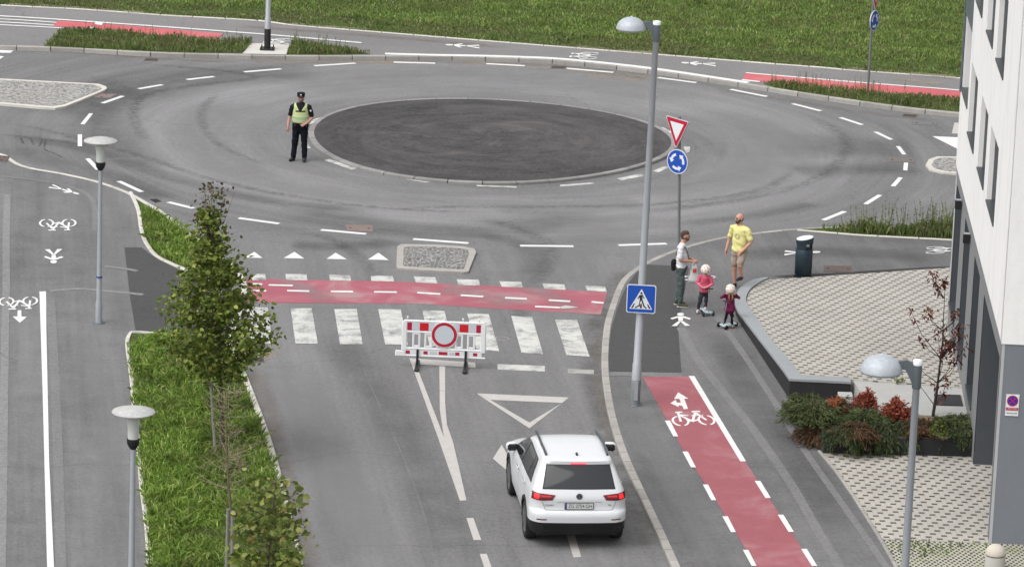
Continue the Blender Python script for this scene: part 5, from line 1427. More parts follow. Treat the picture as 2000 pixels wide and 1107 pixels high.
# ------------------------------------------------------------------ road barrier
M_bw = plain('barrier_plastic', (0.66, 0.67, 0.68), 0.4, 0, 0.05)
M_refl = plain('reflector_white', (0.47, 0.51, 0.55), 0.35, 0, 0.04)
M_refr = plain('reflector_red', (0.50, 0.010, 0.018), 0.35, 0, 0.06)
M_refr2 = plain('reflector_dark_red', (0.36, 0.010, 0.04), 0.4, 0, 0.06)
bl, br = P(811, 712, 0), P(914, 719, 0)
rzb = math.atan2(br.y-bl.y, br.x-bl.x)
mid = (bl+br)/2 + Vector((0, 0.32, 0))
bar = empty('road_barrier', Vector((mid.x+0.03, mid.y-0.45, 0)), 0.0, 'white plastic road barrier with red blocks and round red ringed sign on the zebra crossing', 'barrier')
mb = MB()
def BZ(z): return 0.24 + (z-0.06)*0.816
def seg_(x0, x1, z0, z1, d=0.05, b=0.012):
    z0, z1 = BZ(z0), BZ(z1)
    mb.bbox(((x0+x1)/2, 0, (z0+z1)/2), (x1-x0, d, z1-z0), b)
HW = 0.90
seg_(-HW+0.04, HW-0.04, 0.99, 1.04, 0.055); seg_(-HW, -HW+0.12, 0.20, 1.01, 0.055, 0.02); seg_(HW-0.12, HW, 0.20, 1.01, 0.055, 0.02)
seg_(-HW+0.10, HW-0.10, 0.745, 0.99, 0.035, 0.004); seg_(-HW+0.1, HW-0.1, 0.70, 0.745, 0.052)
seg_(-HW-0.13, HW, 0.06, 0.10, 0.055); seg_(-HW-0.13, -HW+0.1, 0.07, 0.22, 0.055, 0.02); seg_(-HW+0.08, HW-0.08, 0.10, 0.25, 0.035, 0.004); seg_(-HW+0.10, HW-0.10, 0.25, 0.30, 0.055); seg_(HW, HW+0.10, 0.30, 0.34, 0.04)
xs = np.linspace(-HW+0.12, HW-0.12, 13)
for k, x in enumerate(xs[1:-1]): seg_(x-0.022, x+0.022, 0.29, 0.71, 0.04, 0.008)
for x in (xs[1]+0.065, xs[-2]-0.065, xs[3]+0.06, xs[-4]-0.06): seg_(x-0.05, x+0.05, 0.30, 0.36, 0.04, 0.008); seg_(x-0.05, x+0.05, 0.65, 0.71, 0.04, 0.008)
mb.build('panel', M_bw, bar)
mb = MB()
for x in (-0.78, -0.33, 0.02, 0.40, 0.74):
    mb = MB(); mb.lathe([(0.012, 1.03), (0.012, 1.08), (0.024, 1.095), (0.018, 1.115), (0.004, 1.12)], c=(x, 0, 0), n=10); mb.build('peg', M_bw, bar)
mb = MB(); mr = MB(); mr2 = MB()
def fb2_(m_, x0, x1, z0, z1, y=-0.0195):
    z0, z1 = BZ(z0), BZ(z1)
    m_.box(((x0+x1)/2, y, (z0+z1)/2), (x1-x0, 0.004, z1-z0))
fb2_(mr2, -0.785, -0.685, 0.765, 0.975); fb2_(mb, -0.67, -0.53, 0.765, 0.975); fb2_(mr, -0.52, -0.33, 0.765, 0.975); fb2_(mb, -0.325, -0.2, 0.765, 0.975)
fb2_(mr2, 0.685, 0.785, 0.765, 0.975); fb2_(mb, 0.53, 0.67, 0.765, 0.975); fb2_(mr, 0.33, 0.52, 0.765, 0.975); fb2_(mb, 0.2, 0.325, 0.765, 0.975)
for x in (-0.76, -0.38, 0.30, 0.68): fb2_(mr2, x-0.045, x+0.045, 0.13, 0.215)
fb2_(mr2, -0.10, 0.09, 0.13, 0.215); fb2_(mb, -0.29, -0.13, 0.13, 0.215); fb2_(mb, 0.12, 0.24, 0.13, 0.215)
for m_, mt_, nm_ in ((mb, M_refl, 'white_reflector'), (mr, M_refr, 'red_reflector'), (mr2, M_refr2, 'red_reflector')):
    for k in range(len(m_.v)//8):
        q_ = MB(); q_.add(m_.v[8*k:8*k+8], [tuple(i-8*k for i in f) for f in m_.f[6*k:6*k+6]]); q_.build(nm_, mt_, bar)
mb = MB(); facexz(mb, circ(0.01, 0.745, 0.285, 40), -0.030, 0, 0.012); dsk = mb.build('sign_disc', M_swhite, bar)
mb = MB(); facexz(mb, circ(0.01, 0.745, 0.270, 40), -0.0425, 0); mb.build('red_ring', M_sred, dsk)
mb = MB(); facexz(mb, circ(0.01, 0.745, 0.205, 40), -0.045, 0); mb.build('white_centre', M_refl, dsk)
mb = MB()
for x in (-0.55, 0.48):
    mb = MB(); mb.bbox((x, 0.0, 0.035), (0.085, 0.80, 0.07), 0.02); mb.bbox((x, -0.045, 0.22), (0.05, 0.035, 0.38), 0.008); mb.bbox((x, -0.37, 0.035), (0.10, 0.10, 0.068), 0.02)
    mb.build('foot', M_black, bar)
bar.rotation_euler.z = R(-0.8)

# ------------------------------------------------------------------ bin and bollard
M_bin = plain('bin_blue_grey', (0.022, 0.038, 0.052), 0.45, 0.3, 0.1)
bn = empty('litter_bin', P(1568, 540, ZP), 0, 'dark cylindrical litter bin with a slanted white lid behind the paved square', 'litter bin')
mb = MB(); mb.lathe([(0.175, 0), (0.175, 0.07), (0.20, 0.075), (0.205, 0.66), (0.198, 0.67)], n=32); mb.build('container', M_bin, bn)
mb = MB()
vs = []; n_ = 24
for k in range(n_):
    a = R(60) + R(200)*k/(n_-1); a2 = a
    for r_, z in ((0.185, 0.64), (0.185, 0.84)): vs.append((r_*math.cos(a2+0.35), r_*math.sin(a2+0.35), z))
mb.add(vs, [(2*i, 2*i+1, 2*i+3, 2*i+2) for i in range(n_-1)], 0, True)
for a in (0.0, 0.55): mb.tube((0.17*math.cos(a), 0.17*math.sin(a), 0.64), (0.17*math.cos(a), 0.17*math.sin(a), 0.85), 0.02, n=8)
mb.build('hood_support', M_bin, bn)
mb = MB(); mb.lathe([(0.15, 0.45), (0.15, 0.70), (0.02, 0.71)], n=20); mb.build('inner_liner', M_black, bn)
def slant(r_, z, kx=0.10): return z
mb = MB(); n_ = 36; vs = []
for zz_, sl, rr in ((0.815, 0.0, 0.205), (0.93, 0.22, 0.208), (0.93, 0.22, 0.19)):
    for i in range(n_):
        t = 2*math.pi*i/n_; x, y = rr*math.cos(t), rr*math.sin(t); vs.append((x, y, zz_ + sl*(x*0.85+y*0.15)))
fs = [(k*n_+i, k*n_+(i+1) % n_, (k+1)*n_+(i+1) % n_, (k+1)*n_+i) for k in range(2) for i in range(n_)] + [tuple(range(n_-1, -1, -1)), tuple(range(2*n_, 3*n_))]
mb.add(vs, fs); hd = mb.build('hood', M_bin, bn)
mb = MB(); vs = [(0.196*math.cos(2*math.pi*i/n_), 0.196*math.sin(2*math.pi*i/n_), 0.936+0.22*(0.196*math.cos(2*math.pi*i/n_)*0.85+0.196*math.sin(2*math.pi*i/n_)*0.15)) for i in range(n_)]
vs += [(x, y, z-0.01) for x, y, z in vs]; mb.add(vs, [tuple(range(n_)), tuple(range(2*n_-1, n_-1, -1))] + [(i, n_+i, n_+(i+1) % n_, (i+1) % n_) for i in range(n_)]); mb.build('lid', plain('lid_white', (0.62, 0.66, 0.66), 0.3, 0.1, 0.05), hd)
mb = MB(); mb.bbox((-0.17, 0.0, 0.02), (0.1, 0.09, 0.04), 0.005); mb.build('foot', M_black, bn)
q = P(1945, 1066, 0.52)
bo = empty('bollard', Vector((q.x, q.y-0.02, ZP)), 0, 'round topped pale concrete bollard with a dark groove at the lower right corner', 'bollard')
mb = MB(); mb.lathe([(0.185, 0), (0.19, 0.05), (0.185, 0.27)], n=32); mb.build('shaft', concrete('bollard_stone', (0.42, 0.41, 0.38), 0.12), bo)
mb = MB(); mb.lathe([(0.172, 0.26), (0.172, 0.295)], n=32); mb.build('groove', M_black, bo)
mb = MB(); mb.lathe([(0.182, 0.29), (0.187, 0.31)] + [(0.186*math.cos(t), 0.32+0.17*math.sin(t)) for t in np.linspace(0.02, math.pi/2-0.03, 12)], n=32); mb.build('dome', concrete('bollard_dome', (0.47, 0.43, 0.37), 0.12), bo)

# ------------------------------------------------------------------ car
# local frame: rear at y = 0, front at y = 4.49, x to the right
ZL = [ (0.22, .30, 4.22, .80), (0.30, .13, 4.38, .865), (0.40, .055, 4.45, .90), (0.50, .02, 4.48, .912), (0.540, .005, 4.485, .918), (0.548, .0, 4.485, .920),
       (0.66, -.01, 4.47, .922), (0.72, .0, 4.45, .922), (0.755, .03, 4.42, .920), (0.77, .065, 4.40, .918), (0.86, .075, 4.33, .914), (0.95, .07, 4.20, .906), (1.0, .075, 3.95, .898), (1.05, .095, 3.55, .886), (1.09, .115, 3.34, .873),
       (1.12, .13, 3.27, .860), (1.20, .175, 3.13, .830), (1.28, .225, 2.98, .797), (1.36, .28, 2.82, .762), (1.44, .34, 2.64, .727), (1.52, .395, 2.45, .692), (1.56, .405, 2.33, .672), (1.595, .39, 2.20, .652),
       (1.625, .42, 2.02, .628), (1.645, .50, 1.85, .595), (1.658, .64, 1.68, .545), (1.668, .82, 1.5, .47)]
ZA = np.array(ZL)
def rad_r(z): return float(np.interp(z, [.2, .5, .9, 1.1, 1.6, 1.67], [.25, .30, .26, .17, .17, .25]))
def rad_f(z): return float(np.interp(z, [.2, .6, 1.0, 1.1, 1.6, 1.67], [.5, .60, .55, .30, .28, .25]))
def lv(z): return [float(np.interp(z, ZA[:, 0], ZA[:, k])) for k in (1, 2, 3)]
def side_w(z, y):
    """half width at height z, station y (corner rounding and plan taper)"""
    r0, r1, w_ = lv(z)
    w_ *= 1 - 0.020*((y-2.0)/2.2)**2 if True else 1
    rr, rf = rad_r(z), rad_f(z)
    if y < r0+rr: t = (r0+rr-y)/rr; return w_ - rr*(1-math.sqrt(max(0, 1-min(t, 1)**2)))
    if y > r1-rf: t = (y-(r1-rf))/rf; return w_ - rf*(1-math.sqrt(max(0, 1-min(t, 1)**2)))*0.8
    return w_
def rear_y(z, x):
    r0, r1, w_ = lv(z); w_ = w_*0.983; rr = rad_r(z); x = abs(x)
    bow = 0.045*(x/w_)**2
    if x <= w_-rr: return r0 + bow
    t = min((x-(w_-rr))/rr, 1); return r0 + 0.045*((w_-rr)/w_)**2 + (rr - rr*math.sqrt(max(0, 1-t*t)))
def outline(z):
    r0, r1, w_ = lv(z); rr, rf = rad_r(z), rad_f(z); pts = []
    wr = w_*0.983
    for k in range(11): x = (wr-rr)*k/10; pts.append((x, rear_y(z, x)))
    for k in range(1, 9):
        a = math.pi/2*k/8; x = wr-rr+rr*math.sin(a); pts.append((x, r0+0.045*((wr-rr)/wr)**2+rr-rr*math.cos(a)))
    ys = np.linspace(r0+rr+0.05, r1-rf, 70)
    for y in ys: pts.append((side_w(z, y), y))
    wf = side_w(z, r1-rf)
    for k in range(1, 9):
        a = math.pi/2*k/8; pts.append((wf-rf*0.8*(1-math.cos(a)), r1-rf+rf*math.sin(a)*0.9))
    xe = wf-rf*0.8
    for k in range(1, 7): x = xe*(1-k/6); pts.append((x, r1-rf*0.1+0.03*(k/6)))
    return pts
zs_ = []
for a, b in zip(ZA[:-1, 0], ZA[1:, 0]):
    m_ = max(1, int((b-a)/0.035)); zs_ += [a+(b-a)*k/m_ for k in range(m_)]
zs_.append(ZA[-1, 0])
rings = []
for z in zs_:
    h_ = outline(z); rings.append([(x, y, z) for x, y in h_] + [(-x, y, z) for x, y in h_[-2:0:-1]])
NN = len(rings[0])
WHR, WHY = 0.355, (0.87, 3.55)
def in_arch(x, y, z): return abs(x) > 0.55 and any((y-w_)**2 + (z-WHR)**2 < 0.41**2 for w_ in WHY)
mbb = MB(); V_ = [v for r_ in rings for v in r_]
Fw, Fb = [], []
for k in range(len(rings)-1):
    for i in range(NN):
        q = (k*NN+i, k*NN+(i+1) % NN, (k+1)*NN+(i+1) % NN, (k+1)*NN+i)
        c = [sum(V_[j][d] for j in q)/4 for d in range(3)]
        if in_arch(*c): continue
        (Fb if c[2] < (0.562 if (c[1] < 0.5 or c[1] > 4.0) else 0.40) else Fw).append(q)
top = rings[-1]; cxy = (0, 1.16)
prev = (len(rings)-1)*NN
for s_, z in ((0.8, 1.673), (0.5, 1.678), (0.2, 1.680)):
    b = len(V_); V_ += [(x*s_, cxy[1]+(y-cxy[1])*s_, z) for x, y, _ in top]
    for i in range(NN): Fw.append((prev+i, prev+(i+1) % NN, b+(i+1) % NN, b+i))
    prev = b
Fw.append(tuple(prev+i for i in range(NN)))
cw = P(1031, 1050, 0); cw2 = P(1001, 968, 0)
heading = math.atan2(cw2.x-cw.x, cw2.y-cw.y)
M_carp = plain('car_paint', (0.56, 0.57, 0.585), 0.22, 0, 0.015, spec=0.6)
M_clad = plain('car_cladding', (0.014, 0.014, 0.015), 0.6)
M_cglass = plain('car_glass', (0.010, 0.012, 0.014), 0.06, 0, 0.02, spec=0.8)
M_chrome = plain('chrome', (0.35, 0.36, 0.37), 0.25, 0.9)
M_tyre = plain('tyre_rubber_solid', (0.018, 0.018, 0.019), 0.85)
M_rim2 = plain('alloy', (0.16, 0.165, 0.17), 0.35, 0.7)
ch, sh = math.cos(-heading), math.sin(-heading)
lw = Vector((-0.90, WHY[0]))       # left rear contact in local frame
# the rear middle of the car on the ground
rw = P(1199, 1056, 0)
cmid = (cw + rw)/2
o_ = Vector((cmid.x+0.02, cmid.y+0.17, 0)) - Matrix.Rotation(-heading, 3, 'Z') @ Vector((0, WHY[0], 0))
car = empty('parked_car', o_, -heading, 'white compact SUV with black lower cladding, seen from behind with its brake lights lit', 'car')
mb = MB(); mb.add(V_, Fw, 0, True); mb.add(V_, Fb, 1, True); mb.build('body', [M_carp, M_clad], car)
def patch(name, mats, quads, f, off=0.006, nu=10, nv=6, par=car, smooth_=True):
    """quads in a 2D surface domain, draped on the body by f(a, b, off)"""
    mb = MB()
    for q in quads:
        vs = []
        for i in range(nu+1):
            for j in range(nv+1):
                s_, t = i/nu, j/nv
                a = (q[0][0]*(1-s_)+q[1][0]*s_)*(1-t) + (q[3][0]*(1-s_)+q[2][0]*s_)*t
                b = (q[0][1]*(1-s_)+q[1][1]*s_)*(1-t) + (q[3][1]*(1-s_)+q[2][1]*s_)*t
                vs.append(f(a, b, off))
        mb.add(vs, [(i*(nv+1)+j, (i+1)*(nv+1)+j, (i+1)*(nv+1)+j+1, i*(nv+1)+j+1) for i in range(nu) for j in range(nv)], 0, smooth_)
    return mb.build(name, mats, par)
def fr_(x, z, off):
    w_ = lv(z)[2]*0.983; rr = rad_r(z); ax = abs(x)
    y = rear_y(z, min(ax, w_)); nx = 0.0 if ax < w_-rr else min((ax-(w_-rr))/rr, 1.0)
    return (x + math.copysign(off*nx, x), y - off*math.sqrt(max(0, 1-nx*nx)), z)
def fs_(sgn): return lambda y, z, off: (sgn*(side_w(z, y)+off), y, z)
# rear window, its black frame, lights
patch('rear_window', M_cglass, [[(-0.66, 1.165), (0.66, 1.165), (0.575, 1.535), (-0.575, 1.535)]], fr_, 0.008, 16, 8)
patch('window_frame', M_clad, [[(-0.68, 1.15), (0.68, 1.15), (0.59, 1.55), (-0.59, 1.55)]], fr_, 0.004, 16, 8)
patch('brake_light', plain('lamp_red', (0.45, 0.01, 0.02), 0.3, emit=(1.0, 0.06, 0.10, 0.9)), [[(-0.15, 1.553), (0.15, 1.553), (0.15, 1.583), (-0.15, 1.583)]], fr_, 0.012, 6, 2)
M_lampd = plain('lamp_dark_red', (0.11, 0.004, 0.008), 0.2, spec=0.6); M_lampl = plain('lamp_lit', (0.5, 0.01, 0.015), 0.3, emit=(1.0, 0.02, 0.02, 0.75))
for s_ in (-1, 1):
    q = [[(s_*0.44, 1.055), (s_*0.50, 0.965), (s_*0.70, 0.955), (s_*0.70, 1.08)], [(s_*0.70, 1.08), (s_*0.70, 0.955), (s_*0.868, 0.968), (s_*0.850, 1.10)]]
    tl = patch('tail_light', M_lampd, q, fr_, 0.012, 8, 5)
    patch('lit_segment', M_lampl, [[(s_*0.735, 1.065), (s_*0.74, 0.98), (s_*0.825, 0.988), (s_*0.81, 1.075)]], fr_, 0.016, 5, 3, tl)
    patch('lit_bar', plain('lamp_half', (0.3, 0.01, 0.015), 0.3, emit=(1, 0.03, 0.04, 0.25)), [[(s_*0.52, 1.045), (s_*0.53, 1.02), (s_*0.70, 1.02), (s_*0.70, 1.05)]], fr_, 0.016, 4, 2, tl)
# seams of the tailgate, handle recess, bumper crease
M_line = plain('panel_gap', (0.10, 0.10, 0.105), 0.7)
patch('tailgate_seam', M_line, [[(-0.62, 0.775), (0.62, 0.775), (0.62, 0.783), (-0.62, 0.783)], [(-0.625, 0.78), (-0.617, 0.78), (-0.68, 0.93), (-0.69, 0.93)], [(0.617, 0.78), (0.625, 0.78), (0.69, 0.93), (0.68, 0.93)]], fr_, 0.004, 12, 1)
patch('tailgate_crease_shade', plain('crease_shade', (0.33, 0.335, 0.34), 0.4), [[(-0.42, 0.925), (0.42, 0.925), (0.42, 0.935), (-0.42, 0.935)]], fr_, 0.005, 12, 1)  # flat strip, the crease's shade put into its grey colour
patch('lower_bumper_trim', plain('bumper_dark', (0.006, 0.006, 0.006), 0.6), [[(-0.62, 0.40), (0.62, 0.40), (0.66, 0.49), (-0.66, 0.49)]], fr_, 0.006, 12, 2)
# number plate
y0 = rear_y(0.85, 0.0) - 0.012
np_ = MB(); np_.bbox((0, y0, 0.855), (0.54, 0.012, 0.125), 0.003); plt_ = np_.build('number_plate', M_black, car)
mb = MB(); mb.box((0.0, y0-0.0075, 0.855), (0.515, 0.003, 0.105)); mb.build('plate_face', plain('plate_white', (0.50, 0.51, 0.50), 0.4), plt_)
mb = MB(); mb.box((-0.243, y0-0.010, 0.855), (0.026, 0.002, 0.105)); mb.build('blue_band', M_sdblue, plt_)
lettering('ZG 2754-GH', 0.098, 0.018, 0.855, y0-0.0095, M_ink, plt_, sx=0.82)
# emblem: ring with a V over a W
ye = rear_y(1.03, 0)-0.014
mb = MB(); facexz(mb, circ(0, 1.035, 0.060, 28), ye+0.006, 0, 0.006); em = mb.build('emblem', M_black, car)
mb = MB()
for q in ring2(0, 1.035, 0.060, 0.060, 0.010, 0, 360, 28): facexz(mb, q, ye-0.001, 0, 0.003)
for a, b in (((-0.026, 1.082), (0.0, 1.042)), ((0.026, 1.082), (0.0, 1.042)), ((-0.046, 1.062), (-0.020, 0.988)), ((0.046, 1.062), (0.020, 0.988)), ((-0.020, 0.988), (0.0, 1.030)), ((0.020, 0.988), (0.0, 1.030))): facexz(mb, seg2(a, b, 0.010), ye-0.0012, 0, 0.0022)
mb.build('emblem_ring', M_chrome, em)
lettering('TIGUAN', 0.045, -0.55, 0.865, fr_(-0.55, 0.865, 0.006)[1], M_dmetal, car, 'badge')
lettering('TDI', 0.045, 0.57, 0.865, fr_(0.57, 0.865, 0.006)[1], M_dmetal, car, 'badge')
# side windows, pillars, seams, handles
for s_ in (-1, 1):
    f_ = fs_(s_)
    patch('side_window', M_cglass, [[(0.62, 1.17), (1.05, 1.14), (1.06, 1.53), (0.86, 1.50)]], f_, 0.006, 6, 6)
    patch('side_window', M_cglass, [[(1.10, 1.14), (1.92, 1.13), (1.90, 1.545), (1.11, 1.535)]], f_, 0.006, 8, 6)
    patch('side_window', M_cglass, [[(1.99, 1.13), (2.95, 1.13), (2.42, 1.50), (1.97, 1.545)]], f_, 0.006, 8, 6)
    patch('window_trim', M_clad, [[(0.58, 1.145), (3.02, 1.11), (2.45, 1.535), (0.84, 1.53)]], f_, 0.003, 20, 8)
    patch('door_seam', M_line, [[(1.945, 0.42), (1.955, 0.42), (1.945, 1.12), (1.935, 1.12)], [(1.02, 0.80), (1.03, 0.80), (1.02, 1.12), (1.01, 1.12)], [(3.0, 0.42), (3.01, 0.42), (3.02, 1.1), (3.01, 1.1)]], f_, 0.003, 1, 10)
    patch('shoulder_crease_shade', plain('crease_shade', (0.33, 0.335, 0.34), 0.4), [[(0.5, 0.985), (3.6, 0.955), (3.6, 0.965), (0.5, 0.997)]], f_, 0.003, 30, 1)  # shade under the shoulder line painted as a thin grey strip
    for y in (1.20, 2.10):
        mb = MB(); x = s_*(side_w(0.985, y)+0.022); mb.bbox((x, y, 0.99), (0.03, 0.19, 0.03), 0.01); mb.bbox((x-s_*0.015, y, 0.99), (0.03, 0.05, 0.026), 0.006); mb.build('door_handle', M_carp, car)
    mi_ = MB(); Mx = Matrix.Translation((s_*(side_w(1.12, 2.95)+0.08), 2.92, 1.15)) @ Matrix.Rotation(s_*R(-8), 4, 'Z')
    vs = []; ns = 14
    for i in range(ns+1):
        a = math.pi*i/ns
        for j in range(16):
            b = 2*math.pi*j/16; sx, sy, sz = math.sin(a)*math.cos(b), math.sin(a)*math.sin(b), math.cos(a)
            pw = lambda t, e: math.copysign(abs(t)**e, t)
            vs.append(Mx @ Vector((0.125*pw(sx, 0.7), 0.07*pw(sy, 0.8), 0.085*pw(sz, 0.75))))
    fs = [(i*16+j, i*16+(j+1) % 16, (i+1)*16+(j+1) % 16, (i+1)*16+j) for i in range(ns) for j in range(16)]
    mi_.add(vs, [f for f in fs if 1], 0, True); mir = mi_.build('wing_mirror', M_carp, car)
    mb = MB(); mb.bbox((0, -0.062, -0.008), (0.205, 0.05, 0.13), 0.03, M=Mx); mb.build('mirror_glass', M_clad, mir)
    mb = MB(); mb.bbox((-s_*0.12, 0.02, -0.05), (0.10, 0.06, 0.04), 0.01, M=Mx); mb.build('mirror_foot', M_clad, mir)
    # roof rail
    rl = []
    for t in np.linspace(0, 1, 14):
        y = 0.66 + 1.62*t; x = s_*(0.585 - 0.03*abs(t-0.4)); z = 1.655 + 0.035*math.sin(math.pi*min(max(t, 0.03), 0.97))**0.4 - 0.035*t*t
        rl.append((x, y, z))
    mb = MB(); mb.path(rl, 0.024, 8); mb.build('roof_rail', plain('rail_grey', (0.07, 0.075, 0.08), 0.4, 0.5), car)
    # wheels with arches
    for wy in WHY:
        xo = s_*0.905
        whl = bpy.data.objects.new('wheel', None); whl.location = (xo, wy, WHR); whl.rotation_euler = (0, s_*math.pi/2, 0); link(whl, car); whl.empty_display_size = 0.2
        prof = [(0.235, -0.20), (0.33, -0.205), (0.352, -0.18), (0.355, -0.10), (0.352, -0.02), (0.335, 0.005), (0.30, 0.012), (0.25, 0.0)]
        mb = MB(); mb.lathe(prof, n=40); mb.build('tyre', M_tyre, whl)
        mb = MB(); mb.lathe([(0.05, -0.1), (0.235, -0.1), (0.25, 0.0), (0.238, 0.004)], n=32)
        for k in range(5):
            for d_ in (-0.11, 0.11):
                a = k*2*math.pi/5 + d_; mb.path([(0.05*math.cos(a), 0.05*math.sin(a), -0.005), (0.24*math.cos(a*1.0), 0.24*math.sin(a), 0.0)], 0.014, 5)
        mb.lathe([(0.055, -0.05), (0.055, 0.0), (0.03, 0.006)], n=16)
        mb.build('rim', M_rim2, whl)
        mb = MB(); vs = []
        ang_ = [R(a) for a in np.linspace(-8, 188, 30)]
        for a in ang_:
            for r_, o in ((0.385, 0.0), (0.39, 0.014), (0.455, 0.012), (0.462, -0.004)):
                y, z = wy+r_*math.cos(a), WHR+r_*math.sin(a); zz_ = max(z, 0.23)
                vs.append((s_*(side_w(zz_, min(max(y, 0.36), 4.3))+o), y, z))
        mb.add(vs, [(4*i+j, 4*i+j+1, 4*i+5+j, 4*i+4+j) for i in range(29) for j in range(3)], 0, True); mb.build('wheel_arch', M_clad, car)
        mb = MB(); vs = []
        for a in ang_:
            for x in (0.60, 0.915): vs.append((s_*x, wy+0.41*math.cos(a), WHR+0.41*math.sin(a)))
        mb.add(vs, [(2*i, 2*i+1, 2*i+3, 2*i+2) for i in range(29)], 0, True)
        mb.box((s_*0.60, wy, 0.50), (0.01, 0.82, 0.5)); mb.build('wheel_housing', M_black, car)
mb = MB(); mb.box((0, 2.2, 0.30), (1.5, 3.9, 0.12)); mb.build('underbody', M_black, car)
mb = MB(); mb.prism([(-0.012, 0.0), (0.012, 0.0), (0.006, 0.11), (-0.006, 0.11)], 0.0, 0.006); 
mb = MB(); mb.add([(-0.02, 0.62, 1.655), (0.02, 0.62, 1.655), (0.018, 0.76, 1.672), (-0.018, 0.76, 1.672), (-0.004, 0.62, 1.725), (0.004, 0.62, 1.725)], [(0, 1, 5, 4), (1, 2, 5), (2, 3, 4, 5), (3, 0, 4)]); mb.build('roof_antenna', M_black, car)
patch('roof_seam', M_line, [[(-0.60, 1.60), (0.60, 1.60), (0.59, 1.605), (-0.59, 1.605)]], fr_, 0.003, 14, 1)
patch('rear_reflector', M_lampd, [[(-0.78, 0.60), (-0.60, 0.60), (-0.60, 0.62), (-0.78, 0.62)], [(0.60, 0.60), (0.78, 0.60), (0.78, 0.62), (0.60, 0.62)]], fr_, 0.006, 6, 1)

# ------------------------------------------------------------------ people (signed distance bodies)
def surf_nets(D, ids, org, h):
    S = D < 0
    nx, ny, nz = D.shape
    cnt = np.zeros((nx-1, ny-1, nz-1), np.int8)
    sl = lambda o, n: slice(o, n-1+o)
    for a in (0, 1):
        for b in (0, 1):
            for c in (0, 1): cnt += S[sl(a, nx), sl(b, ny), sl(c, nz)]
    act = np.argwhere((cnt > 0) & (cnt < 8))
    idx = -np.ones((nx-1, ny-1, nz-1), np.int64); idx[tuple(act.T)] = np.arange(len(act))
    acc = np.zeros((len(act), 3)); num = np.zeros(len(act))
    cor = [(a, b, c) for a in (0, 1) for b in (0, 1) for c in (0, 1)]
    for p in cor:
        for ax in range(3):
            if p[ax]: continue
            q = list(p); q[ax] = 1
            dp = D[act[:, 0]+p[0], act[:, 1]+p[1], act[:, 2]+p[2]]; dq = D[act[:, 0]+q[0], act[:, 1]+q[1], act[:, 2]+q[2]]
            m = (dp < 0) != (dq < 0); t = np.where(m, dp/(dp-dq+1e-12), 0)
            pt = np.array(p, float)[None] + np.zeros((len(act), 3)); pt[:, ax] += t
            acc += pt*m[:, None]; num += m
    V = (act + acc/num[:, None])*h + org
    F = []
    for ax in range(3):
        a1, a2 = (ax+1) % 3, (ax+2) % 3
        s0 = [slice(None)]*3; s1 = [slice(None)]*3; s0[ax] = slice(0, -1); s1[ax] = slice(1, None)
        A, B = S[tuple(s0)], S[tuple(s1)]
        e = np.argwhere(A != B); 
        ok = (e[:, a1] > 0) & (e[:, a2] > 0) & (e[:, a1] < D.shape[a1]-1) & (e[:, a2] < D.shape[a2]-1); e = e[ok]
        fl = A[tuple(e.T)]
        def cell(d1, d2):
            c = e.copy(); c[:, a1] -= d1; c[:, a2] -= d2; return idx[tuple(c.T)]
        q = np.stack([cell(1, 1), cell(0, 1), cell(0, 0), cell(1, 0)], 1)
        q[~fl] = q[~fl][:, ::-1]; F.append(q)
    F = np.concatenate(F); F = F[(F >= 0).all(1)]
    vid = ids[tuple(np.clip(np.round((V-org)/h).astype(int), 0, np.array(D.shape)-1).T)]
    return V, F, vid[F[:, 0]]
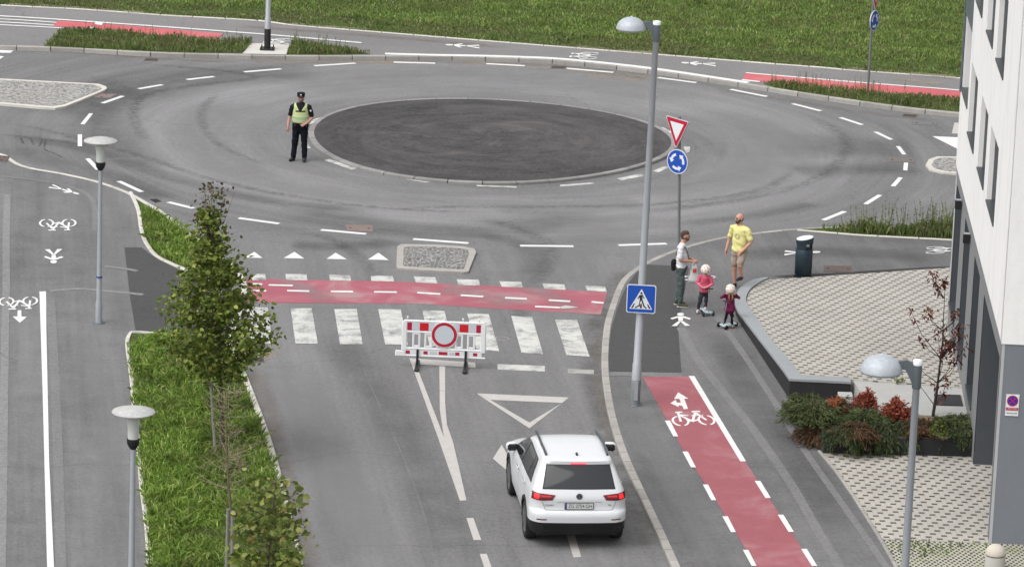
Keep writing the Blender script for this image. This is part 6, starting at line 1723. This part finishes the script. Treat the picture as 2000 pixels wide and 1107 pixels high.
def sdf_mesh(name, prims, mats, parent=None, h=0.009, k=0.018, clip=None, wr=0.0):
    """prims: (a, b, ra, rb, mat, scale, blend); tapered capsules, scale = anisotropic stretch about a"""
    lo = np.min([np.minimum(np.array(p[0]), np.array(p[1])) - max(p[2], p[3])*max(p[5]) for p in prims], 0) - 4*h
    hi = np.max([np.maximum(np.array(p[0]), np.array(p[1])) + max(p[2], p[3])*max(p[5]) for p in prims], 0) + 4*h
    n = np.ceil((hi-lo)/h).astype(int)+1
    D = np.full(n, 1.0); best = np.full(n, 1.0); ids = np.zeros(n, np.int16)
    for (a, b, ra, rb, m, sc, bl) in prims:
        a, b, sc = np.array(a, float), np.array(b, float), np.array(sc, float)
        R_ = max(ra, rb)*sc.max() + 0.05
        l = np.maximum(((np.minimum(a, b)-R_-lo)/h).astype(int), 0); u = np.minimum(((np.maximum(a, b)+R_-lo)/h).astype(int)+2, n)
        gx, gy, gz = np.meshgrid(*[lo[d]+h*np.arange(l[d], u[d]) for d in range(3)], indexing='ij')
        P_ = np.stack([gx, gy, gz], -1)
        q = (P_-a)/sc; ab = (b-a)/sc; L2 = (ab@ab) + 1e-12
        t = np.clip((q@ab)/L2, 0, 1)
        d = np.linalg.norm(q - t[..., None]*ab, axis=-1) - (ra+(rb-ra)*t)
        d = d*sc.min()**0.5*(sc.mean())**0.5 if sc.min() != sc.max() else d*sc[0]
        sl = tuple(slice(l[d_], u[d_]) for d_ in range(3))
        cur = D[sl]; kk = bl if bl else k
        hh = np.clip(0.5+0.5*(cur-d)/kk, 0, 1); D[sl] = cur*(1-hh)+d*hh - kk*hh*(1-hh)
        bb = best[sl]; mk = d < bb; ids[sl][mk] = m; bb[mk] = d[mk]
    if wr:
        gx, gy, gz = np.meshgrid(*[lo[d]+h*np.arange(n[d]) for d in range(3)], indexing='ij')
        r_ = np.random.default_rng(len(prims)); wv = 0
        for q in range(7):
            fx, fy, fz = r_.normal(0, 1, 3)*(16, 16, 26); wv = wv + np.sin(gx*fx+gy*fy+gz*fz+r_.uniform(0, 6.28) + 1.2*np.sin(gz*19+gx*11+q))
        D = D + np.where((ids == 1) | (ids == 2), wr*wv/2.2, 0)
    if clip is not None:
        gx, gy, gz = np.meshgrid(*[lo[d]+h*np.arange(n[d]) for d in range(3)], indexing='ij')
        D = np.maximum(D, clip(gx, gy, gz))
    V, F, mi = surf_nets(D, ids, lo, h)
    return np_mesh(name, V, F, mats, parent, True, mi)
def skinmat(c): return plain('skin_%02d' % int(c[0]*100), c, 0.55, 0, 0.06, 20)
SK = (0.42, 0.235, 0.17)
def hand(wr, dirv, side, up, r_=0.011, L=0.18, m=0, curl=0.4):
    """palm, four fingers and a thumb leaving the side of the palm; side=+1/-1 places the thumb"""
    w = Vector(wr); d = Vector(dirv).normalized(); u = Vector(up); u = (u - d*u.dot(d)).normalized(); s_ = d.cross(u)*side
    pr = []
    k = L/0.18
    c = w + d*0.045*k
    one = (1, 1, 1)
    pr.append((w, w+d*0.02*k, 0.024*k, 0.026*k, m, one, 0.01))
    for j in (-1, 0, 1): pr.append((w+d*0.02*k+s_*0.012*j*k, w+d*0.085*k+s_*0.023*j*k, 0.015*k, 0.014*k, m, one, 0.012))
    for j, fl in enumerate((0.070, 0.080, 0.076, 0.060)):
        b = w + d*0.085*k + s_*((1.5-j)*0.0195*k)
        m1 = b + (d*math.cos(curl*0.6) - u*math.sin(curl*0.6))*fl*0.5*k; e = m1 + (d*math.cos(curl*1.9) - u*math.sin(curl*1.9))*fl*0.5*k
        pr.append((b, m1, 0.0095*k, 0.0088*k, m, one, 0.004)); pr.append((m1, e, 0.0088*k, 0.0075*k, m, one, 0.004))
    tb = w + d*0.028*k + s_*0.024*k; tm = tb + (d*0.55+s_*0.75-u*0.3).normalized()*0.038*k; te = tm + (d*0.85+s_*0.3-u*0.4).normalized()*0.032*k
    pr += [(tb, tm, 0.013*k, 0.011*k, m, one, 0.006), (tm, te, 0.011*k, 0.009*k, m, one, 0.006)]
    return pr
def head(c, k, yaw, m_skin, m_hair, m_eye, m_lip, tilt=0.0, beard=None, bald=False, hair=True, jaw=1.0):
    """head centred at c, facing -y before yaw (degrees, positive turns to the viewer's right)"""
    pr = []
    Rm = Matrix.Rotation(R(yaw), 3, 'Z') @ Matrix.Rotation(R(tilt), 3, 'X')
    c = Vector(c)
    def g(x, y, z): return c + Rm @ (Vector((x, y, z))*k)
    one = (1, 1, 1)
    pr.append((g(0, 0.015, 0.03), g(0, -0.012, 0.028), 0.080*k, 0.076*k, m_skin, one, 0.02))
    pr.append((g(0, -0.02, -0.01), g(0, -0.035, -0.07), 0.066*k, 0.040*k*jaw, m_skin, one, 0.03))
    for s_ in (-1, 1):
        pr.append((g(s_*0.074, 0.012, 0.012), g(s_*0.078, 0.018, -0.020), 0.014*k, 0.011*k, m_skin, one, 0.006))
        pr.append((g(s_*0.031, -0.080, 0.010), g(s_*0.033, -0.081, 0.010), 0.0115*k, 0.0115*k, m_eye, one, 0.003))
        pr.append((g(s_*0.020, -0.087, 0.029), g(s_*0.042, -0.080, 0.030), 0.0075*k, 0.006*k, m_hair, one, 0.004))
    pr.append((g(0, -0.086, 0.012), g(0, -0.108, -0.018), 0.010*k, 0.0145*k, m_skin, one, 0.01))
    pr.append((g(-0.016, -0.083, -0.045), g(0.016, -0.083, -0.045), 0.009*k, 0.009*k, m_lip, one, 0.004))
    if beard is not None:
        pr.append((g(0, -0.055, -0.062), g(0, -0.052, -0.085), 0.040*k, 0.030*k, beard, one, 0.02))
        for s_ in (-1, 1): pr.append((g(s_*0.058, -0.01, -0.02), g(s_*0.030, -0.05, -0.07), 0.020*k, 0.026*k, beard, one, 0.02))
    if hair and not bald:
        pr.append((g(0, 0.022, 0.052), g(0, -0.016, 0.062), 0.082*k, 0.070*k, m_hair, one, 0.01))
        pr.append((g(0, 0.035, 0.0), g(0, 0.035, 0.04), 0.070*k, 0.078*k, m_hair, one, 0.01))
    if bald:
        pr.append((g(0, 0.038, -0.005), g(0, 0.030, 0.012), 0.066*k, 0.070*k, m_hair, one, 0.01))
    return pr
def C3(*a): return tuple(a)
one = (1, 1, 1)
def person(p, rz, label, prims, mats, h=0.009):
    root = empty('person', p, rz, label, 'person')
    b = sdf_mesh('body', prims, mats, root, h, wr=0.006)
    return root
def mat_cloth(n_, c, var=0.15, sc=25): return plain(n_, c, 0.9, 0, var, sc, 0.15)
M_eye = plain('eye_dark', (0.02, 0.015, 0.012), 0.3); M_lip = plain('lips', (0.30, 0.12, 0.10), 0.6)

# --- police officer, facing the camera, right hand down, left hand at the belt
navy = mat_cloth('navy_uniform', (0.006, 0.007, 0.012)); nshirt = mat_cloth('dark_shirt', (0.012, 0.013, 0.018)); boot = plain('boot', (0.018, 0.018, 0.018), 0.5)
mo = [skinmat(SK), nshirt, navy, boot, M_eye, plain('dark_hair', (0.02, 0.017, 0.015), 0.8), M_lip, plain('dark_stubble', (0.13, 0.085, 0.07), 0.8)]
pr = head((0.0, -0.015, 1.665), 1.03, 5, 0, 5, 4, 6, tilt=-6, beard=7)
pr += [((0, 0.0, 1.50), (0, -0.005, 1.60), 0.060, 0.058, 0, one, 0.02), ((0, 0.005, 1.485), (0, 0.0, 1.53), 0.078, 0.066, 1, one, 0.015)]
pr += [((0, 0.0, 1.38), (0, -0.01, 1.12), 0.150, 0.150, 1, (1.28, 0.92, 1.0), 0.05), ((0, 0.0, 1.10), (0, 0.0, 1.02), 0.155, 0.15, 1, (1.18, 0.95, 1), 0.05), ((-0.17, 0, 1.44), (0.17, 0, 1.44), 0.068, 0.068, 1, one, 0.05)]
pr += [((0, 0.005, 1.0), (0, 0.01, 0.93), 0.158, 0.150, 2, (1.16, 0.95, 1), 0.03)]
pr += [((-0.22, 0, 1.42), (-0.265, 0.01, 1.22), 0.064, 0.058, 1, one, 0.02), ((-0.265, 0.01, 1.24), (-0.285, 0.01, 1.14), 0.045, 0.042, 0, one, 0.01), ((-0.285, 0.01, 1.14), (-0.315, -0.04, 0.90), 0.042, 0.030, 0, one, 0.02)]
pr += hand((-0.317, -0.045, 0.895), (-0.03, -0.08, -1), -1, (0, -1, 0), m=0, curl=0.9)
pr += [((0.22, 0, 1.42), (0.285, 0.02, 1.21), 0.066, 0.060, 1, one, 0.02), ((0.285, 0.02, 1.22), (0.31, 0.02, 1.15), 0.046, 0.043, 0, one, 0.01), ((0.31, 0.02, 1.15), (0.16, -0.16, 1.03), 0.043, 0.031, 0, one, 0.02)]
pr += hand((0.15, -0.17, 1.025), (-0.75, -0.2, -0.35), 1, (0, -1, 0.2), m=0, curl=0.7)
pr += [((-0.10, 0.01, 0.94), (-0.125, 0.0, 0.52), 0.112, 0.080, 2, one, 0.05), ((-0.125, 0.0, 0.52), (-0.16, -0.02, 0.13), 0.078, 0.066, 2, one, 0.03),
       ((0.10, 0.01, 0.94), (0.115, -0.02, 0.52), 0.112, 0.080, 2, one, 0.05), ((0.115, -0.02, 0.52), (0.13, -0.04, 0.13), 0.078, 0.066, 2, one, 0.03)]
pr += [((-0.165, 0.01, 0.055), (-0.235, -0.14, 0.042), 0.052, 0.042, 3, one, 0.02), ((-0.16, 0.0, 0.14), (-0.165, 0.0, 0.05), 0.052, 0.055, 3, one, 0.02), ((0.13, -0.02, 0.055), (0.125, -0.19, 0.042), 0.052, 0.042, 3, one, 0.02), ((0.13, -0.03, 0.14), (0.13, -0.02, 0.05), 0.052, 0.055, 3, one, 0.02)]
off_p = P(585, 314, 0.0)
off = person(Vector((off_p.x, off_p.y, 0.0)), 0.0, 'police officer in black uniform, peaked cap and yellow green reflective vest standing on the roundabout', pr, mo)
# vest: inflated torso, cut at waist, neck and arm holes
M_vest = mat_cloth('vest_yellow', (0.45, 0.50, 0.23), 0.08); M_vg = mat_cloth('vest_silver', (0.42, 0.47, 0.40), 0.05); M_vd = mat_cloth('vest_dark', (0.05, 0.06, 0.05)); M_vgr = mat_cloth('vest_green', (0.28, 0.38, 0.16), 0.1)
vp = [((0, 0.0, 1.38), (0, -0.01, 1.12), 0.162, 0.163, 0, (1.28, 0.92, 1.0), 0.05), ((0, 0.0, 1.10), (0, 0.0, 1.02), 0.168, 0.163, 0, (1.18, 0.95, 1), 0.05), ((-0.15, 0, 1.44), (0.15, 0, 1.44), 0.078, 0.078, 0, one, 0.05)]
def vclip(x, y, z):
    d = np.maximum(1.02-z, z-1.525)
    d = np.maximum(d, np.abs(x)-(0.225 - 0.055*np.clip((z-1.22)/0.2, 0, 1)))
    neck = np.where(y < 0.02, 0.02+0.095*np.clip((z-1.33)/0.17, 0, 1) - np.abs(x), 0.08-np.abs(x))
    return np.maximum(d, np.where(z > 1.33, neck, -1))
vo = sdf_mesh('safety_vest', vp, [M_vest, M_vg, M_vd, M_vgr], off, 0.009, clip=vclip)
me = vo.data; cz_ = np.zeros(len(me.polygons)*3); me.polygons.foreach_get('center', cz_); cz_ = cz_.reshape(-1, 3); mi = np.zeros(len(cz_), np.int32)
z_ = cz_[:, 2]; mi[(z_ > 1.075) & (z_ < 1.115)] = 1; mi[(z_ > 1.115) & (z_ < 1.19)] = 3; mi[(z_ > 1.19) & (z_ < 1.225)] = 1
mi[(z_ > 1.315) & (z_ < 1.36) & (np.abs(cz_[:, 0]) < 0.13) & (cz_[:, 1] < 0)] = 2
me.polygons.foreach_set('material_index', mi)
mb = MB(); mb.lathe([(0.098, 1.70), (0.100, 1.725), (0.104, 1.775), (0.098, 1.80), (0.05, 1.812), (0.01, 1.813)], c=(0, 0.005, 0), n=28)
br_ = []
for rr, zz_ in ((0.098, 1.722), (0.098, 1.730)):
    pass
vs = []
for k in range(15):
    a = R(-155 + 130*k/14); vs += [(0.098*math.cos(a), 0.005+0.098*math.sin(a), 1.726), (0.10*math.cos(a), 0.005+0.098*math.sin(a)-0.062*math.sin(math.pi*k/14)**0.6, 1.706), (0.10*math.cos(a), 0.005+0.098*math.sin(a)-0.062*math.sin(math.pi*k/14)**0.6, 1.701), (0.098*math.cos(a), 0.005+0.098*math.sin(a), 1.718)]
mb.add(vs, [(4*i+j, 4*i+(j+1) % 4, 4*i+4+(j+1) % 4, 4*i+4+j) for i in range(14) for j in range(4)])
cap = mb.build('cap', mat_cloth('cap_black', (0.012, 0.012, 0.016)), off)
mb = MB(); facexz(mb, circ(0.0, 1.765, 0.018, 12), -0.101, 0, 0.004); mb.build('badge', M_swhite, cap)
mb = MB(); mb.bbox((0.16, -0.15, 0.985), (0.04, 0.05, 0.12), 0.01); mb.build('radio', M_black, off)
mb = MB(); mb.bbox((-0.12, -0.15, 0.99), (0.06, 0.04, 0.09), 0.01); mb.build('belt_pouch', M_black, off)
mb = MB(); facexz(mb, [(0.235, 1.36), (0.275, 1.375), (0.278, 1.33), (0.25, 1.32)], -0.062, 0, 0.003); mb.build('arm_patch', M_swhite, off)

# --- man in white t-shirt, seen from his right side, body facing right (+x) ; build facing -y, turn afterwards
ws = mat_cloth('white_tshirt', (0.62, 0.62, 0.64), 0.06); gt_ = mat_cloth('green_trousers', (0.065, 0.088, 0.085), 0.3); sh_ = plain('olive_shoe', (0.045, 0.045, 0.02), 0.7)
br_h = plain('brown_hair', (0.055, 0.032, 0.022), 0.8)
mw = [skinmat(SK), ws, gt_, sh_, M_eye, br_h, M_lip, plain('brown_stubble', (0.14, 0.08, 0.055), 0.8), plain('white_sole', (0.45, 0.45, 0.42), 0.6)]
pr = head((0.0, -0.05, 1.64), 1.0, 8, 0, 5, 4, 6, tilt=-3, beard=7)
pr += [((0, 0.01, 1.44), (0, -0.03, 1.57), 0.056, 0.055, 0, one, 0.02)]
pr += [((0, 0.01, 1.36), (0, 0.0, 1.10), 0.130, 0.130, 1, (1.28, 0.88, 1.0), 0.05), ((0, 0.0, 1.12), (0, 0.0, 0.95), 0.130, 0.135, 1, (1.22, 0.92, 1), 0.05), ((-0.155, 0.01, 1.42), (0.155, 0.01, 1.42), 0.060, 0.060, 1, one, 0.05)]
for s_ in (-1, 1):
    pr += [((s_*0.20, 0.01, 1.40), (s_*0.225, 0.02, 1.20), 0.060, 0.058, 1, one, 0.02), ((s_*0.225, 0.02, 1.22), (s_*0.225, 0.01, 1.13), 0.043, 0.040, 0, one, 0.01), ((s_*0.225, 0.01, 1.13), (s_*0.12, -0.215, 1.10), 0.040, 0.028, 0, one, 0.02)]
pr += hand((-0.115, -0.225, 1.10), (0.45, -0.8, -0.05), 1, (0.2, 0, 1), m=0, curl=0.9)
pr += hand((0.115, -0.225, 1.08), (-0.45, -0.8, 0.0), -1, (-0.2, 0, 1), m=0, curl=0.8)
pr += [((0, 0.0, 0.94), (0, 0.01, 0.88), 0.132, 0.130, 2, (1.22, 0.95, 1), 0.03)]
for s_, fy in ((-1, -0.03), (1, 0.07)):
    pr += [((s_*0.085, 0.01, 0.88), (s_*0.095, -0.01+fy*0.5, 0.48), 0.098, 0.070, 2, one, 0.05), ((s_*0.095, -0.01+fy*0.5, 0.48), (s_*0.10, 0.02+fy, 0.12), 0.070, 0.056, 2, one, 0.03)]
    pr += [((s_*0.10, 0.04+fy, 0.055), (s_*0.11, -0.14+fy, 0.045), 0.044, 0.040, 3, one, 0.02), ((s_*0.10, 0.045+fy, 0.018), (s_*0.11, -0.155+fy, 0.018), 0.046, 0.040, 8, (1, 1, 0.5), 0.005)]
wp = P(1328, 598, ZP)
wm = person(Vector((wp.x, wp.y, ZP)), R(80), 'brown haired man in white t-shirt and green trousers holding a plastic bag', pr, mw)
mb = MB(); mb.path([(-0.155, -0.07, 1.43), (-0.06, -0.128, 1.28), (0.10, -0.140, 1.05), (0.17, 0.02, 1.0)], 0.010, 6); mb.path([(-0.155, -0.04, 1.455), (-0.10, 0.11, 1.36), (0.08, 0.145, 1.12), (0.17, 0.10, 1.0)], 0.010, 6)
mb.build('bag_strap', M_black, wm)
Mw = Matrix.Translation(wm.location) @ Matrix.Rotation(R(80), 4, 'Z')
bg_ = empty('shoulder_bag', Mw @ Vector((0.05, 0.185, 0.94)), R(80), 'small black bag slung behind the hip of the man in the white shirt', 'bag')
mb = MB(); mb.bbox((0, 0, 0), (0.24, 0.10, 0.24), 0.03); mb.build('bag_body', mat_cloth('black_bag', (0.012, 0.012, 0.014)), bg_)
mb = MB(); mb.bbox((0, 0.045, 0.04), (0.22, 0.03, 0.14), 0.012); mb.build('flap', M_black, bg_)
pb = empty('plastic_bag', Mw @ Vector((0.0, -0.285, 0.80)), R(12), 'thin white plastic carrier bag with red print held by the man in white', 'bag')
M_plas = plain('thin_plastic', (0.58, 0.58, 0.58), 0.3, 0, 0.12, 20)
bp = [((0, 0, -0.12), (0, 0, 0.10), 0.115, 0.075, 0, (1.0, 0.42, 1), 0.02), ((-0.05, 0, 0.12), (-0.02, 0.02, 0.28), 0.02, 0.012, 0, one, 0.02), ((0.05, 0, 0.12), (0.02, 0.02, 0.28), 0.02, 0.012, 0, one, 0.02), ((-0.09, 0, -0.16), (0.09, 0, -0.18), 0.035, 0.035, 0, one, 0.04)]
sdf_mesh('bag_body', bp, [M_plas], pb, 0.009)
mb = MB()
for s_ in (-1, 1):
    vs = [(-0.045, s_*0.053, 0.02), (0.045, s_*0.053, 0.02), (0.04, s_*0.046, 0.11), (-0.04, s_*0.046, 0.11)]; mb.add(vs, [(0, 1, 2, 3)])
mb.build('red_print', plain('red_print', (0.5, 0.06, 0.05), 0.5), pb)

# --- bald man in yellow t-shirt, one foot on the coping, looking left
ys_ = mat_cloth('yellow_tshirt', (0.62, 0.58, 0.25), 0.07); shorts = mat_cloth('beige_shorts', (0.28, 0.23, 0.19), 0.12); bsh = plain('black_shoe', (0.015, 0.018, 0.022), 0.6)
my = [skinmat((0.44, 0.24, 0.17)), ys_, shorts, bsh, M_eye, plain('grey_stubble', (0.09, 0.06, 0.05), 0.8), M_lip, plain('dark_beard', (0.06, 0.04, 0.032), 0.8), skinmat((0.50, 0.20, 0.16))]
pr = head((-0.02, -0.03, 1.655), 1.02, -30, 0, 5, 4, 6, tilt=0, beard=7, bald=True)
pr += [((-0.02, -0.005, 1.71), (-0.02, -0.01, 1.70), 0.068, 0.06, 8, one, 0.01)]
pr += [((0, 0.0, 1.45), (-0.015, -0.02, 1.58), 0.060, 0.058, 0, one, 0.02)]
pr += [((0, 0.0, 1.36), (0, 0.0, 1.10), 0.142, 0.135, 1, (1.26, 0.88, 1.0), 0.05), ((0, 0.0, 1.12), (0, 0.0, 0.93), 0.138, 0.145, 1, (1.20, 0.92, 1), 0.05), ((-0.165, 0.0, 1.43), (0.165, 0.0, 1.43), 0.064, 0.064, 1, one, 0.05)]
pr += [((-0.21, 0, 1.41), (-0.26, 0.0, 1.22), 0.062, 0.062, 1, one, 0.02), ((-0.26, 0.0, 1.24), (-0.28, 0.0, 1.13), 0.045, 0.042, 0, one, 0.01), ((-0.28, 0.0, 1.13), (-0.30, -0.07, 0.90), 0.042, 0.030, 0, one, 0.02)]
pr += hand((-0.302, -0.075, 0.895), (0.0, -0.15, -1), -1, (-1, 0, 0), m=0, curl=0.6)
pr += [((0.21, 0, 1.41), (0.27, 0.02, 1.21), 0.064, 0.063, 1, one, 0.02), ((0.27, 0.02, 1.23), (0.285, 0.02, 1.13), 0.046, 0.043, 0, one, 0.01), ((0.285, 0.02, 1.13), (0.16, -0.15, 0.93), 0.043, 0.031, 0, one, 0.02)]
pr += hand((0.155, -0.155, 0.925), (-0.55, -0.25, -0.6), 1, (0.2, -1, 0.2), m=0, curl=0.5)
pr += [((0, 0.0, 0.93), (0, 0.01, 0.86), 0.140, 0.138, 2, (1.22, 0.95, 1), 0.03)]
# left side leg straight (viewer's left), right leg raised on the coping
pr += [((-0.09, 0.01, 0.88), (-0.095, -0.02, 0.58), 0.108, 0.094, 2, one, 0.04), ((-0.095, -0.02, 0.60), (-0.095, -0.02, 0.48), 0.062, 0.058, 0, one, 0.01), ((-0.095, -0.02, 0.48), (-0.09, 0.02, 0.13), 0.058, 0.038, 0, one, 0.03)]
pr += [((0.10, 0.0, 0.88), (0.14, -0.15, 0.66), 0.108, 0.094, 2, one, 0.04), ((0.13, -0.13, 0.68), (0.145, -0.17, 0.60), 0.062, 0.060, 0, one, 0.01), ((0.145, -0.17, 0.60), (0.13, -0.08, 0.32), 0.058, 0.038, 0, one, 0.03)]
pr += [((-0.09, 0.03, 0.10), (-0.09, 0.03, 0.05), 0.042, 0.045, 3, one, 0.02), ((-0.09, 0.03, 0.045), (-0.12, -0.14, 0.04), 0.046, 0.038, 3, one, 0.02)]
ZK = 0.235
pr += [((0.13, -0.07, ZK+0.09), (0.13, -0.07, ZK+0.05), 0.042, 0.045, 3, one, 0.02), ((0.13, -0.07, ZK+0.045), (0.14, -0.24, ZK+0.04), 0.046, 0.038, 3, one, 0.02)]
yp = P(1440, 563, ZP)
ym = person(Vector((yp.x, yp.y, ZP)), R(-34), 'bald man in yellow t-shirt and beige shorts looking left with one foot on the coping', pr, my)
mb = MB()
for q in ring2(0.0, 1.27, 0.062, 0.062, 0.022, 0, 360, 18): facexz(mb, q, -0.137, 0, 0.006)
mb.build('shirt_print', mat_cloth('print_grey', (0.42, 0.42, 0.24)), ym)
mb = MB(); mb.bbox((0.10, -0.03, 0.88), (0.16, 0.20, 0.09), 0.03); 

# --- two children with helmets and scooters
M_hel = plain('helmet_cream', (0.66, 0.58, 0.51), 0.4, 0, 0.08, 14); M_hdot = plain('helmet_dots', (0.22, 0.14, 0.12), 0.5)
def helmet(par, c, r_, rz=0.0):
    mb = MB(); prof = [(r_*1.0, -0.03), (r_*1.04, 0.0)] + [(r_*1.04*math.cos(t), r_*1.02*math.sin(t)) for t in np.linspace(0.1, math.pi/2-0.05, 12)]
    Mx = Matrix.Translation(c) @ Matrix.Rotation(R(16), 4, 'X') @ Matrix.Diagonal((1, 1.14, 1, 1))
    mb.lathe(prof, n=28, M=Mx); hm = mb.build('helmet', M_hel, par)
    mb = MB()
    for a, e in ((-95, 25), (-60, 12), (-130, 14), (-110, 50), (-60, 48), (-30, 30), (-160, 38), (-85, 72), (20, 30), (60, 50), (120, 25), (170, 20)):
        d = Vector((math.cos(R(a))*math.cos(R(e)), math.sin(R(a))*math.cos(R(e)), math.sin(R(e)))); q = d.to_track_quat('Z', 'Y')
        vs = [Mx @ (d*r_*1.045 + q @ Vector((0.010*math.cos(t), 0.015*math.sin(t), 0.003))) for t in np.linspace(0, 2*math.pi, 8, endpoint=False)]
        mb.add(vs, [tuple(range(8))])
    mb.build('helmet_spots', M_hdot, hm)
    return hm
def child(p, rz, label, hgt, mats, arms, legs, dress=False, hair_c=None):
    k = hgt/1.16
    def s3(v): return tuple(x*k for x in v)
    pr = head(s3((0, -0.02, 1.035)), 0.86*k**0.5, 0, 0, 5, 4, 6, tilt=-10, jaw=0.9)
    pr += [(s3((0, 0.0, 0.88)), s3((0, -0.01, 0.97)), 0.036*k, 0.036*k, 0, one, 0.015)]
    pr += [(s3((0, 0, 0.82)), s3((0, 0, 0.64)), 0.085*k, 0.083*k, 1, (1.25, 0.9, 1), 0.03), (s3((-0.085, 0, 0.865)), s3((0.085, 0, 0.865)), 0.042*k, 0.042*k, 1, one, 0.03)]
    if dress: pr += [(s3((0, 0, 0.68)), s3((0, 0, 0.50)), 0.090*k, 0.125*k, 1, (1.15, 0.95, 1), 0.03)]
    else: pr += [(s3((0, 0, 0.64)), s3((0, 0, 0.57)), 0.088*k, 0.094*k, 1, (1.2, 0.95, 1), 0.03), (s3((0, 0, 0.57)), s3((0, 0, 0.54)), 0.085*k, 0.085*k, 2, (1.2, 0.95, 1), 0.02)]
    for s_, (el, wr, hd, th) in zip((-1, 1), arms):
        pr += [(s3((s_*0.12, 0, 0.86)), s3(el), 0.040*k, 0.034*k, 1, one, 0.02), (s3(el), s3(wr), 0.034*k, 0.024*k, 7, one, 0.015)]
        pr += hand(s3(wr), hd, th, (0, 0, 1), L=0.115, m=0, curl=1.0)
    for (hp, kn, an, toe) in legs:
        pr += [(s3(hp), s3(kn), 0.060*k, 0.043*k, 2, one, 0.03), (s3(kn), s3(an), 0.041*k, 0.030*k, 2, one, 0.02), (s3((an[0], an[1]+0.01, an[2]-0.03)), s3((an[0]+toe[0], an[1]+toe[1], an[2]-0.045)), 0.030*k, 0.028*k, 3, one, 0.02)]
    return person(p, rz, label, pr, mats, 0.0075)
def scooter(p, rz, label, lying=False, tilt=(0, 0)):
    root = empty('kick_scooter', p, rz, label, 'scooter', 'small three wheeled kick scooters')
    root.rotation_euler = (tilt[0], tilt[1], rz)
    mb = MB(); mb.bbox((0, 0.06, 0.075), (0.12, 0.36, 0.022), 0.01); mb.build('deck', plain('scooter_blue', (0.42, 0.55, 0.60), 0.4), root)
    mb = MB(); mb.prism([(-0.10, -0.17), (0.10, -0.17), (0.065, -0.09), (-0.065, -0.09)], 0.062, 0.095); mb.build('front_fork', plain('scooter_blue', (0.42, 0.55, 0.60), 0.4), root)
    mb = MB(); mb.path([(0, -0.15, 0.08), (0, -0.13, 0.62)], 0.013, 8); mb.build('stem', plain('stem_silver', (0.33, 0.34, 0.35), 0.3, 0.6), root)
    mb = MB(); mb.path([(-0.10, -0.128, 0.62), (0, -0.128, 0.625), (0.10, -0.128, 0.62)], 0.013, 8); mb.build('handlebar', M_black, root)
    for x, y, r_ in ((-0.12, -0.16, 0.058), (0.12, -0.16, 0.058), (0, 0.27, 0.045)):
        mb = MB(); Mx = Matrix.Translation((x, y, r_)) @ Matrix.Rotation(math.pi/2, 4, 'Y'); mb.lathe([(r_*0.8, -0.018), (r_, -0.010), (r_, 0.010), (r_*0.8, 0.018)], n=20, M=Mx); mb.build('wheel', M_black, root)
    return root
pinkj = mat_cloth('pink_jacket', (0.46, 0.075, 0.13), 0.4, 22); pinks = mat_cloth('pink_sleeve', (0.56, 0.14, 0.20), 0.1); legg = mat_cloth('dark_leggings', (0.035, 0.035, 0.045), 0.2); pks = plain('pale_shoe', (0.48, 0.40, 0.38), 0.6)
kh = plain('child_hair', (0.09, 0.05, 0.03), 0.8)
m1 = [skinmat(SK), pinkj, legg, pks, M_eye, kh, M_lip, pinks]
gp = P(1374, 613, ZP)
g1_ = child(Vector((gp.x, gp.y, ZP)), R(-4), 'child in pink jacket and cream helmet standing on a scooter and holding its bar', 1.15, m1,
      [((-0.17, -0.03, 0.72), (-0.06, -0.14, 0.66), (0.8, -0.3, 0), 1), ((0.175, -0.03, 0.72), (0.06, -0.14, 0.67), (-0.8, -0.3, 0), -1)],
      [((-0.05, 0, 0.54), (-0.09, -0.02, 0.32), (-0.13, 0.06, 0.09), (-0.01, -0.09)), ((0.05, 0, 0.54), (0.05, 0.02, 0.34), (0.035, 0.03, 0.17), (0.0, -0.09))])
helmet(g1_, Vector((0, -0.008, 1.038)), 0.109)
scooter(Vector((gp.x+0.05, gp.y-0.02, ZP)), R(18), 'scooter with a silver stem ridden by the child in the pink jacket')
plum = mat_cloth('plum_dress', (0.13, 0.015, 0.055), 0.35, 22)
m2 = [skinmat(SK), plum, mat_cloth('black_tights', (0.012, 0.012, 0.02)), plain('tan_shoe', (0.30, 0.23, 0.17), 0.7), M_eye, plain('fair_hair', (0.25, 0.13, 0.07), 0.8), M_lip, plum]
gp2 = P(1423, 640, ZP)
g2_ = child(Vector((gp2.x, gp2.y, ZP)), R(4), 'small child in plum dress and cream helmet with both hands raised to the helmet straps', 0.98, m2,
      [((-0.23, -0.03, 0.83), (-0.135, -0.08, 0.945), (0.75, -0.2, 0.5), 1), ((0.235, -0.03, 0.83), (0.135, -0.08, 0.945), (-0.75, -0.2, 0.5), -1)],
      [((-0.05, 0, 0.50), (-0.085, -0.03, 0.30), (-0.13, 0.03, 0.09), (-0.03, -0.09)), ((0.05, 0, 0.50), (0.075, 0.0, 0.30), (0.085, 0.05, 0.09), (0.02, -0.09))], dress=True)
helmet(g2_, Vector((0, -0.008, 0.893)), 0.107)
mb = MB(); mb.path([(-0.03, -0.09, 0.82), (-0.035, -0.10, 0.72), (-0.02, -0.10, 0.66)], [0.02, 0.024, 0.008], 8); mb.path([(0.035, -0.09, 0.82), (0.045, -0.10, 0.72), (0.03, -0.10, 0.66)], [0.02, 0.024, 0.008], 8); mb.build('hair', plain('fair_hair', (0.25, 0.13, 0.07), 0.8), g2_)
scooter(P(1421, 641, ZP) + Vector((0.0, 0.06, 0.0)), R(-48), 'scooter between the legs of the child in the plum dress', tilt=(0.0, R(6)))
scene.cycles.max_bounces = 6
scene.cycles.use_adaptive_sampling = True
